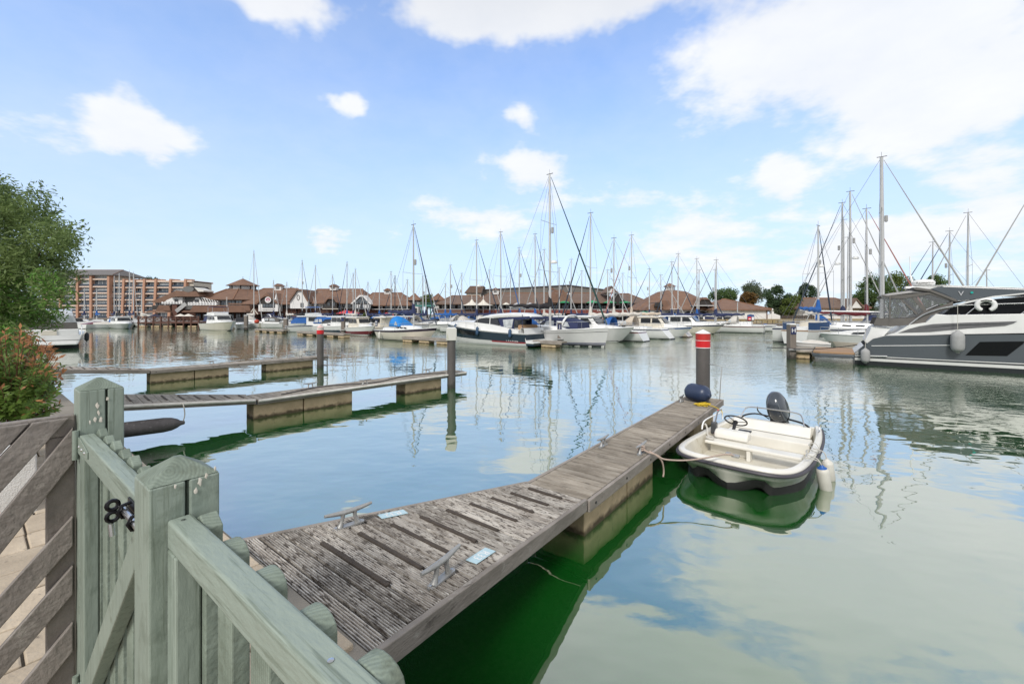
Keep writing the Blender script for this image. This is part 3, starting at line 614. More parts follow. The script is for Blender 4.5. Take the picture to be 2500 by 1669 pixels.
# ---------------------------------------------------------------- the white dinghy
def dinghy():
    t = T('dinghy', 'small open white dinghy with steering wheel and tilted grey outboard', 'boat', uv(8.62, 1.14, 0), RZ + math.pi - .085)
    m_gel = M('dinghy_gelcoat', (.72, .70, .63), .32, col2=(.62, .59, .51), scale=3, amt=.7, spec=.5); layer(m_gel, (.40, .34, .24), 9, .62, .74, seed=1); layer(m_gel, (.50, .46, .36), 4, .52, .7, (1, 1, .3), seed=3)
    m_gin = M('dinghy_liner', (.68, .645, .555), .5, col2=(.58, .54, .44), scale=4, amt=.8); layer(m_gin, (.36, .29, .19), 7, .58, .74, seed=6)
    m_af = M('black_antifouling', (.012, .012, .013), .6); m_rub = M('rubbing_strake', (.055, .05, .062), .5); m_cowl = M('outboard_cowl', (.045, .055, .07), .22, coat=.6, amt=.2)
    m_blk = M('black_plastic', (.014, .014, .015), .4)
    # plan outline of the gunwale (x, half beam, height)
    st = [(-1.78, .74, 0.355), (-1.4, .80, 0.355), (-.9, .855, 0.350), (-.3, .89, 0.355), (.3, .905, 0.365), (.8, .90, 0.380), (1.2, .875, 0.395), (1.48, .82, 0.407), (1.66, .735, 0.415), (1.77, .60, 0.421), (1.83, .38, 0.425), (1.845, 0, 0.425)]
    st = [tuple(p) for p in smooth_path(st, 3)]
    def ring(inset, dz):
        pts = []
        for i, (x, h, z) in enumerate(st):
            a = st[max(i - 1, 0)]; c_ = st[min(i + 1, len(st) - 1)]
            tx, ty = c_[0] - a[0], c_[1] - a[1]; l = math.hypot(tx, ty) or 1; nx, ny = -(-ty) / l, -tx / l   # inward normal
            nx, ny = ty / l, -tx / l
            px, py = x + nx * inset, max(h + ny * inset, 0)
            if i == 0: px = x + (0 if inset else 0)
            pts.append((px, py, z + dz))
        return pts
    def both(r): return [(x, y, z) for x, y, z in r] + [(x, -y, z) for x, y, z in r[-2::-1]]
    # topsides and cathedral bottom: rings of the plan outline, drawn in towards the keel
    def level(side, front, zf):
        out = []
        for i, (x, y, z) in enumerate(both(ring(0, 0))):
            i0 = i if i < len(st) else 2 * len(st) - 2 - i; a_ = st[max(i0 - 1, 0)]; c_ = st[min(i0 + 1, len(st) - 1)]; tx, ty = c_[0] - a_[0], c_[1] - a_[1]; l = math.hypot(tx, ty) or 1; nx, ny = ty / l, -tx / l
            wf = min(1, max(0, (x - .9) / .8)); wf = wf * wf * (3 - 2 * wf); yn = abs(y) / .9; kb = math.exp(-(yn / .16) ** 2); ins = lerp(side, front * (1 - .55 * kb), wf)
            px = x + nx * ins; py = max(0, abs(y) + ny * ins) * (1 if y >= 0 else -1)
            if i0 == len(st) - 1: py = 0
            out.append((px, py, zf(z, yn, wf)))
        return out
    arch = lambda z, yn, wf: lerp(.14, .13 + .13 * math.exp(-((yn - .46) / .17) ** 2) - .02 * math.exp(-(yn / .14) ** 2), wf)
    lv = [level(0, 0, lambda z, yn, wf: z - .02), level(.008, .03, lambda z, yn, wf: z - .12), level(.03, .09, lambda z, yn, wf: lerp(z * .55, z * .58, wf)), level(.06, .19, arch)]
    hull = MB(); hull.loft(lv); hull.build('hull', m_gel, t, smooth=True, ang=50)
    lo_ = [lv[3], level(.065, .24, lambda z, yn, wf: lerp(-.02, arch(z, yn, wf) - .15, wf)), level(.30, .75, lambda z, yn, wf: -.16)]
    bt = MB(); bt.loft(lo_); bt.add(lo_[-1], [tuple(range(len(lo_[-1])))]); bt.build('antifouling', m_af, t, smooth=True, ang=50)
    MB().add([lv[0][0], lv[1][0], lv[2][0], lv[3][0], lo_[1][0], lo_[1][-1], lv[3][-1], lv[2][-1], lv[1][-1], lv[0][-1]], [tuple(range(10))]).build('stern_face', m_gel, t)
    # gunwale capping and inner liner
    o0 = both(ring(0, -.02)); o1 = both(ring(.006, .0)); o2 = both(ring(.02, .014)); o3 = both(ring(.092, .016)); o4 = both(ring(.105, -.012)); o5 = level(.16, .52, lambda z, yn, wf: max(.06, z - .36))
    cap = MB(); cap.loft([o0, o1, o2, o3, o4]); cap.build('gunwale', m_gel2 := M('gunwale_gelcoat', (.74, .72, .66), .3, col2=(.66, .63, .56), scale=4), t, smooth=True, ang=60)
    lin = MB(); lin.loft([o4, o5]); lin.build('liner', m_gin, t, smooth=True, ang=60)
    fl = MB(); fl.add([(x, y, .062) for x, y, z in o5], [tuple(range(len(o5)))]); fl.build('floor', m_gin, t)
    MB().tube([(x, y, z) for x, y, z in both(ring(-.012, -.055))], .028, 8).build('rub_rail', m_rub, t, smooth=True)
    # foredeck step and thwarts
    MB().bb(.98, 1.26, -.58, .58, .063, .18).build('bow_step', m_gin, t, bevel=.03)
    th = MB().bb(.20, .46, -.74, .74, .25, .305).build('thwart', m_gel2, t, bevel=.02, seg=3)
    MB().bb(.28, .44, -.06, .0, .063, .249).build('thwart_support', m_gel2, t, bevel=.008); MB().bb(.22, .26, -.70, -.10, .064, .249).build('thwart_support', m_gel2, t, bevel=.008)
    MB().bb(-1.02, -.62, -.70, .70, .063, .27).build('rear_bench', m_gel2, t, bevel=.025, seg=3)
    MB().prism([(-1.08, .275), (-1.02, .275), (-1.12, .45), (-1.18, .45)], -.66, .66, 'y').build('bench_back', m_gel2, t, bevel=.012)
    MB().prism([(-1.79, .0), (-1.70, .0), (-1.70, .34), (-1.79, .34)], -.64, .64, 'y').build('transom', m_gel2, t, bevel=.01)
    MB().bb(-1.69, -1.25, -.62, .62, .063, .20).build('well_floor', m_gin, t, bevel=.01)
    # console with wheel, on the pontoon side
    cy = -.38
    co = MB(); co.prism([(.20, .306), (-.14, .306), (-.08, .42), (-.02, .47), (.12, .46), (.19, .41)], cy - .28, cy + .28, 'y'); co.build('console', m_gel2, t, bevel=.035, seg=3)
    MB().bb(-.17, -.06, cy + .06, cy + .27, .43, .46).build('instrument_pod', m_blk, t, bevel=.01)
    tilt = Matrix.Rotation(math.radians(-38), 3, 'Y'); wc = Vector((-.24, cy - .02, .58))
    wh = MB().tube([wc + tilt @ Vector((.19 * math.cos(a), .19 * math.sin(a), 0)) for a in [2 * math.pi * k / 28 for k in range(28)]], .0135, 8, closed=True).build('steering_wheel', m_blk, t, smooth=True)
    for a in (math.radians(90), math.radians(215), math.radians(325)): MB().bar(wc + tilt @ Vector((0, 0, -.03)), wc + tilt @ Vector((.18 * math.cos(a), .18 * math.sin(a), 0)), .03, .009).build('spoke', m_blk, wh)
    MB().lathe([(.045, -.05), (.04, -.01), (.02, 0)], 12, wc, tilt).build('hub', m_blk, wh, smooth=True)
    MB().tube([wc + tilt @ Vector((0, 0, -.03)), (-.08, cy - .02, .43)], .03, 8).build('steering_column', m_blk, t, smooth=True)
    # throttle lever on its bracket
    MB().bb(-.18, -.04, -.79, -.70, .30, .52).build('throttle_box', M('throttle_grey', (.06, .065, .07), .4), t, bevel=.02)
    MB().tube(smooth_path([(-.11, -.73, .50), (-.15, -.72, .60), (-.19, -.70, .72), (-.22, -.64, .76)], 4), [.014] * 13, 6).build('throttle_lever', M('throttle_metal', (.20, .20, .21), .4), t, smooth=True)
    MB().lathe([(.018, 0), (.018, .02)], 8, (-.2, -.70, .73)).build('safety_switch', m_red, t)
    MB().lathe([(.03, -.0), (.05, .03), (.03, .06)], 10, (.02, -.66, .306)).build('fuel_cap', m_red, t, smooth=True)
    # side grab rails and rear hoop in stainless tube
    for sgn in (-1, 1):
        y = sgn * .80; MB().tube(smooth_path([(-.90, y * 1.03, .42), (-.82, y * 1.03, .56), (-.4, y * 1.05, .58), (.12, y * 1.07, .56), (.24, y * 1.07, .43)], 4) if sgn < 0 else [(-1.38, .75, .42), (-1.36, .76, .49), (-1.12, .78, .49), (-1.10, .79, .42)], .013, 8).build('grab_rail', m_white if sgn < 0 else m_steel, t, smooth=True)
        MB().tube([(-.35, y * 1.05, .42), (-.4, y * 1.05, .58)], .011, 8).build('rail_post', m_steel, t, smooth=True) if sgn < 0 else None
    MB().tube(smooth_path([(-1.15, -.55, .44), (-1.27, -.50, .60), (-1.33, -.40, .66), (-1.34, 0, .67), (-1.33, .40, .66), (-1.27, .50, .60), (-1.15, .55, .44)], 5), .013, 8).build('hoop', m_steel, t, smooth=True)
    # outboard, tilted a little: clamp, midsection, cowl
    mo = MB(); tl = Matrix.Rotation(math.radians(42), 3, 'Y') @ Matrix.Rotation(math.radians(9), 3, 'X'); oc = Vector((-2.0, .04, .40))
    secs = []
    for z, l, w, off in ((0, .13, .10, .02), (.05, .20, .15, .02), (.14, .25, .178, .0), (.27, .265, .185, -.01), (.42, .25, .175, -.02), (.54, .205, .145, -.04), (.61, .13, .09, -.06), (.635, .05, .03, -.07)):
        secs.append([oc + tl @ Vector((off + l * (abs(math.cos(a)) ** .8) * math.copysign(1, math.cos(a)), w * (abs(math.sin(a)) ** .8) * math.copysign(1, math.sin(a)), z)) for a in [2 * math.pi * k / 20 for k in range(20)]])
    mo.loft(secs, ring=True, caps=True); cw = mo.build('outboard_cowl', m_cowl, t, smooth=True, ang=70)
    for sd in (-1, 1): MB().tube(smooth_path([oc + tl @ Vector((x, sd * w, z)) for x, w, z in ((.20, .145, .10), (.215, .13, .25), (.19, .125, .42), (.11, .10, .55), (.0, .07, .61))], 3), .009, 5).build('cowl_ridge', M('cowl_trim', (.10, .115, .13), .3), cw, smooth=True)
    MB().loft([[oc + tl @ Vector((.01 + l * (abs(math.cos(a)) ** .8) * math.copysign(1, math.cos(a)), w * (abs(math.sin(a)) ** .8) * math.copysign(1, math.sin(a)), z)) for a in [2 * math.pi * k / 20 for k in range(20)]] for z, l, w in ((.03, .185, .14), (.06, .222, .165), (.10, .240, .177))], ring=True).build('cowl_skirt', m_blk, cw, smooth=True)
    MB().tube([oc + tl @ Vector((.232 - .012 * abs(q) / .1, q, .33)) for q in (-.10, -.05, 0, .05, .10)], .010, 5).build('cowl_badge', m_steel, cw)
    leg = MB(); leg.loft([[oc + tl @ Vector((x * sx - .02, y * sy, z)) for x, y in ((-1, -1), (1, -1), (1, 1), (-1, 1))] for z, sx, sy in ((.02, .10, .07), (-.18, .08, .055), (-.5, .07, .035), (-.72, .10, .03))], ring=True, caps=True); leg.build('outboard_leg', m_blk, t, bevel=.01)
    MB().bb(-1.86, -1.72, -.13, .13, .22, .40).build('clamp_bracket', m_blk, t, bevel=.015)
    MB().tube(smooth_path([(-1.85, .10, .42), (-1.72, .42, .40), (-1.60, .56, .36), (-1.45, .6, .30)], 4), .02, 6).build('steering_cable', m_blk, t, smooth=True)
    MB().tube(smooth_path([(-1.80, -.14, .42), (-1.70, -.40, .46), (-1.5, -.58, .42), (-1.3, -.62, .32)], 4), .017, 6).build('control_hose', m_blk, t, smooth=True)
    MB().tube(smooth_path([(-1.75, -.15, .38), (-1.55, -.30, .54), (-1.45, -.3, .66)], 4), .012, 6).build('fuel_hose', m_blk, t, smooth=True)
    # bow fairlead and cleats
    MB().bb(1.69, 1.77, .06, .16, .50, .535).build('bow_chock', m_galv, t, bevel=.008); MB().bb(1.63, 1.71, -.04, .03, .50, .53).build('bow_chock', m_galv, t, bevel=.008)
    for x, y in ((.75, .84), (-.95, .80)): MB().tube([(x - .07, y, .465), (x + .07, y, .455)], .012, 6).build('side_cleat', m_steel, t, smooth=True)
    return t
dg = dinghy()
def dl(*p): return dg.matrix_basis @ Vector(p)
def small_fender(label, top, bot, r, hang, endmat):
    t = T('boat_fender', label, 'fender', bot, 0); o = Vector(bot); b = MB(); tp = Vector(top) - o
    prof = [(.08, .62), (.14, .9), (.2, 1), (.80, 1), (.86, .9), (.92, .62)]
    b.tube([tp * s for s, _ in prof], [r * k for _, k in prof], 16); b.build('body', m_vinyl, t, smooth=True)
    for s in ((1, .985, .95, .905), (0, .015, .05, .095)): MB().tube([tp * q for q in s], [r * .22, r * .28, r * .42, r * .74], 14).build('end_cap', endmat, t, smooth=True)
    for h in hang: MB().tube(smooth_path([tp] + [Vector(x) - o for x in h], 4), .008, 5).build('lanyard', m_rope_w, t, smooth=True)
small_fender('white fender with blue ends hanging by the dinghy bow', dl(.80, 1.03, .36), dl(.72, 1.08, -.10), .085, [[dl(.8, .98, .44), dl(.78, .86, .47)], [dl(.85, .98, .43), dl(.95, .84, .465), dl(1.0, .82, .47)]], m_blue)
small_fender('plain white fender hanging farther aft on the dinghy', dl(.30, 1.04, .33), dl(.26, 1.08, -.06), .08, [[dl(.3, 1.0, .43), dl(.28, .87, .45)]], m_vinyl)
# tackle on the starboard gunwale and inside
rope('tie_rope', 'thin grey lines knotted over the dinghy gunwale above its fenders', [dl(.78, .86, .47), dl(.5, .80, .46), dl(.3, .88, .45), dl(.1, .78, .45), dl(-.1, .85, .44), dl(.2, .94, .38), dl(.5, .82, .47), dl(.9, .88, .46), dl(.6, .92, .43)], .007, m_rope_w, 5)
rope('white_rope', 'white rope coiled on the dinghy thwart by the pontoon', [dl(.05, -.92, .44), dl(.08, -.85, .50), dl(.12, -.80, .42), dl(.20, -.77, .34), dl(.24, -.68, .32), dl(.32, -.64, .325), dl(.38, -.72, .325), dl(.30, -.74, .33), dl(.28, -.66, .335), dl(.38, -.62, .325), dl(.40, -.70, .33), dl(.32, -.70, .345)], .016, m_rope_w)
# bow line: wound on the pontoon cleat, across to the bow
cl = pm.matrix_basis @ Vector((1.93, .09, .5)); pts = []
for k in range(26):
    a = k * 1.35; pts.append(cl + Vector((.045 * math.cos(a) * (1 + .2 * math.sin(k)), .045 * math.sin(a), .05 + .085 * (k % 7) / 7)))
pts += [cl + uv(-.02, -.10, .05), cl + uv(.02, -.22, .02)]
e = dl(1.73, .11, .52); s = cl + uv(.05, -.33, -.03)
pts += [s, s.lerp(e, .3) + Vector((0, 0, -.03)), s.lerp(e, .6) + Vector((0, 0, -.005)), s.lerp(e, .85) + Vector((0, 0, .03)), e, dl(1.68, .0, .52)]
rope('bow_line', 'pink mooring rope from the pontoon cleat to the dinghy bow', pts, .0125, m_rope_pink, 7, 5)
rope('rope_tail', 'frayed pink rope end hanging over the pontoon edge', [cl + uv(.0, -.12, .06), cl + uv(.02, -.24, .0), cl + uv(.06, -.29, -.08), cl + uv(.10, -.30, -.22), cl + uv(.07, -.30, -.30)], .012, m_rope_pink, 7)
# ================================================================ FAR SHORE
m_grass = M('dry_grass', (.30, .21, .09), .95, col2=(.13, .13, .045), scale=1.5, bump=.8, bscale=20)
m_land = M('far_paving', (.22, .20, .18), .9, col2=(.16, .145, .13), scale=2)
m_fquay = M('far_quay_wall', (.17, .14, .115), .9, col2=(.09, .075, .06), scale=2, bump=.5); water_band(m_fquay, (.02, .02, .012), .1, .5)
def pd(px, D): return ((px - CX) / F * D, D)
edge = [pd(-900, 152), pd(340, 152), pd(343, 90), pd(900, 91), pd(1545, 89), pd(1560, 70), pd(2600, 63), pd(5200, 60)]
back = [(900, 60), (1500, 1500), (-1500, 1500), (-900, 152)]
pl = edge + back
b = MB(); b.prism(pl, -1.5, 1.0); o = b.build('far_quay', m_fquay); tag(o, kind='structure')
b = MB(); n = len(edge)
b.add([(x, y + .25, 1.006) for x, y in edge] + [(x, y, 1.006) for x, y in back], [tuple(range(n + 4))]); o = b.build('far_ground', m_land); tag(o, kind='structure')
# grass bank on the right with its kerb and handrail
gb = MB(); xs = [pd(p, 71.0)[0] for p in range(1740, 2400, 30)]
gb.loft([[(x, 71.3, 1.02), (x, 73.5, 1.45), (x, 76.0, 1.62), (x, 95.0, 1.66)] for x in xs]); o = gb.build('grass_bank', m_grass); tag(o, kind='structure')

m_roof = M('roof_tile', (.20, .115, .078), .85, col2=(.145, .082, .056), scale=.9, amt=.8, bump=.8, bscale=6, objvar=.06); layer(m_roof, (.20, .115, .055), 1.4, .60, .75, seed=4)
m_roof2 = M('old_roof_tile', (.165, .108, .082), .85, col2=(.12, .08, .06), scale=1.2, amt=.8, bump=.8, bscale=6); layer(m_roof2, (.16, .12, .075), 1.2, .55, .72, seed=2)
m_slate = M('grey_roof', (.155, .145, .14), .8, col2=(.12, .11, .105), scale=1.5, bump=.5, bscale=8)
m_hall = M('hall_cladding', (.15, .14, .125), .7, col2=(.11, .10, .085), scale=1.5, stretch=(3, 1, .2))
m_brickor = M('orange_brick', (.46, .26, .175), .85, col2=(.37, .20, .13), scale=3, bump=.4)
m_band = M('pink_concrete', (.70, .55, .45), .8, col2=(.60, .46, .37), scale=2)
m_brick = M('brown_brick', (.13, .062, .045), .9, col2=(.085, .042, .03), scale=3, bump=.5, bscale=12); m_redbrick = M('red_brick', (.20, .058, .045), .9, col2=(.14, .042, .034), scale=3)
m_timber = M('dark_timber', (.028, .022, .019), .7, scale=6); m_wall = M('white_wall', (.70, .69, .67), .85, col2=(.60, .59, .57), scale=1.2)
m_cream = M('cream_wall', (.55, .50, .42), .85, scale=1.5); m_glass = M('window_glass', (.035, .045, .055), .06, col2=(.10, .12, .14), scale=1.1, amt=.9, spec=.8, coord='Generated')
m_blind = M('curtained_glass', (.58, .58, .56), .25, col2=(.22, .25, .28), scale=2.2, amt=.9, stretch=(6, 1, 1), spec=.6, lo=.45, hi=.55); m_rail = M('balcony_glass', (.022, .035, .055), .15, col2=(.05, .07, .10), scale=1)
m_greyw = M('grey_panel', (.16, .16, .155), .8); m_ridge = M('ridge_tile', (.24, .12, .07), .85)
class Bld:
    """a building built in its own metres; photo columns and rows give the sizes at its own distance"""
    def __init__(s, name, label, D, px, cat='building', rz=0.0):
        s.D = D; s.x0 = pd(px, D)[0]; s.t = T(name, label, cat, (s.x0, D, 1.0), rz); s.rz = rz
    def X(s, px): return (px - CX) / F * s.D - s.x0
    def Z(s, py): return EYE - (py - YH) / F * s.D - 1.0
    def box(s, name, mat, px0, px1, py0, py1, y0, y1, bevel=0): return MB().bb(s.X(px0), s.X(px1), y0, y1, s.Z(py1), s.Z(py0)).build(name, mat, s.t, bevel=bevel)
    def poly(s, name, mat, pts, y0, y1, parent=None): return MB().prism([(s.X(a), s.Z(c)) for a, c in pts], y0, y1, 'y').build(name, mat, parent or s.t)
    def hip(s, name, mat, px0, px1, pye, pyr, y0, y1, inl, inr, th=.25, parent=None):
        x0, x1, ze, zr_ = s.X(px0), s.X(px1), s.Z(pye), s.Z(pyr); ym = (y0 + y1) / 2; a, c = x0 + inl, x1 - inr
        b = MB(); b.add([(x0, y0, ze), (x1, y0, ze), (x1, y1, ze), (x0, y1, ze), (a, ym, zr_), (c, ym, zr_), (x0, y0, ze - th), (x1, y0, ze - th), (x1, y1, ze - th), (x0, y1, ze - th)],
                        [(0, 1, 5, 4), (1, 2, 5), (2, 3, 4, 5), (3, 0, 4), (6, 7, 1, 0), (7, 8, 2, 1), (8, 9, 3, 2), (9, 6, 0, 3), (9, 8, 7, 6)])
        o = b.build(name, mat, parent or s.t)
        rd = MB().tube([(a, ym, zr_ + .03), (c, ym, zr_ + .03)], .13, 5) if c - a > .2 else None
        if rd: rd.build('ridge', m_ridge, o)
        for (p, q) in (((x0, y0, ze), (a, ym, zr_)), ((x1, y0, ze), (c, ym, zr_))):
            MB().tube([Vector(p) + Vector((0, -.02, .03)), Vector(q) + Vector((0, -.02, .03))], .10, 5).build('hip_tiles', m_ridge, o)
        return o
    def win(s, px0, px1, py0, py1, y, nx=2, nz=1, mat=None, fmat=None, parent=None):
        x0, x1, z0, z1 = s.X(px0), s.X(px1), s.Z(py1), s.Z(py0); f = .09; b = MB(); fm = fmat or m_timber
        b.bb(x0, x1, y - .08, y + .05, z0, z0 + f).bb(x0, x1, y - .08, y + .05, z1 - f, z1).bb(x0, x0 + f, y - .08, y + .05, z0 + f, z1 - f).bb(x1 - f, x1, y - .08, y + .05, z0 + f, z1 - f)
        for k in range(1, nx): xm = lerp(x0, x1, k / nx); b.bb(xm - .035, xm + .035, y - .06, y + .04, z0 + f, z1 - f)
        for k in range(1, nz): zm = lerp(z0, z1, k / nz); b.bb(x0 + f, x1 - f, y - .05, y + .03, zm - .03, zm + .03)
        w = b.build('window', fm, parent or s.t); MB().bb(x0 + f, x1 - f, y - .012, y + .012, z0 + f, z1 - f).build('pane', mat or m_glass, w); return w
    def vent(s, pxc, pye, pyt, pyb, w, y):          # small louvred cupola straddling a ridge
        x = s.X(pxc); zb, ze, zt = s.Z(pyb), s.Z(pye), s.Z(pyt); h = w / 2
        o = MB().bb(x - h, x + h, y - h, y + h, zb, ze).build('vent_cupola', m_wall, s.t)
        MB().bb(x - h * .55, x + h * .55, y - h - .04, y - h - .005, lerp(zb, ze, .35), lerp(zb, ze, .9)).build('louvre', m_greyw, o)
        MB().prism([(x - h * 1.35, ze + .005), (x + h * 1.35, ze + .005), (x, zt)], y - h * 1.3, y + h * 1.3, 'y').build('cupola_roof', m_roof, o)
# ---- apartment block, far left
ap = Bld('apartment_block', 'tall apartment block with orange piers and grey roof behind the tree', 172, 200)
bands = [682, 700, 715.5, 731.6, 746, 761.5, 778]; cols = [112, 152, 193, 226, 269]
ap.box('core', m_cream, 110, 270, 672, 782, .62, 11)
ap.hip('roof', m_slate, 104, 284, 671, 655, -1.5, 14.5, 6, 3.0)
for k in range(len(bands) - 1): ap.box('floor_slab', m_band, 110, 270, bands[k] - 1.6, bands[k] + 1.2, -.5, 1.6)
for c_ in cols: ap.box('pier', m_brickor, c_ - 2.6, c_ + 2.6, 671.5, 780, -.9, 1.55)
for i in range(len(cols) - 1):
    for k in range(len(bands)):
        t0 = (672.5 if k == 0 else bands[k - 1] + 1.4); t1 = bands[k] - 1.8
        ap.win(cols[i] + 2.8, cols[i + 1] - 2.8, t0, t1, .55, nx=4, mat=m_blind if (i + 2 * k) % 5 else m_glass, fmat=m_white)
        if k: MB().bb(ap.X(cols[i] + 2.8), ap.X(cols[i + 1] - 2.8), -.38, -.30, ap.Z(t1 - .2), ap.Z(t1 - 4.6)).build('balcony_rail', m_rail, ap.t)
a2 = Bld('apartment_wing', 'lower apartment wing with slanting orange piers, right of the tall block', 173, 360)
b2 = [687.5, 702, 717, 732, 746.5, 761.5, 778]; c2 = [271, 305, 331, 355, 383, 419, 455]
a2.box('core', m_cream, 271, 470, 686, 782, .62, 11)
a2.box('parapet', m_band, 270, 470, 684.5, 688.5, -.4, 12)
for k in range(1, len(b2) - 1): a2.box('floor_slab', m_band, 271, 468, b2[k] - 1.5, b2[k] + 1.1, -.4, 1.6)
for c_ in c2:
    a2.poly('pier', m_brickor, [(c_ - 2, 681), (c_ + 3, 681), (c_ - 1, 780), (c_ - 7, 780)], -.8, 1.5)
    a2.box('chimney', m_brickor, c_ - 3, c_ + 3, 680.5, 684.3, 2, 4)
for i in range(len(c2) - 1):
    for k in range(1, len(b2)):
        t0 = b2[k - 1] + 1.4; t1 = b2[k] - 1.8; sh = (b2[k] - 684) / 95 * 4
        a2.win(c2[i] + 3.2 - sh, c2[i + 1] - 2.4 - sh, t0, t1, .55, nx=3, mat=m_blind if (i + k) % 2 else m_glass, fmat=m_white)
        MB().bb(a2.X(c2[i] + 3 - sh), a2.X(c2[i + 1] - 2.4 - sh), -.36, -.28, a2.Z(t1 - .2), a2.Z(t1 - 4.4)).build('balcony_rail', m_rail, a2.t)
# ---- restaurant with octagonal cupola
r = Bld('restaurant', 'brown roofed waterside restaurant with octagonal glazed cupola', 100, 520)
def octa(bld, name, mat, pxc, yc, rings, parent=None, rot=math.pi / 8):
    b = MB(); b.loft([[(bld.X(pxc) + rr_ / F * bld.D * math.cos(2 * math.pi * k / 8 + rot), yc + rr_ / F * bld.D * math.sin(2 * math.pi * k / 8 + rot), bld.Z(py)) for k in range(8)] for rr_, py in rings], ring=True, caps=True)
    return b.build(name, mat, parent or bld.t)
yc = 9.0
octa(r, 'upper_wall', m_wall, 528, yc, [(82, 748), (82, 731)])
mr = octa(r, 'main_roof', m_roof, 530, yc, [(97, 731.5), (97, 730), (33, 701)])
for k in range(8):
    a = 2 * math.pi * k / 8 + math.pi / 8; p = lambda R_, py: (r.X(530) + R_ / F * r.D * math.cos(a), yc + R_ / F * r.D * math.sin(a), r.Z(py) + .05)
    MB().tube([p(97, 730), p(33, 701)], .12, 5).build('hip_tiles', m_ridge, mr)
dr = octa(r, 'drum', m_wall, 534, yc, [(29, 701.5), (29, 691)])
for k in range(8):
    a = 2 * math.pi * k / 8 + math.pi / 4 ; R_ = 29 / F * r.D * math.cos(math.pi / 8); w = 29 / F * r.D * math.sin(math.pi / 8) * .84
    cx_, cy_ = r.X(534) + R_ * math.cos(a), yc + R_ * math.sin(a)
    Mx = Matrix.Translation((cx_, cy_, 0)) @ Matrix.Rotation(a - math.pi / 2, 4, 'Z')
    MB().add([Mx @ Vector(q) for q in [(-w, .03, r.Z(699)), (w, .03, r.Z(699)), (w, .03, r.Z(692.5)), (-w, .03, r.Z(692.5)), (-w, -.03, r.Z(699)), (w, -.03, r.Z(699)), (w, -.03, r.Z(692.5)), (-w, -.03, r.Z(692.5))]], [(0, 1, 2, 3), (4, 5, 6, 7), (0, 1, 5, 4), (1, 2, 6, 5), (2, 3, 7, 6), (3, 0, 4, 7)]).build('clerestory_pane', m_blind, dr)
    a0 = a + math.pi / 8; MB().tube([(r.X(534) + 29.4 / F * r.D * math.cos(a0), yc + 29.4 / F * r.D * math.sin(a0), r.Z(q)) for q in (701, 691.3)], .14, 5).build('drum_post', m_timber, dr)
cr = octa(r, 'cupola_roof', m_roof, 534, yc, [(39, 692.2), (39, 691), (.4, 672)])
MB().tube([(r.X(534), yc, r.Z(672.4)), (r.X(534), yc, r.Z(667))], .05, 5).build('finial', m_timber, cr)
r.box('lower_wall', m_brick, 400, 615, 747, 782, 2.2, 16)
for (a, c_, y_) in ((532, 548, -.0), (549, 567, 0), (568, 584, 0)): r.win(a, c_, 733, 746, 1.0, nx=2)
r.poly('white_wing', m_wall, [(470, 746), (470, 738), (476, 726), (488, 725), (530, 735), (530, 746)], .2, 2.0)
for k in range(7): r.poly('brace_timber', m_timber, [(486 + k * 6.4, 726 + k * 1.3), (488.5 + k * 6.4, 726 + k * 1.3), (493.5 + k * 6.2, 736 + k * .6), (491 + k * 6.2, 736 + k * .6)], .08, .19)
r.win(474, 484, 731, 737, .12, nx=3, fmat=m_timber)
r.box('fretwork_balcony', m_white, 462, 531, 738, 745, -.4, -.25)
for k in range(9): MB().tube([(r.X(466 + k * 7.4) + .2 * math.cos(q), -.42, r.Z(741.5) + .2 * math.sin(q)) for q in [2 * math.pi * j / 10 for j in range(10)]], .05, 4, closed=True).build('fret_ring', m_timber, r.t)
r.box('grey_bay', m_greyw, 442, 470, 724, 755, 1.2, 2.2)
r.poly('white_gable_wing', m_wall, [(397, 742), (402, 733), (420, 725), (442, 725), (442, 742)], .4, 2.0)
r.win(424, 432, 730, 736, .32, nx=2); r.box('fretwork_balcony', m_white, 397, 442, 736.5, 741.5, -.3, -.15)
for k in range(6): MB().tube([(r.X(402 + k * 7) + .18 * math.cos(q), -.32, r.Z(739) + .18 * math.sin(q)) for q in [2 * math.pi * j / 10 for j in range(10)]], .045, 4, closed=True).build('fret_ring', m_timber, r.t)
r.poly('entrance_roof', m_roof, [(416, 724), (438, 711), (484, 711), (492, 724)], -.6, 5)
r.poly('sign_gable', m_timber, [(448, 711), (462, 698), (474, 698), (486, 711)], -.5, 4.5)
so = MB().lathe([(1.35, 0), (1.35, .08)], 20, (r.X(464), -.55, r.Z(706)), Matrix.Rotation(math.pi / 2, 3, 'X') @ Matrix.Diagonal((1, .5, 1))).build('oval_sign', m_greyw, r.t)
r.poly('pale_roof_slope', m_whitefend, [(466, 697.6), (500, 709), (500, 712), (486, 712)], -.4, 3)
r.poly('left_roof', m_roof, [(354, 738), (366, 731), (418, 708), (440, 712), (412, 726), (398, 738)], 1.5, 12)
r.box('left_wall', m_wall, 360, 398, 738, 757, 2.2, 10); r.box('timber_gallery', m_timber, 361, 386, 745, 756, 1.2, 2.1)
for (a, c_) in ((364, 370), (374, 380), (388, 394)): r.win(a, c_, 739, 745, 2.1, nx=1)
for (p0, p1) in ((376, 421), (460, 616)):
    r.poly('skirt_roof', m_roof, [(p0, 762), (p1, 762), (p1 - 3, 758), (p0 + 6, 758)], -2.2, 2.15); r.poly('skirt_roof', m_roof, [(p0 + 6, 757.9), (p1 - 3, 757.9), (p1 - 6, 745), (p0 + 14, 745)], -.24, 2.15)
for k in range(9): r.win(462 + k * 16.5, 475 + k * 16.5, 765, 778, 2.1, nx=2)
r.box('stair_wall', m_brick, 420, 432, 744, 780, .0, 2.1)
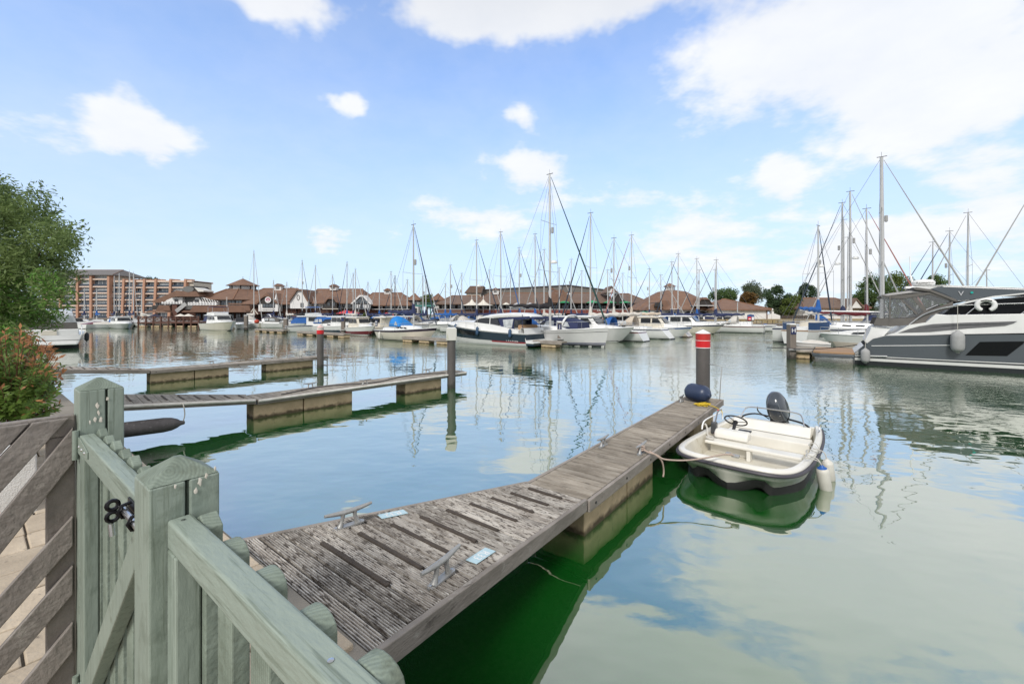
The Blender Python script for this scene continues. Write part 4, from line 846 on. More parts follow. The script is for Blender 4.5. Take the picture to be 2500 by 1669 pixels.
st_ = MB().bar((r.X(434), -.5, r.Z(760)), (r.X(458), -.5, r.Z(741)), .1, .9).build('stair_balustrade', m_galv, r.t)
# ---- row of brown roofed shops
s1 = Bld('shop_building', 'brown roofed shop with round tree sign in its dark dormer', 102, 650)
s1.hip('roof', m_roof, 566, 724, 741, 699.5, -1.2, 17, 3.0, 3.6); s1.box('upper_wall', m_wall, 584, 716, 741, 753, .6, 14); s1.box('lower_wall', m_brick, 586, 718, 753, 783, .9, 14)
s1.vent(640, 694, 687, 706, 1.7, 7.6)
s1.poly('dormer', m_timber, [(640, 742), (647, 729), (657, 723), (668, 723), (678, 729), (685, 742)], -1.6, 5)
s1.poly('dormer_roof', m_roof, [(634, 741), (662, 714.5), (691, 741), (684, 741), (675, 730), (668, 724.5), (657, 724.5), (648, 730), (641, 741)], -1.9, 6)
ms = M('sign_white', (.75, .74, .72), .5); mp_ = M('sign_pink', (.60, .22, .28), .5)
sg = MB().lathe([(.74, 0), (.74, .12)], 20, (s1.X(665), -1.74, s1.Z(732.5)), Matrix.Rotation(math.pi / 2, 3, 'X')).build('round_sign', ms, s1.t)
MB().bb(s1.X(665) - .06, s1.X(665) + .06, -1.90, -1.865, s1.Z(737), s1.Z(731)).build('tree_emblem', mp_, sg)
for q in range(7): MB().lathe([(.16, 0), (.16, .03)], 8, (s1.X(665) + .38 * math.cos(q * math.pi / 6), -1.865, s1.Z(733) + .42 * math.sin(q * math.pi / 6)), Matrix.Rotation(math.pi / 2, 3, 'X')).build('tree_emblem', mp_, sg)
fp = MB().tube([(s1.X(684.4), -1.8, s1.Z(741)), (s1.X(684.4), -1.8, s1.Z(717))], .06, 6).build('flag_pole', m_white, s1.t); MB().prism([(s1.X(684), s1.Z(718)), (s1.X(682), s1.Z(727)), (s1.X(679.6), s1.Z(733)), (s1.X(683.6), s1.Z(730.5))], -1.84, -1.80, 'y').build('flag', m_white, fp)
MB().bb(s1.X(650), s1.X(680), -1.53, -1.505, s1.Z(757.4), s1.Z(755.8)).build('sign_lettering', m_greyw, s1.t)
s1.box('bay_box', m_wall, 640, 687, 740, 760, -1.5, .5); s1.win(650, 680, 740.5, 751.5, -1.5, nx=4); s1.win(592, 614, 733.5, 746, .55, nx=2) ; s1.win(622, 633, 741.5, 751, .55, nx=2, mat=m_blind); s1.win(688, 698, 741.5, 753, .55, nx=2); s1.win(700, 714, 741.5, 753, .55, nx=2, mat=m_blind)
s1.poly('porch_gable', m_brick, [(625, 767), (635, 753.5), (645, 767)], -2.5, .8); s1.poly('porch_barge', m_cream, [(623.5, 767), (635, 751.5), (646.5, 767), (644, 767), (635, 755.5), (626, 767)], -2.6, -2.5)
for k in range(6): s1.win(592 + k * 20, 608 + k * 20, 764, 780, .85, nx=3)
s2 = Bld('shop_building', 'white gabled shop with a black ring sign on its gable', 102, 800)
s2.hip('roof', m_roof, 738, 890, 739, 701.5, -1.2, 16, .3, 3.0); s2.box('upper_wall', m_wall, 746, 886, 739, 752.5, .6, 14); s2.box('lower_wall', m_brick, 722, 888, 752.6, 783, .9, 14)
s2.poly('gable', m_wall, [(720, 753), (720, 735), (738, 710), (748, 710), (762, 735), (762, 753)], -2.2, 3); s2.poly('gable_roof', m_roof, [(716, 738), (737, 707), (749, 707), (767, 738), (763, 737), (748, 710.5), (738.5, 710.5), (720, 737)], -2.7, 8)
MB().tube([(s2.X(739.5) + .30 * math.cos(q), -2.26, s2.Z(727) + .62 * math.sin(q)) for q in [2 * math.pi * j / 18 for j in range(18)]], .06, 5, closed=True).build('ring_sign', m_timber, s2.t)
s2.win(745, 752, 740, 750, -2.2, nx=1); s2.vent(788.5, 696, 689, 705, 1.7, 6.6)
for (a, c_) in ((804, 826), ):
    s2.poly('dormer', m_timber, [(a - 2, 752), (a - 2, 738), (a + 4, 730), (c_ - 4, 730), (c_ + 2, 738), (c_ + 2, 752)], -1.4, 4); s2.poly('dormer_roof', m_roof, [(a - 7, 739), (a + 11, 723), (c_ + 7, 739), (c_ + 2, 738.5), (c_ - 4, 730.2), (a + 4, 730.2), (a - 2, 738.5)], -1.8, 5)
    s2.box('balcony_slab', m_cream, a - 8, c_ + 8, 753.2, 755, -2.0, .5); s2.box('balcony_rail', m_timber, a - 4, c_ + 4, 747, 753, -1.9, -1.8); s2.win(a + 1, a + 9, 738, 752, -1.42, nx=2); s2.win(a + 13, c_ - 1, 738, 752, -1.42, nx=2)
for (a, c_) in ((766, 774), (787, 792), (796, 801), (834, 840), (846, 856), (864, 874)): s2.win(a, c_, 740.5, 751, .55, nx=1)
for k in range(8): s2.win(726 + k * 20, 741 + k * 20, 763, 780, .85, nx=3)
s3 = Bld('shop_building', 'brown roofed shop with glazed white bargeboard gable in front', 100, 930)
s3.hip('roof', m_roof, 878, 1004, 744, 711.5, -1.2, 15, .8, 4.0); s3.box('upper_wall', m_timber, 884, 998, 744, 755, .6, 13); s3.box('lower_wall', m_brick, 872, 1000, 755.2, 783, .9, 13); s3.vent(927, 706, 699.5, 714.5, 1.6, 6.9)
s3.poly('glass_gable', m_glass, [(868, 755), (868, 742), (889, 724), (910, 742), (910, 755)], -1.6, 2)
s3.poly('bargeboard', m_wall, [(863, 742), (884, 721), (894, 721), (913, 743), (909.5, 743), (893, 725), (885, 725), (868, 742)], -1.9, 1)
gg = s3.box('gable_mullion', m_timber, 868, 910, 741, 742.4, -1.75, -1.62)
for x in (876, 882, 889, 896, 902): s3.box('gable_mullion', m_timber, x - .5, x + .5, 730 + abs(x - 889) * .9, 754, -1.74, -1.61)
for (a, c_) in ((873, 885), (893, 907)): s3.win(a, c_, 744, 751.5, -1.66, nx=4, mat=m_blind, fmat=m_white)
s3.win(920, 934, 746, 753, .55, nx=2, mat=m_blind); s3.win(940, 960, 746, 753, .55, nx=3); s3.win(966, 990, 746, 753, .55, nx=3)
s3.box('white_band', m_white, 864, 1000, 754.2, 755.1, -.6, .5)
for k in range(6): s3.win(876 + k * 20, 891 + k * 20, 764, 780, .85, nx=3)
# ---- twin turrets with the footbridge
for i, (pc, lab) in enumerate(((1013, 'left of two pyramid roofed turrets beside the teal footbridge'), (1070, 'right of two pyramid roofed turrets beside the teal footbridge'))):
    tb = Bld('turret', lab, 104, pc, 'turret'); w = 15
    tb.hip('roof', m_roof, pc - w, pc + w, 731, 716.5, -1.5, 1.6, 1.5, 1.5); tb.box('body', m_wall, pc - 10, pc + 10, 731, 783, -.9, .9); tb.box('dark_storey', m_timber, pc - 10.5, pc + 10.5, 734, 737, -.95, .95); tb.win(pc - 7, pc + 7, 738, 746, -.96, nx=2); tb.win(pc - 7, pc + 7, 752, 762, -.96, nx=2)
fbg = Bld('footbridge', 'teal footbridge between the two pyramid turrets', 101, 1040, 'bridge')
m_teal = M('teal_steel', (.05, .20, .18), .5)
fbg.box('deck', m_teal, 1016, 1064, 744, 748.5, -.8, .8); fbg.box('top_rail', m_teal, 1016, 1064, 739.6, 740.4, -.8, -.7)
for k in range(13): fbg.box('baluster', m_teal, 1017 + k * 3.8, 1017.5 + k * 3.8, 740.4, 744, -.78, -.72)
fbg.box('leg', m_teal, 1028, 1030, 748.5, 782, -.2, .2); fbg.box('leg', m_teal, 1050, 1052, 748.5, 782, -.2, .2)
# ---- long shop terrace with the grey hall behind
h = Bld('cinema_hall', 'huge grey roofed hall rising behind the long shop terrace', 122, 1300)
h.poly('hall', m_hall, [(1144, 770), (1144, 708), (1180, 704), (1394, 692.5), (1488, 704), (1500, 712), (1500, 770)], 6, 40); h.poly('roof_edge', m_slate, [(1143, 709), (1180, 704.5), (1394, 693), (1489, 704.5), (1489, 703), (1394, 691.4), (1180, 703)], 5.6, 40.4)
h.poly('stair_tower', m_cream, [(1136, 770), (1136, 714), (1150, 714), (1172, 714), (1172, 770)], 3, 10); h.poly('tower_roof', m_roof2, [(1131, 713.8), (1146, 696.5), (1180, 696.5), (1174, 713.8)], 2.4, 11)
l = Bld('shop_terrace', 'long brown roofed shop terrace with parasols on its first floor balcony', 100, 1320)
l.hip('roof', m_roof2, 1064, 1176, 741, 719.5, -1.0, 12, 3, 1.0); l.hip('roof', m_roof2, 1150, 1356, 740.5, 712, -1.2, 14, 4, 1.0); l.hip('roof', m_roof2, 1340, 1508, 738, 712, -1.2, 14, 1, 2.0); l.hip('roof', m_roof2, 1496, 1585, 738.5, 714.5, -1.2, 12, 3, 3.4)
l.poly('cross_gable', m_roof, [(1330, 739), (1352, 708.5), (1374, 708.5), (1392, 739)], -1.6, 9)
l.box('upper_wall', m_timber, 1068, 1520, 740.5, 756, 2.2, 12); l.box('upper_wall_end', m_wall, 1520, 1582, 738.6, 756, 1.2, 11); l.box('lower_wall', m_brick, 1068, 1582, 764, 783, 1.4, 12)
l.box('parapet', m_redbrick, 1178, 1560, 755.6, 765, -1.0, -.7); l.box('coping', m_white, 1178, 1560, 754.6, 755.5, -1.1, -.6); l.box('terrace_slab', m_brick, 1100, 1575, 763, 764.0, -.69, 2.1)
l.box('parapet_left', m_brick, 1066, 1177, 755.5, 763, -.8, -.5); l.box('coping_left', m_white, 1066, 1177, 754.6, 755.4, -.9, -.4); l.poly('canopy_roof', m_roof2, [(1068, 768), (1078, 760), (1165, 760), (1165, 768)], -2.4, -.85)
for (x, c_) in ((1208, 0), (1352, 0)): l.vent(x, 705, 698.5, 716, 1.5, 5.5)
l.poly('end_gable', m_wall, [(1478, 715), (1490, 700), (1502, 715)], -1.0, 4); l.poly('end_gable_roof', m_roof2, [(1475, 715), (1490, 698), (1506, 715), (1502, 715), (1490, 700.6), (1478, 715)], -1.4, 5)
l.poly('timber_gable', m_timber, [(1484, 745), (1504, 716), (1530, 745)], -1.7, 2.0); l.poly('gable_edge', m_greyw, [(1481, 745), (1504, 713.5), (1533, 745), (1529, 745), (1504, 717.5), (1486, 745)], -1.9, -1.7)
for k in range(22): l.win(1074 + k * 20, 1089 + k * 20, 743.5, 754, 2.15, nx=3, mat=m_blind if k % 3 == 0 else m_glass)
l.win(1556, 1570, 742, 752, 1.15, nx=2); l.win(1528, 1546, 743, 753, 1.15, nx=3)
for k in range(24): l.win(1074 + k * 21, 1090 + k * 21, 767, 781, 1.35, nx=3)
text('CASA BRASIL', .62, m_white, l.t, frame((l.X(1474), -1.03, l.Z(757.9)), (1, 0, 0), (0, 0, 1)), extrude=.02)
for k in range(30): l.box('rail_post', m_timber, 1180 + k * 12.6, 1180.7 + k * 12.6, 750.6, 754.5, -.86, -.80)
l.box('hand_rail', m_timber, 1178, 1560, 750, 750.6, -.87, -.79)
# ---- octagonal pub and white annex on the right
p_ = Bld('pub', 'octagonal brown roofed pub crowned by a white louvred lantern', 82, 1680)
octa(p_, 'wall', m_wall, 1690, 9, [(108, 785), (108, 756)])
mr = octa(p_, 'roof', m_roof, 1682, 9, [(122, 756.4), (122, 754.6), (74, 726), (36, 706), (12, 702)])
octa(p_, 'lantern', m_wall, 1677, 9, [(10.8, 703.5), (10.8, 692)]); octa(p_, 'lantern_roof', m_roof, 1677, 9, [(16, 692.2), (16, 691.2), (.6, 682.5)]); octa(p_, 'lantern_cornice', m_white, 1677, 9, [(15, 693.4), (15.4, 692.4)])
for x in (1668, 1674, 1680, 1686): p_.box('louvre', m_greyw, x - .3, x + .3, 694.5, 702, 7.9, 8.2)
p_.poly('sign_gable', m_timber, [(1700, 746), (1706, 732), (1726, 732), (1736, 746)], -.6, 5); p_.box('sign_shelf', m_white, 1690, 1742, 745.4, 746.6, -1.2, 5); p_.poly('sign_roof', m_roof, [(1697, 746), (1712, 726), (1720, 726), (1741, 746), (1736, 745.6), (1726, 731.6), (1706, 731.6), (1700, 745.6)], -.9, 6)
p_.poly('sign_gable', m_timber, [(1602, 748), (1606, 738), (1618, 738), (1622, 748)], .5, 6)
p_.poly('left_roof', m_roof, [(1578, 757), (1584, 750), (1618, 733), (1640, 733), (1640, 757)], 1.4, 14); p_.box('left_wall', m_wall, 1586, 1640, 757, 785, 1.8, 13)
yF = 9 - 108 / F * 82 * math.cos(math.pi / 8)
for k, x in enumerate((1612, 1644, 1687, 1719, 1772)):
    y_ = yF - .06 if 1640 < x < 1735 else yF + .9
    arc = [(x - 9, 783), (x - 9, 768)] + [(x - 9 * math.cos(q), 768 - 5.5 * math.sin(q)) for q in [math.pi * j / 8 for j in range(1, 8)]] + [(x + 9, 768), (x + 9, 783)]
    aw = p_.poly('arched_window', m_timber, arc, y_ - .12, y_ + 1.6); arc2 = [(x + (a - x) * .78, 783.5 + (c_ - 783.5) * .9) for a, c_ in arc]; p_.poly('pane', m_glass, arc2, y_ - .16, y_ - .115, aw)
    for q in (-2.5, 2.5): p_.box('glazing_bar', m_white, x + q - .35, x + q + .35, 767, 783, y_ - .2, y_ - .161)
    MB().tube([(p_.X(x - 10.5 * math.cos(q)), y_ - .16, p_.Z(768 - 7 * math.sin(q))) for q in [math.pi * j / 10 for j in range(11)]], .12, 5).build('arch_trim', m_timber, p_.t)
an = Bld('pub_annex', 'plain white walled annex with brown hipped roof by the grass bank', 80, 1830)
an.hip('roof', m_roof, 1735, 1880, 754.5, 727.5, -.55, 14, 5.5, 5.0); an.box('wall', m_wall, 1745, 1872, 754.6, 786, .0, 13); an.box('drain_pipe', m_brick, 1871, 1872.6, 755, 785, -.15, -.02)
sgn_ = Bld('notice_board', 'blue and red notice board on posts before the white annex', 72.5, 1832, 'sign')
sgn_.box('post', m_timber, 1826.2, 1827.4, 768, 792, 0, .1); sgn_.box('post', m_timber, 1838.6, 1839.8, 768, 792, 0, .1)
sgn_.poly('board', M('board_blue', (.05, .09, .22), .5), [(1824, 781), (1824, 768.6), (1832, 766.6), (1841, 768.6), (1841, 781)], -.06, -.005); sgn_.box('red_panel', m_red, 1825, 1833.5, 773.4, 782, -.09, -.062); sgn_.box('white_panel', m_white, 1835, 1840, 773.4, 781, -.09, -.062)
sgn_.box('panel_mark', m_white, 1827, 1832, 777, 779.4, -.1, -.091)
gw = Bld('garden_wall', 'white wall with curved coping beside the wooden fence', 80, 1888, 'wall')
gw.poly('wall', m_wall, [(1874, 784), (1874, 769), (1880, 766), (1886, 765), (1892, 765.5), (1899, 768), (1905, 770), (1905, 784)], 0, .4); gw.box('pier', m_wall, 1883.4, 1888.4, 760, 784.5, -.12, .5); MB().lathe([(.01, -.3), (.22, -.1), (.28, .1), (.14, .3), (.01, .36)], 10, (gw.X(1886), .2, gw.Z(760) + .25)).build('finial', m_wall, gw.t, smooth=True)
wf = Bld('timber_fence', 'dark timber board fence behind the grass bank on the right', 80, 1945, 'fence')
for k in range(30): wf.box('board', m_batten, 1908 + k * 2.7, 1910.4 + k * 2.7, 769 + .5 * (k % 3), 784.5, -.03 + .02 * (k % 2), 0)
wf.box('rail', m_batten, 1907, 1990, 773, 774, .012, .08)
hs = Bld('bungalow', 'white walled house with weathered brown roof behind the right hand yachts', 84, 2035)
hs.hip('roof', m_roof2, 1955, 2118, 751, 726, -1.0, 10, 3, 3); hs.box('wall', m_wall, 1962, 2112, 751.2, 787, .2, 9); hs.poly('gable', m_wall, [(2060, 752), (2075, 731), (2092, 752)], -1.4, 2); hs.poly('gable_roof', m_roof2, [(2056, 753), (2075, 728), (2096, 753), (2092, 753), (2075, 731.4), (2060, 753)], -1.7, 3)
for x in (1975, 2000, 2025, 2045, 2100): hs.win(x, x + 9, 757, 770, .14, nx=2)
# quay rail on the right and floating walkway
qr = Bld('quay_railing', 'thin dark handrail along the far quay by the grass bank', 70.4, 1860, 'railing')
for k in range(14): qr.box('post', m_timber, 1795 + k * 13, 1795.8 + k * 13, 781.5, 790, 0, .06)
qr.box('top_rail', m_timber, 1794, 1966, 781, 781.7, -.01, .07); qr.box('mid_rail', m_timber, 1794, 1966, 785.2, 785.7, 0, .06)
wk = Bld('floating_walkway', 'pale floating walkway below the grass bank', 66, 1860, 'pontoon')
MB().bb(wk.X(1815), wk.X(1920), -1, 1.2, -.72, -.52).build('deck', m_deckf, wk.t); 
for x in (1835, 1862, 1890, 1912): MB().bb(wk.X(x - 6), wk.X(x + 6), -.8, 1, -1.4, -.721).build('float', m_float, wk.t)
MB().bb(wk.X(1859), wk.X(1864.4), -.9, -.5, -.519, .05).build('service_box', m_blue, wk.t, bevel=.03)
# ---- timber dining terrace over the water, left
tr = Bld('dining_terrace', 'dark brown timber dining terrace on piles in front of the restaurant', 82, 410, 'terrace')
MB().bb(tr.X(334), tr.X(486), 0, 8, -.25, .0).build('deck', m_brick, tr.t)
for k in range(9): MB().bb(tr.X(336 + k * 18.4), tr.X(338.4 + k * 18.4), -.05, .2, -1.9, 1.15).build('pile', m_brick, tr.t)
for z_ in (1.05, .62): MB().bb(tr.X(334), tr.X(486), .0, .1, z_, z_ + .09).build('rail', m_brick, tr.t)
for k in range(8):
    for s_ in (0, 1): MB().bar((tr.X(339 + k * 18.4), .04, .05 if s_ else 1.0), (tr.X(354.4 + k * 18.4), .04, 1.0 if s_ else .05), .06, .07).build('cross_brace', m_brick, tr.t)
for k in range(5): MB().bb(tr.X(338 + k * 30), tr.X(358 + k * 30), .05, .4, -1.0, -.72).build('float', m_float, tr.t)
# ---- parasols and tents
def parasol(label, px, py, D, rad, hh, mat, base_z, group=None, tent=False):
    x, y = pd(px, D); zt = EYE - (py - YH) / F * D; t = T('parasol' if not tent else 'tent_canopy', label, 'parasol' if not tent else 'canopy', (x, y, base_z), .3, group); z = zt - base_z; n = 8
    prof = [(rad, z - hh), (rad * .55, z - hh * .5), (rad * .08, z)] if not tent else [(rad, z - hh), (rad * .55, z - hh * .78), (rad * .22, z - hh * .42), (rad * .06, z)]
    b = MB(); b.loft([[(r_ * math.cos(2 * math.pi * k / n), r_ * math.sin(2 * math.pi * k / n), q) for k in range(n)] for r_, q in prof], ring=True, caps=True); b.build('canopy', mat, t)
    MB().tube([(0, 0, 0), (0, 0, z + (.1 if not tent else 1.0))], .05, 6).build('pole', m_timber if not tent else m_white, t)
m_cv = M('canvas_white', (.68, .64, .56), .8); m_cg = M('canvas_green', (.03, .30, .13), .7); m_cr = M('canvas_red', (.62, .06, .07), .7); m_ct = M('canvas_grey', (.42, .41, .42), .8); m_cn = M('canvas_navy', (.02, .022, .05), .7); m_ctl = M('canvas_teal', (.02, .28, .20), .7)
TZ = EYE - (764 - YH) / F * 100
parasol('left peak of the white tensile canopy on the terrace', 1152, 731, 98.5, 2.5, 1.4, m_cv, TZ, tent=True); parasol('right peak of the white tensile canopy on the terrace', 1180, 731, 98.5, 2.6, 1.4, m_cv, TZ, tent=True)
for px, lab in ((1236, 'leftmost of three grey parasols on the terrace'), (1263, 'middle of three grey parasols on the terrace'), (1294, 'rightmost of three grey parasols on the terrace')): parasol(lab, px, 738, 99, 1.05, .55, m_ct if px > 1240 else m_cv, TZ)
for px, lab in ((1377, 'leftmost green parasol on the first floor terrace'), (1447, 'second green parasol from the left on the terrace'), (1488, 'third green parasol from the left on the terrace'), (1524, 'rightmost green parasol on the first floor terrace')): parasol(lab, px, 733, 99, 1.75, .6, m_cg, TZ)
parasol('teal parasol at ground level left of the pub', 1573, 759, 84, 1.6, .6, m_ctl, 1.0); parasol('red parasol in front of the white gabled shop', 845, 757, 92, 2.1, .75, m_cr, 1.0); parasol('wide red parasol right beside the other red parasol', 862, 759, 93, 1.6, .6, m_cr, 1.0); parasol('low red parasol by the glazed gable', 944, 763, 92, 1.2, .5, m_cr, 1.0); parasol('red parasol farthest right of the glazed gable', 964, 763, 93, 1.1, .5, m_cr, 1.0)
for px, lab, mt in ((356, 'leftmost white parasol on the dining terrace', m_cv), (379, 'navy parasol on the dining terrace', m_cn), (441, 'white parasol left of the pair on the dining terrace', m_cv), (460, 'white parasol right of the pair on the dining terrace', m_cv)): parasol(lab, px, 766, 86, 1.1, .5, mt, 1.0)
# ================================================================ TREES
def leaf_mat(name, c1, c2, c3=None):
    m = M(name, c1, .55, col2=c2, scale=3.5, amt=1, lo=.3, hi=.7, spec=.3, detail=3)
    if c3: layer(m, c3, 5, .60, .72, seed=4)
    nt = m.node_tree; N = nt.nodes; L = nt.links; b = N['Principled BSDF']; src = b.inputs['Base Color'].links[0].from_socket
    tr_ = N.new('ShaderNodeBsdfTranslucent'); L.new(src, tr_.inputs[0]); mx = N.new('ShaderNodeMixShader'); mx.inputs[0].default_value = .4; L.new(b.outputs[0], mx.inputs[1]); L.new(tr_.outputs[0], mx.inputs[2]); L.new(mx.outputs[0], N['Material Output'].inputs[0])
    return m
def limb_tube(b, a, c_, r0, r1, rr):
    a = Vector(a); c_ = Vector(c_); m_ = a.lerp(c_, .5) + Vector((rr.uniform(-.1, .1), rr.uniform(-.1, .1), rr.uniform(-.05, .1))) * (c_ - a).length * .5; b.tube(smooth_path([a, m_, c_], 3), [lerp(r0, r1, k / 6) for k in range(7)], 6)
def foliage(b, centers, n, leaf, rr, spread, aspect=.45, up=.0):
    for k in range(n):
        c_ = rr.choice(centers); d = Vector((rr.gauss(0, 1), rr.gauss(0, 1), rr.gauss(0, 1))); d = d / (d.length + 1e-6) * (rr.random() ** .45) * spread * c_[1]
        p = c_[0] + d; ax = Vector((rr.gauss(0, 1), rr.gauss(0, 1), rr.gauss(0, .7) + up)).normalized(); q = ax.cross(Vector((rr.gauss(0, 1), rr.gauss(0, 1), rr.gauss(0, 1)))).normalized(); l = leaf * rr.uniform(.6, 1.3)
        b.add([p - ax * l * .5, p + q * l * aspect * .5, p + ax * l * .5, p - q * l * aspect * .5], [(0, 1, 2, 3)])
def tree(label, px, D, py_top, py_crown, wpx, mat, n=2600, leaf=.36, seed=1, zg=1.5, name='tree', clumps=26, pine=False, trunk=None):
    rr = random.Random(seed); x, y = pd(px, D); t = T(name, label, 'tree', (x, y, zg), rr.uniform(0, 6)); zt = EYE - (py_top - YH) / F * D - zg; zc = EYE - (py_crown - YH) / F * D - zg; R_ = wpx / F * D / 2
    zc = min(zc, zt - .8 * R_ if not pine else zc); cz = (zt + zc) / 2; hz = (zt - zc) / 2
    cs = []
    for k in range(clumps):
        a = rr.uniform(0, 2 * math.pi); e = rr.uniform(-1, 1); q = rr.uniform(.45, .95); h_ = math.sqrt(max(0, 1 - e * e)) * (1 if not pine else (1.1 - .7 * (e + 1) / 2))
        cs.append((Vector((R_ * q * h_ * math.cos(a), R_ * q * h_ * math.sin(a), cz + hz * .85 * e)), rr.uniform(.6, 1.2)))
    tb = MB(); tb.tube([(0, 0, -.1), (.05, 0, zc * .5), (0, .06, cz)], [R_ * .11 + .06, R_ * .085 + .05, R_ * .045 + .03], 8); tb.build('trunk', trunk or m_bark, t, smooth=True)
    for k in range(7):
        c_ = cs[k * 3 % len(cs)][0]; lb = MB(); limb_tube(lb, (0, .03, lerp(zc * .6, cz, rr.random())), c_ * .9, R_ * .045 + .02, .012, rr); lb.build('limb', trunk or m_bark, t, smooth=True)
    b = MB(); cs.append((Vector((0, 0, cz)), 1.9)); cs.append((Vector((0, 0, cz - hz * .3)), 1.9)); foliage(b, cs, int(n * 2.4), leaf, rr, R_ * .40, .6); me = bpy.data.meshes.new('crown'); me.from_pydata(b.v, [], b.f); me.materials.append(mat); o = bpy.data.objects.new('crown', me); COL.objects.link(o); o.parent = t
    return t
m_bark = M('bark', (.09, .07, .055), .95, scale=8, bump=.8, bscale=20); lf1 = leaf_mat('leaf_mid', (.13, .20, .06), (.065, .115, .04)); lf2 = leaf_mat('leaf_pine', (.085, .14, .06), (.05, .085, .045)); lf3 = leaf_mat('leaf_light', (.17, .22, .055), (.09, .13, .035)); lf4 = leaf_mat('leaf_rust', (.27, .14, .045), (.13, .10, .035)); lf5 = leaf_mat('leaf_grey', (.16, .19, .11), (.09, .115, .065))
tree('dark round tree behind the left end of the annex roof', 1770, 105, 708, 740, 62, lf1, seed=2)
tree('tall pale green tree behind the annex', 1838, 108, 690, 745, 62, lf5, seed=3, n=2200); tree('rust tinted tree just above the annex roof', 1826, 100, 716, 745, 40, lf4, seed=4, n=1800)
tree('dark spreading pine right of the annex', 1896, 92, 700, 760, 58, lf2, seed=5, n=3000); tree('light green shrub by the timber fence', 1938, 88, 722, 778, 52, lf3, seed=6, n=2400, name='shrub'); tree('pine behind the blue sail cover of the ketch', 1968, 95, 691, 750, 44, lf2, seed=7, n=2400); tree('small pale shrub left of the light green shrub', 1912, 90, 735, 780, 40, lf5, seed=8, n=1500, name='shrub')
tree('left part of the tall trees behind the big motor yacht', 2130, 92, 674, 775, 86, lf1, seed=9, n=4200, clumps=40); tree('middle of the tall trees behind the big motor yacht', 2190, 96, 668, 775, 90, lf3, seed=10, n=4200, clumps=40); tree('right part of the tall trees behind the big motor yacht', 2268, 94, 672, 775, 86, lf1, seed=11, n=4200, clumps=40)
tree('dark treetop above the apartment wing roof', 360, 200, 676, 700, 34, lf2, seed=12, n=1400, leaf=.5); tree('second treetop above the apartment wing roof', 378, 205, 678, 700, 20, lf2, seed=13, n=900, leaf=.5)
tree('green treetop between the shop with round sign and the white gable', 715, 125, 706, 735, 40, lf1, seed=14, n=1500, leaf=.4); tree('pale tree between the two pyramid turrets', 1042, 118, 720, 750, 44, lf3, seed=15, n=1500, leaf=.35); tree('dark hedge tree left of the pub roof', 1592, 110, 732, 760, 44, lf1, seed=16, n=1500); tree('green shrub before the glazed gable shop', 893, 94, 764, 785, 22, lf3, seed=17, n=900, leaf=.25, zg=1.0, name='shrub')
# ---- olive tree on the near quay, left
def olive():
    rr = random.Random(21); D = 7.6; x, y = pd(-30, D); zg = QZ; t = T('olive_tree', 'leafy olive tree on the quay at the left edge', 'tree', (x, y, zg), 0); cs = []
    def loc(px, py, dy): q = Q(px, py, D + dy); return Vector((q.x - x, q.y - y, q.z - zg))
    for k in range(190):
        while True:
            px = rr.uniform(-260, 166); py = rr.uniform(425, 850)
            e = ((px + 10) / 182) ** 2 + ((py - 650) / 215) ** 2
            if px < -10: e = ((px + 10) / 250) ** 2 + ((py - 650) / 215) ** 2
            # the crown leans out at mid height and draws in below
            if e < 1 and not (py > 780 and px > 75) and not (py < 520 and px > 110): break
        cs.append((loc(px, py, rr.uniform(-1.0, 1.0)), rr.uniform(.5, 1.1)))
    tb = MB(); tb.tube([(0, 0, -.1), (.05, .02, .8), (-.03, .05, 1.5), (.02, 0, 2.1)], [.14, .11, .09, .05], 10); tb.build('trunk', m_bark, t, smooth=True)
    for k in range(26): lb = MB(); limb_tube(lb, (0, .02, rr.uniform(.8, 2.0)), cs[k * 5][0], .03, .004, rr); lb.build('limb', m_bark, t, smooth=True)
    m_ol = leaf_mat('leaf_olive', (.25, .33, .115), (.12, .18, .06), (.46, .50, .32)); m_ol2 = leaf_mat('leaf_olive_bright', (.20, .40, .065), (.11, .25, .05))
    b = MB(); foliage(b, cs, 50000, .088, rr, .36, .28, up=.3)
    me = bpy.data.meshes.new('crown'); me.from_pydata(b.v, [], b.f); me.materials.append(m_ol); o = bpy.data.objects.new('crown', me); COL.objects.link(o); o.parent = t
    b = MB(); foliage(b, [c_ for c_ in cs if c_[0].z < 2.2], 9000, .08, rr, .34, .3, up=.3); me = bpy.data.meshes.new('young_leaves'); me.from_pydata(b.v, [], b.f); me.materials.append(m_ol2); o = bpy.data.objects.new('young_leaves', me); COL.objects.link(o); o.parent = t
    # thin twigs that reach out of the crown
    for k in range(80):
        c_ = rr.choice(cs)[0]; d = Vector((rr.uniform(.2, 1), rr.uniform(-.5, .5), rr.uniform(-.1, .9))).normalized() * rr.uniform(.22, .42); MB().tube([c_, c_ + d * .5 + Vector((0, 0, .02)), c_ + d], [.005, .004, .002], 4).build('twig', m_bark, t)
        tw = MB(); foliage(tw, [(c_ + d * s, .12) for s in (.4, .6, .8, 1)], 26, .07, rr, .3, .28); me = bpy.data.meshes.new('twig_leaves'); me.from_pydata(tw.v, [], tw.f); me.materials.append(m_ol); o = bpy.data.objects.new('twig_leaves', me); COL.objects.link(o); o.parent = t
olive()
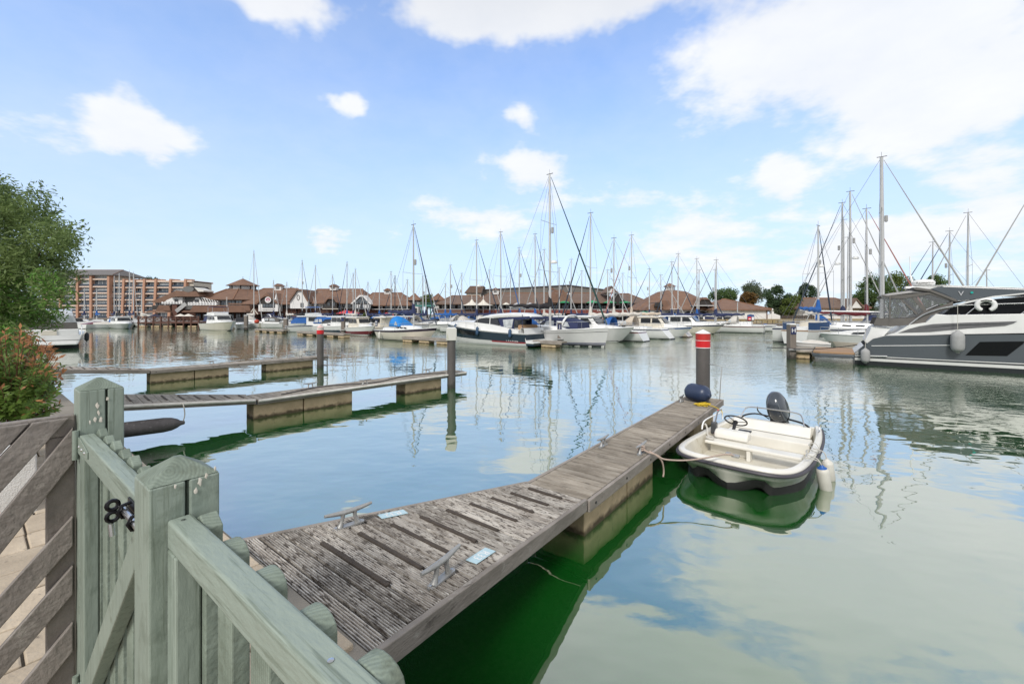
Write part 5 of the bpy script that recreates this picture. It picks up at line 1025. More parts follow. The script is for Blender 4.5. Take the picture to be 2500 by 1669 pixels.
def bush():
    rr = random.Random(5); D = 4.6; x, y = pd(30, D); zg = QZ + .44; t = T('flowering_bush', 'green bush with orange new shoots beside the grey fence', 'bush', (x, y, zg), 0)
    def loc(px, py, dy): q = Q(px, py, D + dy); return Vector((q.x - x, q.y - y, q.z - zg))
    m_b1 = leaf_mat('leaf_bush', (.18, .27, .05), (.08, .15, .035), (.34, .36, .10)); m_b2 = leaf_mat('leaf_orange', (.52, .25, .11), (.34, .14, .06), (.25, .22, .06)); m_stem = M('bush_stem', (.16, .07, .04), .8)
    tips = []
    for k in range(260):
        while True:
            px = rr.uniform(-140, 158); py = rr.uniform(796, 1010)
            if ((px - 0) / 160) ** 2 + ((py - 930) / 138) ** 2 < 1: break
        tips.append((loc(px, py, rr.uniform(-.45, .45)), py + rr.uniform(-40, 40) + max(0, 60 - px) * .3 - max(0, px - 90) * .6))
    b = MB(); b2 = MB()
    for p, py in tips:
        base = Vector((p.x * .35, p.y * .35, max(0, p.z * .25))); d = (p - base); l = d.length; dn = d.normalized()
        MB().tube([base, base.lerp(p, .55) + Vector((0, 0, .03)), p], [.007, .005, .002], 5).build('stem', m_stem, t)
        # paired leaflets up the shoot, the last ones young and orange
        for s in range(34):
            f = .25 + .75 * s / 33; c_ = base.lerp(p, f); side = dn.cross(Vector((rr.gauss(0, 1), rr.gauss(0, 1), rr.gauss(0, 1)))).normalized(); ax = (dn * rr.uniform(.3, .9) + side).normalized(); q = ax.cross(dn + Vector((rr.uniform(-.4, .4), 0, .3))).normalized(); ll = .09 * rr.uniform(.7, 1.25) * (1 - .3 * f)
            tgt = b2 if (f > .84 and py < 865) or (f > .93 and rr.random() < .3) else b
            c2_ = c_ + ax * ll; tgt.add([c_, c_ + ax * ll * .5 + q * ll * .17, c2_, c_ + ax * ll * .5 - q * ll * .17], [(0, 1, 2, 3)])
    for nm, bb_, mt in (('leaf', b, m_b1), ('orange_shoot', b2, m_b2)):
        me = bpy.data.meshes.new(nm); me.from_pydata(bb_.v, [], bb_.f); me.materials.append(mt); o = bpy.data.objects.new(nm, me); COL.objects.link(o); o.parent = t; o['kind'] = 'stuff'
bush()
# ================================================================ BOATS
def gel(n, c, c2=None, rough=.25): return M(n, c, rough, col2=c2 or tuple(q * .88 for q in c), scale=1.2, amt=.7, spec=.5)
g_white = gel('gelcoat_white', (.74, .74, .72)); g_cream = gel('gelcoat_cream', (.68, .63, .53)); g_grey = gel('gelcoat_grey', (.60, .60, .59)); g_navy = gel('gelcoat_navy', (.014, .032, .05)); g_slate = gel('gelcoat_slate', (.075, .088, .10)); g_bot = M('antifouling_dark', (.012, .016, .02), .7); g_botr = M('antifouling_brown', (.06, .02, .015), .7); g_botb = M('antifouling_blue', (.015, .03, .07), .7); g_red = gel('gelcoat_red', (.14, .012, .02))
g_pink = gel('gelcoat_buff', (.62, .54, .46)); m_tan = M('teak', (.36, .22, .12), .7, col2=(.28, .17, .09), scale=4, stretch=(1, 8, 1))
c_blue = M('cover_blue', (.012, .10, .34), .75, col2=(.008, .07, .26), scale=3, bump=.6, bscale=6); c_navy = M('cover_navy', (.014, .022, .075), .75, col2=(.02, .03, .09), scale=3, bump=.6, bscale=6); c_black = M('cover_black', (.012, .011, .013), .8, bump=.6, bscale=6); c_red = M('cover_red', (.13, .012, .018), .75, bump=.5, bscale=6); c_white = M('cover_white', (.60, .57, .52), .8, bump=.6, bscale=6); c_bright = M('cover_bright_blue', (.01, .22, .62), .6, col2=(.008, .15, .48), scale=2.5, bump=.7, bscale=5); c_taupe = M('cover_taupe', (.13, .12, .11), .8, col2=(.10, .092, .085), scale=3, bump=.6, bscale=7); c_tan = M('cover_cream', (.55, .47, .38), .8, bump=.6, bscale=6)
m_mast = M('anodised_mast', (.50, .50, .49), .38, .35, col2=(.42, .42, .41), scale=2); m_mastd = M('dark_mast', (.08, .08, .08), .4, .3); m_wire = M('rigging_wire', (.16, .16, .17), .4, .4); m_tint = M('tinted_glass', (.014, .016, .019), .10, col2=(.03, .034, .038), scale=1.5, spec=.45); m_dk = M('black_glass', (.004, .005, .006), .2, spec=.15); m_clear = M('clear_vinyl', (.55, .57, .58), .12, col2=(.30, .33, .35), scale=2.5, lo=.4, hi=.6, amt=.9, spec=.8)
m_furl = {'g': M('furl_green', (.01, .05, .045), .8), 'n': M('furl_navy', (.03, .045, .07), .8), 'w': M('furl_white', (.40, .40, .39), .8), 'p': M('furl_pink', (.36, .15, .13), .8), 'b': M('furl_blue', (.05, .12, .30), .8)}
BR, BL = RZ - math.pi / 2, RZ + math.pi / 2            # bow to the right (along -v) / to the left (along +v)
class Hull:
    def __init__(s, L, B, Fs, Fb, kind='sail', stem=.10, trans=.0):
        s.L, s.B, s.Fs, s.Fb, s.k, s.stem, s.tr = L, B, Fs, Fb, kind, stem, trans
    def hb(s, t):
        B = s.B / 2
        if s.k == 'sail': a = .72 + .28 * math.sin(min(t / .45, 1) * math.pi / 2); return B * (a if t < .45 else math.cos((t - .45) / .55 * math.pi / 2) ** .75)
        a = .92 + .08 * min(t / .4, 1); return B * (a if t < .4 else math.cos((t - .4) / .6 * math.pi / 2) ** .62)
    def F(s, t): return lerp(s.Fs, s.Fb, t ** 1.6) - (.06 * s.Fs * math.sin(t * math.pi) if s.k == 'sail' else 0)
    def pt(s, t, q, side=1, off=0.0):
        F_ = s.F(t); h = s.hb(t); w = (.70 + .30 * max(q, 0) ** .6) if s.k == 'sail' else (.80 + .20 * max(q, 0) ** .8); w *= 1 - (.35 if s.k == 'sail' else .45) * (1 - max(q, 0)) * t ** 3
        if q < 0: w *= 1 + q * 1.4
        x = -s.L / 2 + s.L * t - (1 - q) * s.stem * s.L * t ** 6 + (1 - q) * s.tr * (1 - t) ** 10
        return Vector((x, side * (h * w + off), q * F_))
    def build(s, t, mat, bot, stripes=(), deck=None, nt=12):
        ts = [k / nt for k in range(nt + 1)]; qs = [-.22, 0, .14, .4, .7, 1]
        b = MB(); secs = [[s.pt(a, q, 1) for q in qs[::-1]] + [s.pt(a, q, -1) for q in qs] for a in ts]
        b.loft(secs); b.add(secs[0], [tuple(range(len(secs[0])))]); h = b.build('hull', mat, t, smooth=True, ang=50)
        s.band('boot_top', bot, t, -.2, .10, .006)
        for (nm, m, q0, q1) in stripes: s.band(nm, m, t, q0, q1, .012)
        d = MB(); pts = [s.pt(a, 1, 1) for a in ts] + [s.pt(a, 1, -1) for a in ts[::-1]]; d.add([p + Vector((0, 0, -.015)) for p in pts] , [tuple(range(len(pts)))]); d.build('deck', deck or mat, t)
        MB().tube([s.pt(a, 1, 1) for a in ts] + [s.pt(a, 1, -1) for a in ts[-2::-1]], .035, 5).build('toe_rail', deck or mat, t); return h
    def band(s, nm, m, t, q0, q1, off, t0=0, t1=1, sides=(1, -1), n=12, pr=None):
        o = None
        for sd in sides:
            b = MB(); secs = []
            for k in range(n + 1):
                a = lerp(t0, t1, k / n); secs.append([s.pt(a, q0, sd, off), s.pt(a, q1, sd, off), s.pt(a, q1, sd, off - .02), s.pt(a, q0, sd, off - .02)])
            b.loft(secs, ring=True, caps=True); o = b.build(nm, m, pr or t)
        if t0 == 0 and len(sides) == 2:
            x = s.pt(0, q0).x; MB().add([s.pt(0, q0, 1, off) - Vector((.012, 0, 0)), s.pt(0, q1, 1, off) - Vector((.012, 0, 0)), s.pt(0, q1, -1, off) - Vector((.012, 0, 0)), s.pt(0, q0, -1, off) - Vector((.012, 0, 0))], [(0, 1, 2, 3)]).build(nm, m, pr or t)
        return o
def coach(t, name, mat, secs, sub=0, bevel=.05):
    """deckhouse lofted from (x, half width at foot, half width at top, z foot, z top)"""
    b = MB(); b.loft([[(x, -a, z0), (x, -c_, z1 - .06), (x, -c_ * .8, z1), (x, c_ * .8, z1), (x, c_, z1 - .06), (x, a, z0)] for x, a, c_, z0, z1 in secs], caps=True); return b.build(name, mat, t, smooth=True, ang=40)
def plate(t, name, mat, poly, y, th=.02, lean=0.0):
    """flat panel on both sides, polygon in (x, z); y half width at z of first point, leaning in with height"""
    z0 = min(p[1] for p in poly); o = None
    for sd in (1, -1):
        b = MB(); n = len(poly); f = [Vector((x, sd * (y - lean * (z - z0)), z)) for x, z in poly]; g = [p - Vector((0, sd * th, 0)) for p in f]
        b.add(f + g, [tuple(range(n)), tuple(range(n, 2 * n))[::-1]] + [(i, (i + 1) % n, n + (i + 1) % n, n + i) for i in range(n)]); o = b.build(name, mat, t)
    return o
def rails(t, H, t0, t1, hgt, r=.014, n=8, mat=None):
    for sd in (1, -1):
        ps = [H.pt(lerp(t0, t1, k / n), 1, sd, -.08) for k in range(n + 1)]
        MB().tube([p + Vector((0, 0, hgt)) for p in ps], r, 5).build('guard_rail', mat or m_steel, t)
        for p in ps[::2]: MB().tube([p, p + Vector((0, 0, hgt))], r * .8, 4).build('stanchion', mat or m_steel, t)
def rig(t, H, xm, top, cover, boom=True, furl='n', bow_x=None, spread=1, radar=0, mast=None, blen=None, deckz=1.2, reflector=True, boomz=None, det=1, r0=.085):
    m = mast or m_mast
    mo = MB().tube([(xm, 0, deckz - .3), (xm - .02, 0, lerp(deckz, top, .5)), (xm - .05, 0, top)], [r0, r0 * .95, r0 * .7], 8).build('mast', m, t, smooth=True)
    MB().tube([(xm - .05, 0, top), (xm - .05, 0, top + .45)], .012, 4).build('aerial', m_wire, mo); MB().bar((xm - .35, 0, top + .05), (xm + .3, 0, top + .05), .03, .05).build('masthead', m_mastd, mo)
    if reflector: MB().lathe([(.01, -.28), (.11, -.24), (.11, .24), (.01, .28)], 8, (xm + .24, 0, lerp(deckz, top, .63))).build('radar_reflector', m_greyf, mo)
    for k in range(spread):
        z = lerp(deckz, top, (.52 if spread == 1 else (.36 + .32 * k))); w = H.B * (.42 - .1 * k)
        for sd in (1, -1): MB().bar((xm - .02, 0, z), (xm - .12, sd * w, z + .06), .05, .025).build('spreader', m, mo)
        if det:
            for sd in (1, -1): MB().tube([(xm - .1, sd * H.B * .42, deckz - .2), (xm - .12, sd * w, z + .06), (xm - .05, 0, top - .1 - .8 * (1 - k) * (spread - 1))], .012, 3).build('shroud', m_wire, t)
    bx = bow_x if bow_x is not None else H.pt(1, 1).x - .15; zb = H.F(1) + .25
    st = MB().tube([(bx, 0, zb), (lerp(bx, xm, .08), 0, lerp(zb, top, .08)), (lerp(bx, xm, .5), 0, lerp(zb, top, .5)), (xm + .1, 0, top - .25)], [.05, .075, .055, .02], 6).build('furled_genoa', m_furl[furl], t, smooth=True) if furl else None
    sx = H.pt(0, 1).x + .1; MB().tube([(sx, 0, H.Fs), (xm - .08, 0, top - .05)], .013, 3).build('backstay', m_wire, t)
    if radar: MB().lathe([(.05, -.13), (.27, -.11), (.28, .0), (.2, .12), (.02, .15)], 12, (xm + .38, 0, lerp(deckz, top, radar))).build('radar_dome', g_white, mo, smooth=True)
    if boom:
        bl = blen or H.L * .36; bz = boomz or deckz + .95
        bo = MB().tube([(xm - .1, 0, bz), (xm - bl, 0, bz + .12)], .065, 8).build('boom', m, t, smooth=True)
        if cover:
            n = 9; pts = [(xm - .02 - (bl - .05) * k / n, 0, bz + .14 + .12 * k / n + (.06 * math.sin(k * 2.2))) for k in range(n + 1)]; rr_ = [(.26 - .15 * k / n) * (1 + .08 * math.sin(k * 3)) for k in range(n + 1)]
            MB().tube(pts, rr_, 8).build('sail_cover', cover, t, smooth=True)
            MB().tube([(xm - .02, 0, bz + .1), (xm - .03, 0, bz + .55), (xm - .04, 0, bz + 1.05)], [.25, .18, .10], 8).build('cover_collar', cover, t, smooth=True)
    return mo
def sail_yacht(label, px, D, rz, L=9.0, B=3.0, top_py=None, top=None, hull=None, stripes=None, cover=None, furl='n', hood=None, frac=.56, det=1, radar=0, spread=1, boot=None, mast=None, boom=True, reflector=True, name='sailing_yacht', group=None, Fs=.95, Fb=1.25, trans=.0, stem=.13, deckm=None, blen=None, boomz=None, rails_=True, r0=.085, hoodlen=1.3):
    """placed by the photo column of its mast"""
    xm = -L / 2 + L * frac; mp = Vector((*pd(px, D), 0)); off = Matrix.Rotation(rz, 3, 'Z') @ Vector((xm, 0, 0))
    t = T(name, label, 'sailboat', mp - off, rz, group); H = Hull(L, B, Fs, Fb, 'sail', stem, trans); hm = hull or g_white
    H.build(t, hm, boot or g_bot, stripes if stripes is not None else [('sheer_stripe', c_navy, .86, .93)], deckm or g_white)
    dz = H.F(.5); tp = top if top else EYE - (top_py - YH) / F * D
    coach(t, 'coachroof', deckm or g_white, [(xm + L * .13, B * .12, B * .10, dz - .05, dz + .12), (xm + L * .06, B * .22, B * .19, dz - .05, dz + .34), (xm - L * .10, B * .29, B * .25, dz - .05, dz + .42), (xm - L * .22, B * .30, B * .26, dz - .05, dz + .46)])
    if det:
        for k in range(3): x0 = xm - L * (.02 + .065 * k); plate(t, 'portlight', m_tint, [(x0, dz + .14), (x0 - L * .045, dz + .16), (x0 - L * .04, dz + .28), (x0 + .02, dz + .25)], B * .285, .02, .14)
        coach(t, 'cockpit_coaming', deckm or g_white, [(xm - L * .22, B * .33, B * .31, dz - .05, dz + .26), (xm - L * .45, B * .30, B * .27, dz - .05, dz + .2)])
    if hood:
        xh = xm - L * .20; secs = []
        for k in range(5):
            f = k / 4; secs.append([(xh + .55 - hoodlen * f + (.25 * (1 - q)) * (1 - f), B * .33 * math.cos(a), dz + .32 + (1.05 * (1 - (1 - f) ** 3) * .95) * math.sin(a)) for a, q in [(math.pi * j / 8, math.sin(math.pi * j / 8)) for j in range(9)]])
        b = MB(); b.loft(secs); b.build('spray_hood', hood, t, smooth=True, solid=.03)
        plate(t, 'hood_window', m_clear, [(xh + .35, dz + .45), (xh - .1, dz + .45), (xh - .05, dz + .8), (xh + .1, dz + .8)], B * .335, .02, .18)
    if rails_ and det: rails(t, H, .02, .985, .6)
    rig(t, H, xm, tp, cover, boom, furl, None, spread, radar, mast, blen, dz + .35, reflector, boomz, det, r0)
    return t, H
def fender_on(label, p, r=.11, l=.6, mat=None, up=.5):
    t = T('boat_fender', label, 'fender', p, 0); b = MB(); fender_mesh(b, (0, 0, l), (0, 0, 0), r, 12); b.build('body', mat or m_vinyl, t, smooth=True); MB().tube([(0, 0, l - .02), (0, 0, l + up)], .012, 4).build('lanyard', m_rope_w, t); return t
def motor_boat(label, px, py, rz, L=7.5, B=2.7, style='cruiser', hull=None, low=None, canopy=None, Fs=.95, Fb=1.45, name='motor_boat', ref=0.0, group=None, arch=False, fly=False, boot=None, deckm=None, cab=None, D=None, glass=None, outboard=False, stripe=None, rail=True):
    """placed by the photo point where its hull (at fraction ref of the length, from midships) meets the water"""
    D = D or F * EYE / (py - YH); mp = Vector((*pd(px, D), 0)); t = T(name, label, 'motorboat', mp - Matrix.Rotation(rz, 3, 'Z') @ Vector((L * ref, 0, 0)), rz, group)
    t.scale = (1, 1, .84); H = Hull(L, B, Fs, Fb, 'motor', .14, .0); st = []
    if low: st.append(('lower_hull', low, .1, .48))
    if stripe: st.append(('sheer_stripe', stripe, .84, .94))
    H.build(t, hull or g_white, boot or g_bot, st, deckm or g_white); dz = H.F(.5); dk = deckm or g_white; gl_ = glass or m_tint; cb = cab or g_white
    if style == 'cruiser':
        coach(t, 'foredeck', dk, [(L * .40, B * .10, B * .06, dz, dz + .15), (L * .25, B * .24, B * .2, dz, dz + .38), (L * .08, B * .34, B * .30, dz, dz + .50), (-L * .02, B * .38, B * .34, dz - .05, dz + .52)])
        coach(t, 'windscreen', gl_, [(L * .10, B * .30, B * .28, dz + .45, dz + .52), (L * .02, B * .36, B * .30, dz + .45, dz + 1.05), (-L * .06, B * .38, B * .30, dz + .45, dz + 1.08)])
        plate(t, 'cabin_window', gl_, [(L * .22, dz + .14), (L * .06, dz + .14), (L * .06, dz + .34), (L * .20, dz + .28)], B * .31, .02, .2)
        coach(t, 'cockpit_side', dk, [(-L * .02, B * .44, B * .40, dz - .05, dz + .40), (-L * .42, B * .44, B * .40, dz - .05, dz + .30)])
        if canopy:
            coach(t, 'canopy', canopy, [(L * .02, B * .32, B * .28, dz + .98, dz + 1.12), (-L * .08, B * .37, B * .31, dz + .40, dz + 1.42), (-L * .26, B * .38, B * .32, dz + .38, dz + 1.44), (-L * .40, B * .38, B * .33, dz + .36, dz + .95)])
            plate(t, 'canopy_window', m_clear, [(-L * .02, dz + .62), (-L * .14, dz + .58), (-L * .14, dz + 1.15), (-L * .05, dz + 1.12)], B * .392, .02, .06); plate(t, 'canopy_window', m_clear, [(-L * .17, dz + .55), (-L * .32, dz + .52), (-L * .29, dz + 1.05), (-L * .17, dz + 1.15)], B * .392, .02, .06)
        if arch: MB().tube(smooth_path([(-L * .22, -B * .44, dz + .2), (-L * .26, -B * .40, dz + 1.2), (-L * .27, -B * .2, dz + 1.65), (-L * .27, B * .2, dz + 1.65), (-L * .26, B * .40, dz + 1.2), (-L * .22, B * .44, dz + .2)], 4), .10, 8).build('radar_arch', dk, t, smooth=True)
    elif style == 'hardtop' or style == 'fly':
        coach(t, 'foredeck', dk, [(L * .42, B * .08, B * .05, dz + .1, dz + .25), (L * .28, B * .24, B * .2, dz, dz + .45), (L * .12, B * .36, B * .32, dz, dz + .6)])
        coach(t, 'wheelhouse', cb, [(L * .16, B * .34, B * .26, dz, dz + .62), (L * .10, B * .38, B * .30, dz, dz + 1.30), (L * .04, B * .40, B * .33, dz, dz + 1.46), (-L * .20, B * .40, B * .34, dz, dz + 1.50)])
        coach(t, 'hardtop', cb, [(L * .10, B * .36, B * .34, dz + 1.42, dz + 1.54), (-L * .02, B * .38, B * .36, dz + 1.44, dz + 1.60), (-L * .34, B * .38, B * .36, dz + 1.42, dz + 1.56)])
        plate(t, 'side_window', gl_, [(L * .115, dz + .72), (-L * .01, dz + .70), (-L * .01, dz + 1.30), (L * .07, dz + 1.28)], B * .395, .03, .12); plate(t, 'side_window', gl_, [(-L * .03, dz + .70), (-L * .17, dz + .70), (-L * .17, dz + 1.30), (-L * .03, dz + 1.30)], B * .405, .03, .10)
        MB().add([(L * .165, -B * .27, dz + .72), (L * .165, B * .27, dz + .72), (L * .115, B * .24, dz + 1.28), (L * .115, -B * .24, dz + 1.28), (L * .14, -B * .27, dz + .72), (L * .14, B * .27, dz + .72), (L * .09, B * .24, dz + 1.28), (L * .09, -B * .24, dz + 1.28)], [(0, 1, 2, 3), (4, 5, 6, 7), (0, 1, 5, 4), (1, 2, 6, 5), (2, 3, 7, 6), (3, 0, 4, 7)]).build('front_window', gl_, t)
        if canopy: coach(t, 'cockpit_cover', canopy, [(-L * .20, B * .39, B * .34, dz + .3, dz + 1.4), (-L * .36, B * .39, B * .33, dz + .3, dz + 1.2), (-L * .42, B * .38, B * .3, dz + .25, dz + .7)])
        if style == 'fly':
            coach(t, 'flybridge', cb, [(L * .02, B * .30, B * .28, dz + 1.55, dz + 1.95), (-L * .04, B * .36, B * .36, dz + 1.55, dz + 2.1), (-L * .22, B * .36, B * .36, dz + 1.55, dz + 2.0)])
            coach(t, 'bimini', canopy or c_navy, [(L * .0, B * .34, B * .32, dz + 3.0, dz + 3.1), (-L * .22, B * .34, B * .32, dz + 2.98, dz + 3.08)])
            for x in (0, -L * .2):
                for sd in (1, -1): MB().tube([(x, sd * B * .33, dz + 2.0), (x - .1, sd * B * .32, dz + 3.0)], .02, 5).build('bimini_pole', m_steel, t)
            for x in (-.2, -.5): MB().tube([(x, B * .3, dz + 1.6), (x - .5, B * .32, dz + 5.0)], .015, 4).build('aerial', m_white, t)
    elif style == 'open':
        coach(t, 'foredeck', dk, [(L * .42, B * .08, B * .05, dz, dz + .015 * L), (L * .20, B * .34, B * .3, dz, dz + .035 * L)])
        coach(t, 'tonneau', canopy or c_navy, [(L * .20, B * .36, B * .3, dz, dz + .055 * L), (0, B * .42, B * .3, dz, dz + .11 * L), (-L * .25, B * .42, B * .3, dz, dz + .08 * L), (-L * .45, B * .42, B * .35, dz, dz + .03 * L)])
    if rail: rails(t, H, .5, .985, .55, n=6)
    if outboard:
        b = MB(); b.loft([[(-L / 2 - .25 + a * .22, c_ * .17, z) for a, c_ in ((-1, -1), (1, -1), (1, 1), (-1, 1))] for z in (.55, .9, 1.15)], ring=True, caps=True); b.build('outboard', g_bot, t, bevel=.06); MB().bb(-L / 2 - .33, -L / 2 - .17, -.06, .06, -.3, .56).build('outboard_leg', g_bot, t)
    return t, H
# ---------------------------------------------------------------- sailing yacht with bright blue tent, mid left
sy, H = sail_yacht('cream sailing yacht with bright blue cockpit tent, mast tall behind middle pile', 1010, 40.5, BR, L=8.4, B=2.8, top_py=549, hull=g_cream, stripes=[('sheer_stripe', M('stripe_plum', (.035, .025, .045), .5), .80, .97)], cover=c_navy, furl='n', hood=c_bright, frac=.60, boot=g_bot, Fs=1.0, Fb=1.35, stem=.16, trans=.45, radar=0, hoodlen=1.5, spread=1, blen=3.9, boomz=2.55)
fender_on('white fender hanging near the stern of the cream sailing yacht', sy.matrix_basis @ Vector((-2.6, -1.42, .1)), .12, .75)
sb = MB().bb(-.02, .02, -.45, .45, 0, .62).build('sale_board', c_navy, sy); sb.location = (-3.9, -.9, 1.35); sb.rotation_euler = (0, 0, 1.2)
for z_ in (.12, .36): MB().bb(-.032, .032, -.36, .36, z_, z_ + .15).build('lettering', g_white, sb)
# ---------------------------------------------------------------- navy and white hardtop cruiser
def leader():
    uc = 27.9; v0 = 24.2; Bm = 3.3; t = T('motor_cruiser', 'navy hulled cruiser with white hardtop and LEADER on its side', 'motorboat', uv(uc, v0), BL)
    L = 10.2; H = Hull(L, Bm, 1.05, 1.75, 'motor', .10)
    H.build(t, g_white, g_bot, [], g_white, nt=16); H.band('navy_topside', g_navy, t, .36, .93, .014, 0, .985, n=16); H.band('red_stripe', M('red_vinyl', (.35, .01, .02), .4), t, .27, .35, .016, .0, .34)
    def tr(px, py, y): v_, z = onU(px, py, uc - y); return (v_ - v0, z)
    def cr(x, y, yy=1.62): return tr(1050 + x / 7.83, 740 + y / 7.83, yy)
    def pan(nm, mat, pts, y, th=.03, lean=0.0): return plate(t, nm, mat, [cr(a, b_, y) for a, b_ in pts], y, th, lean)
    # hull window
    H.band('hull_window', m_tint, t, .58, .84, .02, .52, .78)
    # deck house and hardtop
    coach(t, 'foredeck', g_white, [(4.6, .15, .1, 1.6, 1.78), (3.6, .75, .6, 1.5, 1.95), (2.4, 1.15, 1.0, 1.4, 2.0), (1.2, 1.4, 1.2, 1.3, 2.0), (-1.6, 1.52, 1.4, 1.1, 1.75), (-4.4, 1.55, 1.45, 1.0, 1.35)])
    prof = [cr(a, c_, 1.3) for a, c_ in ((760, 392), (860, 320), (960, 262), (1080, 232), (1250, 212), (1500, 196), (1700, 205), (1830, 240), (1900, 285))]
    b = MB(); b.loft([[(x, -1.12 + .25 * max(0, (x - 1.0) / 3), z - .30 if 0 < i < 8 else z - .02), (x, -1.05, z - .05), (x, -.75, z + .05), (x, .75, z + .05), (x, 1.05, z - .05), (x, 1.12 - .25 * max(0, (x - 1.0) / 3), z - .30 if 0 < i < 8 else z - .02)] for i, (x, z) in enumerate(prof)]); b.build('hardtop', g_white, t, smooth=True, ang=40, solid=.05)
    pan('side_window', m_tint, [(790, 398), (870, 330), (960, 288), (1060, 276), (1280, 296), (1325, 425), (1100, 418)], 1.24, .04, .12)
    pan('window_post', g_white, [(1130, 278), (1142, 278), (1142, 420), (1130, 420)], 1.27, .03, .12)
    pan('canopy_frame', c_navy, [(1290, 296), (1500, 268), (1880, 250), (1925, 288), (1660, 320), (1600, 300), (1590, 480), (1660, 510), (1570, 545), (1380, 515), (1340, 430)], 1.30, .05, .06)
    pan('canopy_window', m_clear, [(1385, 318), (1585, 300), (1560, 470), (1410, 455)], 1.34, .03, .06)
    coach(t, 'canopy_roof', c_navy, [(cr(1500, 250)[0], 1.12, 1.0, cr(1500, 290)[1], cr(1500, 225)[1]), (cr(1700, 250)[0], 1.15, 1.0, cr(1700, 300)[1], cr(1700, 225)[1]), (cr(1910, 300)[0], 1.12, 1.0, cr(1910, 310)[1], cr(1910, 275)[1])])
    # transom and cockpit
    xs = -L / 2; zt = 1.45
    b = MB(); b.loft([[(xs - .05, -1.5, .35), (xs - .05, 1.5, .35)], [(xs + .25, -1.35, zt), (xs + .25, 1.35, zt)], [(xs + .55, -1.35, zt + .02), (xs + .55, 1.35, zt + .02)], [(xs + .6, -1.4, .9), (xs + .6, 1.4, .9)]]); b.build('transom', g_white, t, solid=.03)
    MB().bb(xs - .75, xs - .02, -1.5, 1.5, .28, .42).build('swim_platform', g_white, t, bevel=.06); MB().bb(xs - .74, xs - .03, -1.48, 1.48, .12, .279).build('platform_skirt', g_navy, t, bevel=.03)
    coach(t, 'cockpit_seat', m_tan, [(xs + .62, 1.15, 1.1, 1.2, 1.72), (xs + 1.0, 1.15, 1.1, 1.2, 1.74)])
    for sd in (1, -1): MB().tube([(xs + .45, sd * 1.3, 1.45), (xs + .55, sd * 1.15, 2.55)], .025, 5).build('canopy_pole', c_navy, t)
    MB().bb(-3.2, -3.1, -1.2, 1.2, 1.4, 2.4).build('bulkhead_glass', m_clear, t)
    # lettering on both sides of the hull
    for sd in (1, -1):
        a = H.pt(.165, .315, sd, .022); c_ = H.pt(.10, .315, sd, .022); d = (c_ - a) if sd > 0 else (a - c_); text('LEADER', .26, m_white, t, frame((a + c_) / 2 + Vector((0, 0, .05)), d, H.pt(.13, .5, sd) - H.pt(.13, .3, sd)), extrude=.006, sx=1.35)
    rails(t, H, .52, .985, .55)
    return t, H
ld_, LH = leader()
for tt, lab in ((.80, 'navy fender near the bow of the LEADER cruiser'), (.48, 'navy fender amidships on the LEADER cruiser'), (.14, 'navy fender near the stern of the LEADER cruiser')): fender_on(lab, ld_.matrix_basis @ (LH.pt(tt, .62, 1, .14)), .14, .75, M('fender_blue', (.03, .075, .15), .5), .5)
# ---------------------------------------------------------------- white yacht with tall mast and black sail cover by the J post
jy, JH = sail_yacht('big white sailing yacht with black sail cover and the tallest central mast', 1343, 36.2, BR, L=12.0, B=3.8, top_py=426, hull=g_grey, stripes=[('boot_stripe', c_navy, .17, .21), ('boot_stripe', c_navy, .12, .145), ('sheer_stripe', m_greyw, .80, .825)], cover=c_black, furl='g', hood=c_blue, frac=.55, Fs=1.15, Fb=1.5, stem=.025, radar=.42, spread=2, blen=4.4, boomz=3.1, r0=.11)
# ---------------------------------------------------------------- row beyond the J post (boats lie along v, sterns or bows towards us)
motor_boat('white arch topped cruiser with navy canopy behind the J post', 1425, 838, BL, L=9.0, B=3.1, style='cruiser', canopy=c_navy, arch=True, Fs=1.1, Fb=1.5, ref=-.40, stripe=None)
motor_boat('white sports cruiser with slim hull window right of the tall white yacht', 1478, 833, BR, L=9.5, B=3.2, style='hardtop', Fs=1.15, Fb=1.65, ref=.20, hull=g_grey)
sail_yacht('white sailing yacht showing its sloping transom right of the sports cruiser', 1498, 47, BL, L=9.0, B=3.1, top_py=582, furl='w', cover=c_white, hood=c_tan, frac=.62, Fs=1.05, Fb=1.25, trans=-.9)
sail_yacht('buff coloured sailing yacht with cream sail cover and pinkish furled genoa', 1541, 51, BL, L=10, B=3.2, top_py=575, hull=g_pink, furl='p', cover=c_tan, hood=c_tan, frac=.60, Fs=1.1, Fb=1.3, boot=g_botr, trans=-.9, stripes=[('sheer_stripe', g_red, .84, .9)])
ms_t, MSH = motor_boat('white and blue motor sailer with cream wheelhouse cover near the pub', 1622, 822, BR, L=8.0, B=2.8, style='hardtop', Fs=1.1, Fb=1.4, ref=.12, stripe=c_blue, canopy=c_tan, boot=g_botb, cab=g_cream)
MSH.band('name_lettering', g_white, ms_t, .865, .915, .016, .62, .80)
motor_boat('cream cabin cruiser with dark side windows left of the nearest pile', 1692, 814, BR, L=9.5, B=3.2, style='hardtop', hull=g_cream, stripe=c_navy, Fs=1.15, Fb=1.5, ref=.1, cab=g_white)
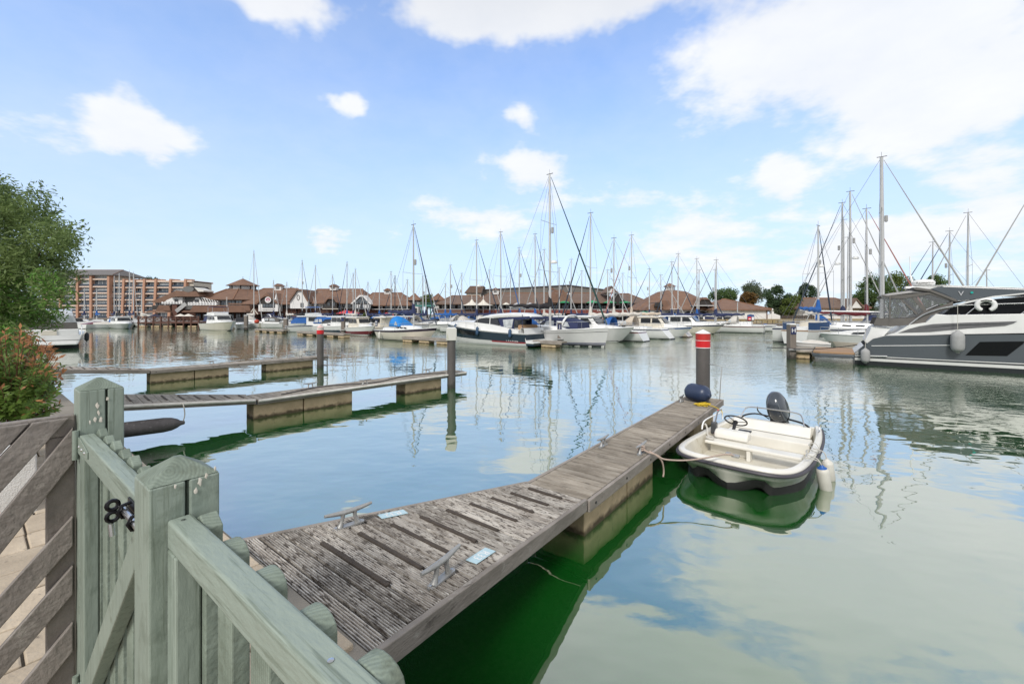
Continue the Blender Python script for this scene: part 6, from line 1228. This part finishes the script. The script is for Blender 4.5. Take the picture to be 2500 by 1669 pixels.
# pontoon with the J post
def berth_pontoon(label, u0, u1, v_, w=1.2, name='berth_pontoon'):
    t = T(name, label, 'pontoon', uv(u0, v_, 0), RZ); l_ = u1 - u0; MB().bb(0, l_, 0, w, .38, .5).build('deck', m_deckf, t, bevel=.02); MB().bb(0, l_, -.03, -.001, .3, .48).build('edge_beam', m_fascia, t)
    k = .2
    while k < l_ - 1: MB().bb(k, min(k + 1.6, l_), .1, w - .1, -.3, .379).build('float', m_float, t); k += 2.6
    return t
def berth_finger(label, px, py, length, bowR=True, w=.8):
    p = P(px, py, .45); t = T('berth_finger', label, 'pontoon', Vector((p.x, p.y, 0)), BR if bowR else BL); MB().bb(-length, 0, -w / 2, w / 2, .36, .5).build('deck', m_deckf, t, bevel=.02)
    k = -length
    while k < -.8: MB().bb(k, min(k + 1.3, -.05), -w / 2 + .08, w / 2 - .08, -.3, .359).build('float', m_float, t); k += 2.3
    MB().bb(-length, 0, -w / 2 - .03, -w / 2 - .001, .28, .48).build('edge_beam', m_fascia, t); return t
def letter_post(label, px, py, top, letter, w=.34):
    p = P(px, py, 0); t = T('berth_post', label, 'post', p, 0); MB().bb(-w / 2, w / 2, -w / 2, w / 2, -1, top - .1).build('shaft', m_gpost, t, bevel=.03); MB().prism([(-w / 2 - .01, -w / 2 - .01), (w / 2 + .01, -w / 2 - .01), (w / 2 + .01, w / 2 + .01), (-w / 2 - .01, w / 2 + .01)], top - .099, top).build('cap', m_white, t, bevel=.05)
    if letter: s_ = MB().bb(-w * .44, w * .44, -w / 2 - .025, -w / 2 - .002, top - .62, top - .2).build('letter_board', c_navy, t); letter.strip() and text(letter, .36, m_white, s_, frame((0, -w / 2 - .028, top - .41), (1, 0, 0), (0, 0, 1)), extrude=.004)
    MB().bb(-w * .85, w * .85, -w * .85, -w * .6, .52, .62).build('guide', m_galv, t); return t
m_gpost = M('weathered_post', (.20, .17, .145), .85, col2=(.13, .11, .095), scale=4, stretch=(3, 3, .4), bump=.5); water_band(m_gpost, (.02, .02, .014), .1, .45, .9)
letter_post('weathered square post with blue J board by the white yacht', 1366, 844, 1.98, 'J'); letter_post('weathered square post with blue H board beside the ketch', 1932, 876, 2.05, 'H', .36)
letter_post('plain square berth post left of the grey motor boats', 698, 811, 2.0, None, .5); letter_post('square berth post before the white fishing boat', 838, 816, 2.3, ' ', .42); letter_post('square berth post behind the white flybridge boat', 601, 806, 2.4, None, .45)
berth_finger('timber berth finger beneath the J post', 1378, 835, 6.5); berth_finger('dark berth finger between the cream yacht and the navy cruiser', 1100, 828, 6.0)
berth_pontoon('timber pontoon end beneath the H post beside the grey yacht', 29.3, 37.5, 1.15, 1.1)
bp = berth_finger('long pale berth finger in front of the left boats', 848, 815, 10.5); bp2 = berth_finger('short pale berth finger left of the long one', 700, 806, 9); 
# ---------------------------------------------------------------- left fleet
motor_boat('large white flybridge fishing boat with navy bimini before the restaurant', 540, 806, BR, L=10, B=3.4, style='fly', hull=g_cream, canopy=c_navy, Fs=1.2, Fb=1.7, ref=.02, boot=g_bot)
motor_boat('small boat with black canopy just right of the flybridge boat', 588, 802, BR - .5, L=6.0, B=2.3, style='cruiser', canopy=c_black, Fs=.8, Fb=1.0, ref=0)
motor_boat('white cuddy boat with grey round hood and red buoy', 645, 800, RZ + math.pi * .8, L=6.5, B=2.5, style='cruiser', canopy=c_taupe, Fs=.9, Fb=1.2)
motor_boat('cream arch cruiser with navy canopy beneath the white radar arch', 690, 799, RZ - .2, L=8.5, B=3.0, style='cruiser', canopy=c_navy, arch=True, hull=g_cream, Fs=1.1, Fb=1.4)
motor_boat('white bow rider pointing at us behind the plain berth post', 735, 805, BR - .25, L=7.5, B=2.7, style='cruiser', canopy=c_navy, Fs=1.0, Fb=1.45, ref=.15)
motor_boat('white hulled cruiser with tall blue flybridge dodger left of the red pile', 782, 809, RZ - .5, L=9, B=3.1, style='fly', canopy=c_blue, Fs=1.1, Fb=1.4, stripe=c_navy)
motor_boat('white cruiser with rounded blue canopy behind the red banded pile', 812, 811, BR, L=7.5, B=2.7, style='cruiser', canopy=c_blue, Fs=1.0, Fb=1.3, ref=.1)
motor_boat('white fishing boat with navy lower hull and wheelhouse', 855, 814, BR, L=8.2, B=2.8, style='hardtop', low=g_navy, Fs=1.0, Fb=1.5, ref=.16, outboard=True)
motor_boat('maroon and white fishing boat with cream wheelhouse', 888, 817, BR - .08, L=6.5, B=2.5, style='hardtop', low=g_red, Fs=.95, Fb=1.35, ref=.12, cab=g_cream)
motor_boat('cream wheelhouse boat with a maroon engine cover left of the blue tent', 930, 815, BL, L=6.5, B=2.5, style='hardtop', hull=g_cream, Fs=1.0, Fb=1.3, cab=g_cream, outboard=True)
fender_on('red round buoy on the stern of the cuddy boat', Vector((*pd(627, 74), .9)), .38, .7, M('buoy_red', (.5, .06, .03), .5), .2)
# far left boats in front of the apartments
for (px, py, rz, L_, st, cv, lab) in ((185, 800, BL, 8, 'cruiser', None, 'white open cruiser nearest the olive tree on the far left'), (222, 800, RZ + 1.2, 6, 'open', c_white, 'small white tender between the far left cruisers'), (240, 801, RZ + .6, 5.5, 'open', g_red, 'small red bottomed dinghy on the far left'), (258, 801, RZ - .2, 5.5, 'open', c_white, 'white inflatable tender left of the grey hulled boat'), (298, 801, BR, 10, 'hardtop', c_blue, 'grey hulled boat with blue cockpit cover beside the terrace')):
    motor_boat(lab, px, py, rz, L=L_, B=L_ * .33, style=st, canopy=cv, hull=g_grey if L_ == 10 else g_white, Fs=.9, Fb=1.1 if L_ > 7 else .7, rail=L_ > 7)
for i, (px, tp, rz, cv, lab) in enumerate(((206, 704, BR, c_navy, 'leftmost sailing yacht before the apartment block'), (236, 705, BL, c_blue, 'second sailing yacht from the left before the apartments'), (279, 674, BR, c_navy, 'yacht under the third mast from the left before the apartments'), (291, 667, BL, c_black, 'yacht under the fourth mast from the left before the apartments'), (316, 663, BL, c_navy, 'yacht with the tallest mast before the apartment wing'), (326, 666, BR, c_navy, 'yacht with the rightmost close mast before the apartment wing'), (346, 705, BL, c_white, 'short masted yacht at the left end of the dining terrace'))):
    sail_yacht(lab, px, 86 + 3 * (i % 3), rz, L=9, B=3, top_py=tp, cover=cv, furl='w' if i % 2 else 'n', det=0, Fs=1.0, Fb=1.2, reflector=False, r0=.10)
# ---------------------------------------------------------------- remaining yachts, known by their masts
more = [  # photo column, masthead row, distance, heading, sail cover, furled genoa, label
 (620, 614, 84, BR, c_white, 'w', 'sailing yacht with tall thin mast right of the restaurant cupola', None),
 (738, 637, 80, BR, c_black, 'n', 'sailing yacht with mast crossing the white gable ring sign', None),
 (770, 650, 82, BL, c_navy, 'w', 'sailing yacht with mast left of the ridge vent on the gabled shop', None),
 (847, 641, 78, BL, c_blue, 'n', 'sailing yacht with blue sail cover left of the glazed gable', None),
 (862, 668, 84, BL, c_navy, 'w', 'short masted yacht close right of the blue covered yacht', None),
 (868, 658, 76, BR, c_white, 'w', 'white yacht with mast just left of the glazed gable', None),
 (898, 690, 80, BL, c_navy, 'w', 'small yacht with mast in front of the glazed gable', None),
 (955, 664, 72, BR, c_navy, 'w', 'yacht with pale mast left of the dark mast', None),
 (964, 674, 74, BL, c_black, 'n', 'yacht with a dark brown mast left of the cream sailing yacht', m_mastd),
 (994, 684, 70, BL, c_navy, 'w', 'small yacht with short mast just left of the cream yacht mast', None),
 (1033, 675, 76, BR, c_navy, 'w', 'yacht with the left of two close masts over the teal footbridge', None),
 (1040, 675, 72, BR, c_navy, 'w', 'yacht with the right of two close masts over the teal footbridge', None),
 (1087, 693, 70, BL, c_blue, 'n', 'yacht with the shortest mast, before the right pyramid turret', None),
 (1100, 648, 66, BR, c_blue, 'n', 'yacht with blue cover and mast right of the pyramid turrets', None),
 (1164, 587, 57, BR, c_navy, 'n', 'yacht with navy cover and mast between the white tent peaks', None),
 (1223, 567, 52, BR, c_navy, 'b', 'yacht with mast rising over the LEADER cruiser cabin', None),
 (1268, 605, 60, BR, c_navy, 'n', 'yacht with mast over the stern canopy of the LEADER cruiser', None),
 (1307, 572, 55, BR, c_blue, 'n', 'yacht with slim mast left of the tallest central mast', None),
 (1328, 610, 62, BL, c_white, 'w', 'yacht with thin mast almost touching the tallest central mast', None),
 (1394, 634, 68, BL, c_navy, 'n', 'yacht with mast before the peak of the grey hall', None),
 (1441, 521, 43, BL, c_white, 'n', 'yacht with thick raked mast right of the green furled genoa', None),
 (1484, 660, 66, BR, c_navy, 'w', 'yacht with short mast beside the end gable of the shop terrace', None),
 (1585, 657, 68, BL, c_navy, 'n', 'yacht with lone mast between the shop terrace and the pub', None),
 (1641, 640, 64, BR, c_navy, 'n', 'yacht with mast at the left of the pub roof', None),
 (1655, 620, 62, BL, c_navy, 'n', 'yacht with tall mast just left of the pub lantern', None),
 (1702, 632, 62, BR, c_blue, 'n', 'yacht with tall mast just right of the pub lantern', None),
 (1706, 660, 67, BL, c_navy, 'w', 'yacht with shorter mast hugging the one right of the lantern', None),
 (668, 686, 88, BR, c_navy, 'w', 'short masted yacht before the round tree sign shop', None),
 (700, 690, 90, BL, c_white, 'w', 'short masted yacht left of the white gable', None),
 (812, 672, 86, BR, c_navy, 'n', 'short masted yacht before the dark dormer of the gabled shop', None),
 (926, 684, 82, BL, c_blue, 'w', 'short masted yacht before the ridge vent of the glazed gable shop', None),
 (1127, 668, 74, BL, c_navy, 'n', 'short masted yacht left of the white tent peaks', None),
 (1196, 660, 76, BR, c_navy, 'w', 'short masted yacht right of the white tent peaks', None),
 (1246, 668, 78, BL, c_blue, 'w', 'short masted yacht among the grey parasols', None),
 (1366, 655, 74, BR, c_navy, 'w', 'short masted yacht before the leftmost green parasol', None),
 (1420, 662, 72, BL, c_navy, 'n', 'short masted yacht left of the second green parasol', None),
 (1520, 668, 74, BL, c_white, 'w', 'short masted yacht before the rightmost green parasol', None),
 (1614, 672, 70, BR, c_navy, 'w', 'short masted yacht before the left edge of the pub roof', None),
 (1748, 635, 60, BL, c_navy, 'w', 'white yacht with raked mast where pub and annex roofs meet', None)]
for i, (px, tp, D, rz, cv, fu, lab, ms_) in enumerate(more):
    rr = random.Random(i + 40)
    sail_yacht(lab, px, D, rz, L=rr.uniform(8.5, 10.5), B=3.0, top_py=tp, cover=cv, furl=fu, mast=ms_, det=1 if D < 62 else 0, hull=rr.choice([g_white, g_white, g_cream, g_grey]), stripes=[('sheer_stripe', rr.choice([c_navy, c_blue, g_red, m_greyw]), .84, .92)], hood=rr.choice([c_navy, c_blue, c_white, None]), radar=.45 if i in (14, 19) else 0, frac=rr.uniform(.55, .6), reflector=i % 3 == 1, r0=.09, trans=rr.choice([0, -.5]))
sail_yacht('sailing yacht with navy hull and sloping white stern left of the annex', 1745, 66, BL, L=8.5, B=2.9, top=9.5, hull=g_white, stripes=[('topside', g_navy, .3, .85)], cover=c_navy, furl=None, det=0, trans=-.8)
sail_yacht('rightmost white sailing yacht below the plain annex wall', 1800, 65, BL, L=9, B=3, top=4.4, cover=None, boom=False, furl=None, det=0, trans=-.8, reflector=False, stripes=[('sheer_stripe', c_navy, .74, .86)])
for k, (px, py, rz, st, cv, lab) in enumerate(((1640, 800, BL, 'fly', c_white, 'white flybridge cruiser moored before the pub arches'), (1700, 800, BL, 'hardtop', c_navy, 'low white hardtop boat under the pub sign'), (1765, 800, BL, 'hardtop', None, 'white boat with framed wheelhouse left of the annex wall'), (1590, 806, BR, 'hardtop', c_white, 'white tented cruiser left of the pub entrance'), (1120, 803, RZ + math.pi, 'cruiser', c_navy, 'white bow pointing at us behind the cream yacht bow'), (1060, 804, RZ + math.pi, 'cruiser', c_blue, 'blue hooded cruiser behind the cream sailing yacht mast'), (1085, 801, RZ + math.pi, 'open', c_white, 'small white launch behind the cream yacht pulpit'), (1180, 802, RZ + math.pi, 'cruiser', None, 'white cruiser hidden behind the LEADER foredeck'), (1400, 815, BL, 'cruiser', c_blue, 'white cruiser with bright blue bimini behind the J post'), (1548, 806, BL, 'open', c_tan, 'low launch with cream cover behind the buff yacht'), (960, 806, RZ + math.pi * .9, 'hardtop', None, 'white wheelhouse boat behind the bright blue tent'), (1010, 804, RZ + math.pi, 'open', c_navy, 'low navy covered launch behind the cream yacht'), (760, 800, BR, 'cruiser', c_navy, 'navy canopied cruiser behind the blue dodger boat'), (905, 803, BL, 'cruiser', None, 'white cruiser behind the maroon fishing boat'), (1455, 812, BR, 'open', c_white, 'white covered launch behind the sports cruiser'), (1340, 806, BL, 'cruiser', c_navy, 'navy topped cruiser behind the tallest mast'))):
    motor_boat(lab, px, py, rz, L=7.5 + (k % 3), B=2.8, style=st, canopy=cv, Fs=1.0, Fb=1.4, hull=[g_white, g_cream, g_white, g_grey][k % 4])
# ---------------------------------------------------------------- left edge: white cruiser stern
def left_cruiser():
    D = 31.0; p = Vector((*pd(112, D), 0)); t = T('motor_cruiser', 'white cruiser seen from astern behind the olive tree', 'motorboat', p, math.pi / 2 + .80); L = 10; B = 4.0
    # stern faces us: local +x is ahead, away from the camera
    H = Hull(L, B, 1.0, 1.45, 'motor', .12); t.location = p + Matrix.Rotation(math.pi / 2 + .80, 3, 'Z') @ Vector((L / 2, 0, 0)); H.build(t, g_white, g_bot, [('rub_strake', m_greyw, .60, .64)], g_white)
    xs = -L / 2; MB().bb(xs - .7, xs - .02, -1.6, 1.0, .28, .42).build('swim_platform', g_white, t, bevel=.04); MB().bb(xs - .06, xs - .013, -1.7, .6, -.2, .30).build('stern_recess', g_bot, t)
    MB().bb(xs + .1, xs + .3, -1.7, 1.7, .98, 1.45).build('stern_coaming', g_white, t, bevel=.06); MB().bb(xs + .03, xs + .095, -.55, .25, 1.0, 1.36).build('transom_locker', g_cream, t, bevel=.02)
    coach(t, 'canopy_base', c_taupe, [(xs + .2, 1.62, 1.6, 1.45, 1.95), (xs + 3.5, 1.62, 1.6, 1.45, 1.95)]); coach(t, 'canopy', m_clear, [(xs + .3, 1.58, 1.4, 1.95, 2.5), (xs + 1.2, 1.55, 1.3, 1.95, 2.95), (xs + 3.6, 1.55, 1.3, 1.95, 3.0)]); MB().bb(xs + .15, xs + .25, -.25, .1, 1.5, 2.7).build('canopy_strap', c_taupe, t)
    for sd in (1, -1): MB().tube(smooth_path([(xs + .1, sd * 1.85, 1.0), (xs + .3, sd * 1.85, 1.6), (xs + 1.4, sd * 1.85, 1.65), (xs + 1.8, sd * 1.85, 1.1)], 3), .035, 6).build('stern_rail', m_white, t)
    fender_on('black fender on the quarter of the white cruiser behind the tree', t.matrix_basis @ Vector((xs + .6, -2.12, .45)), .14, .7, g_bot, .3)
left_cruiser()
# ---------------------------------------------------------------- right group: ketch, cuddy boat, tender, other masts
kt, KH = sail_yacht('white ketch with navy dodgers and blue sail cover behind the H post', 1998, 37.0, RZ - .35, L=7.2, B=2.8, top_py=552, cover=c_blue, furl='n', frac=.60, Fs=1.25, Fb=1.6, stripes=[('rubbing_band', m_tan, .93, 1.0)], radar=.60, spread=1, blen=3.3, boomz=2.8, boot=g_bot)
KH2 = KH
for sd in (1, -1):
    b = MB(); b.loft([[KH.pt(lerp(.02, .42, k / 8), 1, sd, -.07) + Vector((0, 0, .06)), KH.pt(lerp(.02, .42, k / 8), 1, sd, -.07) + Vector((0, 0, .66))] for k in range(9)]); b.build('dodger', c_blue if False else M('dodger_navy', (.012, .05, .14), .7), kt, solid=.02)
coach(kt, 'doghouse', g_cream, [(.6, .75, .6, 1.2, 1.6), (.3, .85, .7, 1.2, 1.95), (-1.0, .85, .72, 1.2, 2.0)]); plate(kt, 'doghouse_window', m_tint, [(.1, 1.6), (-.6, 1.6), (-.6, 1.88), (.1, 1.88)], .83, .03, .1); plate(kt, 'hull_portlight', m_tint, [(-2.2, .78), (-1.5, .78), (-1.5, .9), (-2.2, .9)], 1.30, .04)
cb_, CH = motor_boat('cream and white cuddy cruiser under a blue framed canopy', 2088, 852, BL, L=6.8, B=2.5, style='cruiser', low=g_pink, Fs=1.15, Fb=1.35, ref=.18, canopy=c_navy, stripe=None)
td, TH = motor_boat('tiny white tender dinghy on the H post pontoon', 1978, 866, BL, L=2.1, B=1.0, style='open', canopy=c_white, Fs=.28, Fb=.4, rail=False); td.location.z = .5
right = [(2055, 496, 46, BL, c_navy, 'n', 'yacht with tall left mast of the right hand group', .5), (2061, 537, 52, BR, c_navy, 'w', 'yacht with mast close behind the tall left mast', 0), (2077, 468, 42, BR, c_white, 'w', 'yacht with raked tall mast and two radar domes in the right group', .5), (2069, 580, 56, BL, c_white, 'w', 'yacht with short mast crossing the raked tall mast', 0), (2117, 510, 40, BR, c_red, 'p', 'yacht with red sail cover left of the biggest mast', 0), (2276, 592, 50, BL, c_navy, 'n', 'yacht with short stout mast behind the grey yacht radar', 0), (2317, 565, 48, BL, c_navy, 'n', 'yacht with slim mast right of the grey yacht radar', 0), (2362, 520, 44, BL, c_navy, 'w', 'yacht with mast leaning right above the grey yacht roof', 0), (1897, 661, 100, BL, c_navy, 'w', 'distant yacht mast above the spreading pine', 0), (1934, 681, 104, BL, c_navy, 'w', 'distant small mast right of the spreading pine', 0), (1948, 695, 108, BL, c_navy, 'w', 'farthest tiny mast above the light green shrub', 0), (2410, 660, 60, BR, c_navy, None, 'yacht with only a short pole showing over the grey yacht roof', 0)]
for i, (px, tp, D, rz, cv, fu, lab, rad) in enumerate(right):
    if D >= 100: continue
    sail_yacht(lab, px, D, rz, L=10.5, B=3.2, top_py=tp, cover=cv, furl=fu, det=1 if D < 50 else 0, radar=rad, spread=2 if tp < 520 else 1, Fs=1.15, Fb=1.45, hood=[c_navy, None, c_blue][i % 3], reflector=i % 2 == 0, r0=.11 if tp < 500 else .09)
sail_yacht('yacht with the biggest mast and long grey forestay behind the grey motor yacht', 2154, 34.5, BR, L=13.5, B=4.0, top_py=384, cover=None, furl='w', frac=.56, Fs=1.4, Fb=1.7, radar=0, spread=2, r0=.16, blen=4.6, boomz=2.75)
sail_yacht('yacht with forestay slanting out of the right edge of the picture', 2560, 36, BL, L=12, B=3.8, top_py=400, cover=c_navy, furl='w', frac=.52, Fs=1.3, Fb=1.6, spread=2, r0=.13)
# ---------------------------------------------------------------- big grey motor yacht, right
def yacht():
    uc, v0, hb = 29.7, -.72, 2.0; t = T('motor_yacht', 'large grey and white motor yacht with taupe canopy on the right', 'motorboat', uv(uc, v0), BR)
    def cr(x, y, yy=hb): v_, z = onU(2100 + x / 5.87, 680 + y / 5.87, uc - yy); return (v0 - v_, z)
    L = 13.5
    # hull: sections along x with a flared, tapering bow far to the right
    def hbx(x): f = max(0, (x - 7.0) / (L - 7.0)); return hb * (math.cos(f * math.pi / 2) ** .7 if f > 0 else (.93 + .07 * min(1, x / 2.5)))
    def top(x): return lerp(cr(330, 832)[1], cr(2349, 785)[1], min(1, x / 6.5)) + max(0, x - 6.5) * .06
    xs = [0, .3, .7, 1.2, 2, 3, 4, 5, 6, 7, 8, 9, 10, 11, 12, 12.8, 13.3]
    def sec(x, zs, grow=0.0):
        h = hbx(x); out = []
        for z, w in zs: out.append((x, h * w + grow, z))
        return out
    def skin(nm, mat, z0, z1, w0, w1, grow, x0=0.0):
        for sd in (-1, 1):
            b = MB(); secs = []
            for x in xs:
                if x < x0: continue
                T_ = top(x); a = z0(x) if callable(z0) else z0; c_ = z1(x) if callable(z1) else z1; h = hbx(x); secs.append([(x, sd * (h * w0 + grow), a), (x, sd * (h * lerp(w0, w1, .5) + grow), (a + c_) / 2), (x, sd * (h * w1 + grow), c_)])
            b.loft(secs); o = b.build(nm, mat, t, smooth=True, ang=60)
        return o
    slx = .85                                                     # the grey side starts forward of the raked quarter
    skin('bottom', g_bot, -.35, .22, .86, .93, 0); skin('white_waterline', g_white, .221, .36, .931, .945, .004); skin('black_stripe', g_bot, .361, .43, .945, .95, .004); skin('white_pinstripe', g_white, .431, .47, .95, .953, .008)
    skin('topside', g_slate, .471, lambda x: min(top(x), .60 + x / slx * (top(slx) - .60)) if x < slx else top(x), .953, 1.0, 0)
    # stern: transom and raked white quarter
    b = MB(); b.loft([[(0, -hb * .93, -.3), (0, hb * .93, -.3)], [(-.02, -hb * .93, .60), (-.02, hb * .93, .60)], [(.35, -hb * .90, 1.0), (.35, hb * .90, 1.0)]]); b.build('transom', g_white, t)
    MB().prism([(-1.75, -1.75), (-1.45, -1.9), (-.01, -1.92), (-.01, 1.92), (-1.45, 1.9), (-1.75, 1.75)], .50, .60).build('swim_platform', m_tan, t, bevel=.02); MB().prism([(-1.78, -1.78), (-1.46, -1.95), (-.012, -1.95), (-.012, 1.95), (-1.46, 1.95), (-1.78, 1.78)], .30, .499).build('platform_hull', g_slate, t, bevel=.04)
    def pan(nm, mat, pts, y, th=.05, lean=0.0, only=False): return plate(t, nm, mat, [cr(a, c_, y) for a, c_ in pts], y, th, lean)
    def slab(nm, mat, pts, y, bev=.05): return MB().prism([cr(a, c_, y) for a, c_ in pts], -y, y, 'y').build(nm, mat, t, bevel=bev)
    ext = lambda y: 3600
    slab('side_deck', g_white, [(335, 829), (520, 772), (700, 664), (945, 628), (1085, 507), (1240, 522), (2349, 505), (3500, 480), (3900, 560), (4000, 760), (2349, 783), (1300, 800), (340, 836)], 1.86)
    slab('quarter_moulding', g_white, [(60, 900), (130, 770), (160, 690), (430, 700), (440, 720), (330, 832), (130, 960)], 1.5)
    pan('swoosh', M('swoosh_grey', (.12, .12, .125), .35), [(550, 775), (700, 720), (850, 680), (1050, 650), (1500, 630), (2250, 610), (2200, 640), (2080, 675), (1500, 715), (1000, 762)], 1.885, .03); pan('swoosh_line', g_bot, [(900, 705), (1300, 665), (2000, 645), (2120, 640), (2000, 652), (1300, 675)], 1.90, .02)
    # wheelhouse: dark side glass between white deck and grey roof
    slab('wheelhouse', m_dk, [(1180, 512), (1300, 430), (1420, 385), (1700, 330), (2000, 285), (2349, 255), (3000, 250), (3300, 480), (2349, 500)], 1.60, .02)
    slab('roof_band', g_slate, [(1000, 152), (1180, 100), (2349, 140), (3000, 190), (3050, 235), (2349, 225), (1900, 262), (1500, 330), (1390, 330), (1240, 250)], 1.62, .06); pan('roof_line', g_white, [(1400, 372), (1560, 320), (1900, 250), (2349, 205), (2349, 222), (1900, 270), (1560, 345), (1405, 385)], 1.645, .03)
    slab('roof_top', g_white, [(745, 128), (800, 108), (1200, 92), (2349, 132), (3000, 182), (2349, 141), (1180, 101), (1000, 151)], 1.58, .03)
    slab('roof_wing', c_taupe, [(760, 150), (800, 122), (1000, 150), (1385, 300), (1390, 340), (1330, 320), (1000, 190), (800, 165)], 1.66, .03)
    # canvas canopy
    can = MB(); A_ = [cr(a, c_, 1.5) for a, c_ in ((305, 240), (420, 215), (760, 170), (1010, 178))]
    can.loft([[(x, -1.55, z - .10), (x, -1.3, z), (x, 1.3, z), (x, 1.55, z - .10)] for x, z in A_]); can.build('canopy_roof', M('canopy_grey', (.33, .32, .31), .75), t, smooth=True, solid=.05)
    pan('canopy_skirt', c_taupe, [(190, 665), (235, 560), (430, 575), (800, 555), (900, 480), (1150, 390), (1330, 325), (1330, 400), (1000, 540), (930, 630), (690, 665), (430, 685)], 1.64, .04); pan('canopy_post', c_taupe, [(415, 240), (440, 240), (440, 682), (415, 682)], 1.66, .05); pan('canopy_strap', c_taupe, [(575, 300), (600, 295), (830, 500), (800, 515)], 1.62, .03); pan('canopy_strap', c_taupe, [(740, 275), (790, 270), (990, 470), (930, 500)], 1.60, .03); pan('canopy_rail', m_steel, [(940, 440), (1110, 370), (1115, 378), (945, 450)], 1.63, .03)
    mcl = bpy.data.materials.new('see_through_vinyl'); mcl.use_nodes = True; bs = mcl.node_tree.nodes['Principled BSDF']; bs.inputs['Base Color'].default_value = (.30, .31, .32, 1); bs.inputs['Roughness'].default_value = .06; bs.inputs['Alpha'].default_value = .22
    for y in (1.59,):
        pan('canopy_window', mcl, [(310, 245), (415, 262), (415, 560), (240, 555)], y, .01); pan('canopy_window', mcl, [(445, 285), (1000, 200), (1300, 325), (1130, 385), (900, 475), (790, 550), (445, 570)], y, .01)
    pan('canopy_edge', c_taupe, [(305, 232), (430, 250), (1000, 195), (1330, 315), (1330, 330), (1000, 225), (600, 290), (430, 275), (310, 250)], 1.61, .03)
    # hull window, styling, rails, lifebuoy
    HW = [(1510, 1100), (1715, 905), (2349, 898), (2340, 930), (2110, 1110)]
    for sd in (-1, 1):
        b = MB(); f = []; 
        for a, c_ in HW: x, z = cr(a, c_, 1.97); f.append(Vector((x, sd * (hbx(x) * lerp(.953, 1, (z - .47) / (top(x) - .47)) + .012), z)))
        n = len(f); b.add(f + [p + Vector((0, -sd * .03, 0)) for p in f], [tuple(range(n)), tuple(range(n, 2 * n))[::-1]] + [(i, (i + 1) % n, n + (i + 1) % n, n + i) for i in range(n)]); b.build('hull_window', m_dk, t)
        for (p0, p1, r_) in (((165, 965), (1320, 955), .018), ((0, 1105), (390, 1112), .022)):
            a = cr(*p0); c_ = cr(*p1); MB().tube([(a[0], sd * (hbx(a[0]) * .985 + .012), a[1]), (c_[0], sd * (hbx(c_[0]) * .985 + .012), c_[1])], r_, 6).build('trim_strip', m_white, t)
        pr = [cr(a, c_, 1.75) for a, c_ in ((700, 660), (900, 520), (1150, 430), (1390, 388))] ; MB().tube(smooth_path([(x, sd * 1.75, z) for x, z in pr], 4), .028, 6).build('hand_rail', m_steel, t, smooth=True)
        gr = [cr(a, c_, 1.8) for a, c_ in ((1395, 383), (1700, 372), (2349, 352), (3200, 340))]; MB().tube([(x, sd * 1.8, z) for x, z in gr], .022, 6).build('guard_rail', m_steel, t, smooth=True)
        for (p0, p1) in (((1425, 590), (1665, 395)), ((2210, 570), (2400, 440))): a = cr(*p0, 1.8); c_ = cr(*p1, 1.8); MB().tube([(a[0], sd * 1.82, a[1]), (c_[0], sd * 1.8, c_[1])], .02, 6).build('stanchion', m_steel, t)
    x, z = cr(1600, 200, 1.65); MB().lathe([(.05, 0), (.05, .05)], 10, (x, -1.63, z), Matrix.Rotation(math.pi / 2, 3, 'X')).build('navigation_light', M('nav_green', (.0, .35, .3), .2), t)
    x, z = cr(1445, 215, 1.65); text('V', .30, m_steel, t, frame((x, -1.648, z), (1, 0, .0), (.35, 0, 1)), extrude=.008)
    # radar on the roof
    x, z = cr(905, 60, 0.0); rd = MB().lathe([(.12, -.16), (.34, -.12), (.36, .03), (.28, .14), (.02, .18)], 16, (x, 0, z), Matrix.Diagonal((1.25, 1.25, 1))).build('radar_dome', g_white, t, smooth=True); text('Raymarine', .15, m_timber, rd, frame((x, -.452, z - .03), (1, 0, 0), (0, 0, 1)), extrude=.004)
    x2, z2 = cr(720, -40, 0); MB().tube([(x - .35, 0, z - .25), (x2, 0, z2)], .05, 6).build('light_mast', m_white, t); MB().tube([(x2, 0, z2), (x2 - .02, 0, z2 + 1.0)], .03, 6).build('light_mast', m_white, t); MB().bb(x - .7, x + .4, -.3, .3, z - .30, z - .17).build('radar_base', g_white, t, bevel=.03)
    return t, cr, hbx
yt, ycr, yhb = yacht()
def yfend(label, x, y, l, r_, mat): xx, z = ycr(x, y); fender_on(label, yt.matrix_basis @ Vector((xx, -(yhb(xx) + r_ * .9), z)), r_, l, mat, 1.2)
yfend('grey fabric fender amidships on the big grey yacht', 1382, 1065, 1.05, .24, m_greyf); yfend('grey fabric fender at the stern corner of the big grey yacht', 74, 1215, .78, .19, m_greyf)
xx, z = ycr(1795, 375, 1.84); lb = T('lifebuoy', 'white horseshoe lifebuoy on the rail of the big grey yacht', 'lifebuoy', yt.matrix_basis @ Vector((xx, -1.90, z)), BR)
MB().tube([(.27 * math.cos(a), 0, .24 * math.sin(a) - .02) for a in [math.radians(-62 + 304 * k / 16) for k in range(17)]], [.075, .09] + [.095] * 13 + [.09, .075], 10).build('float', g_white, lb, smooth=True)
MB().tube([(-.17, -.09, .17), (0, -.10, .22), (.17, -.09, .17)], .022, 5).build('strap', m_timber, lb)
rope('stern_line', 'dark stern line from the grey yacht to the H post pontoon', [yt.matrix_basis @ Vector((.1, -1.6, 1.0)), yt.matrix_basis @ Vector((-1.6, -1.2, .68)), yt.matrix_basis @ Vector((-4.0, -.6, .6))], .025, m_rope_dark)
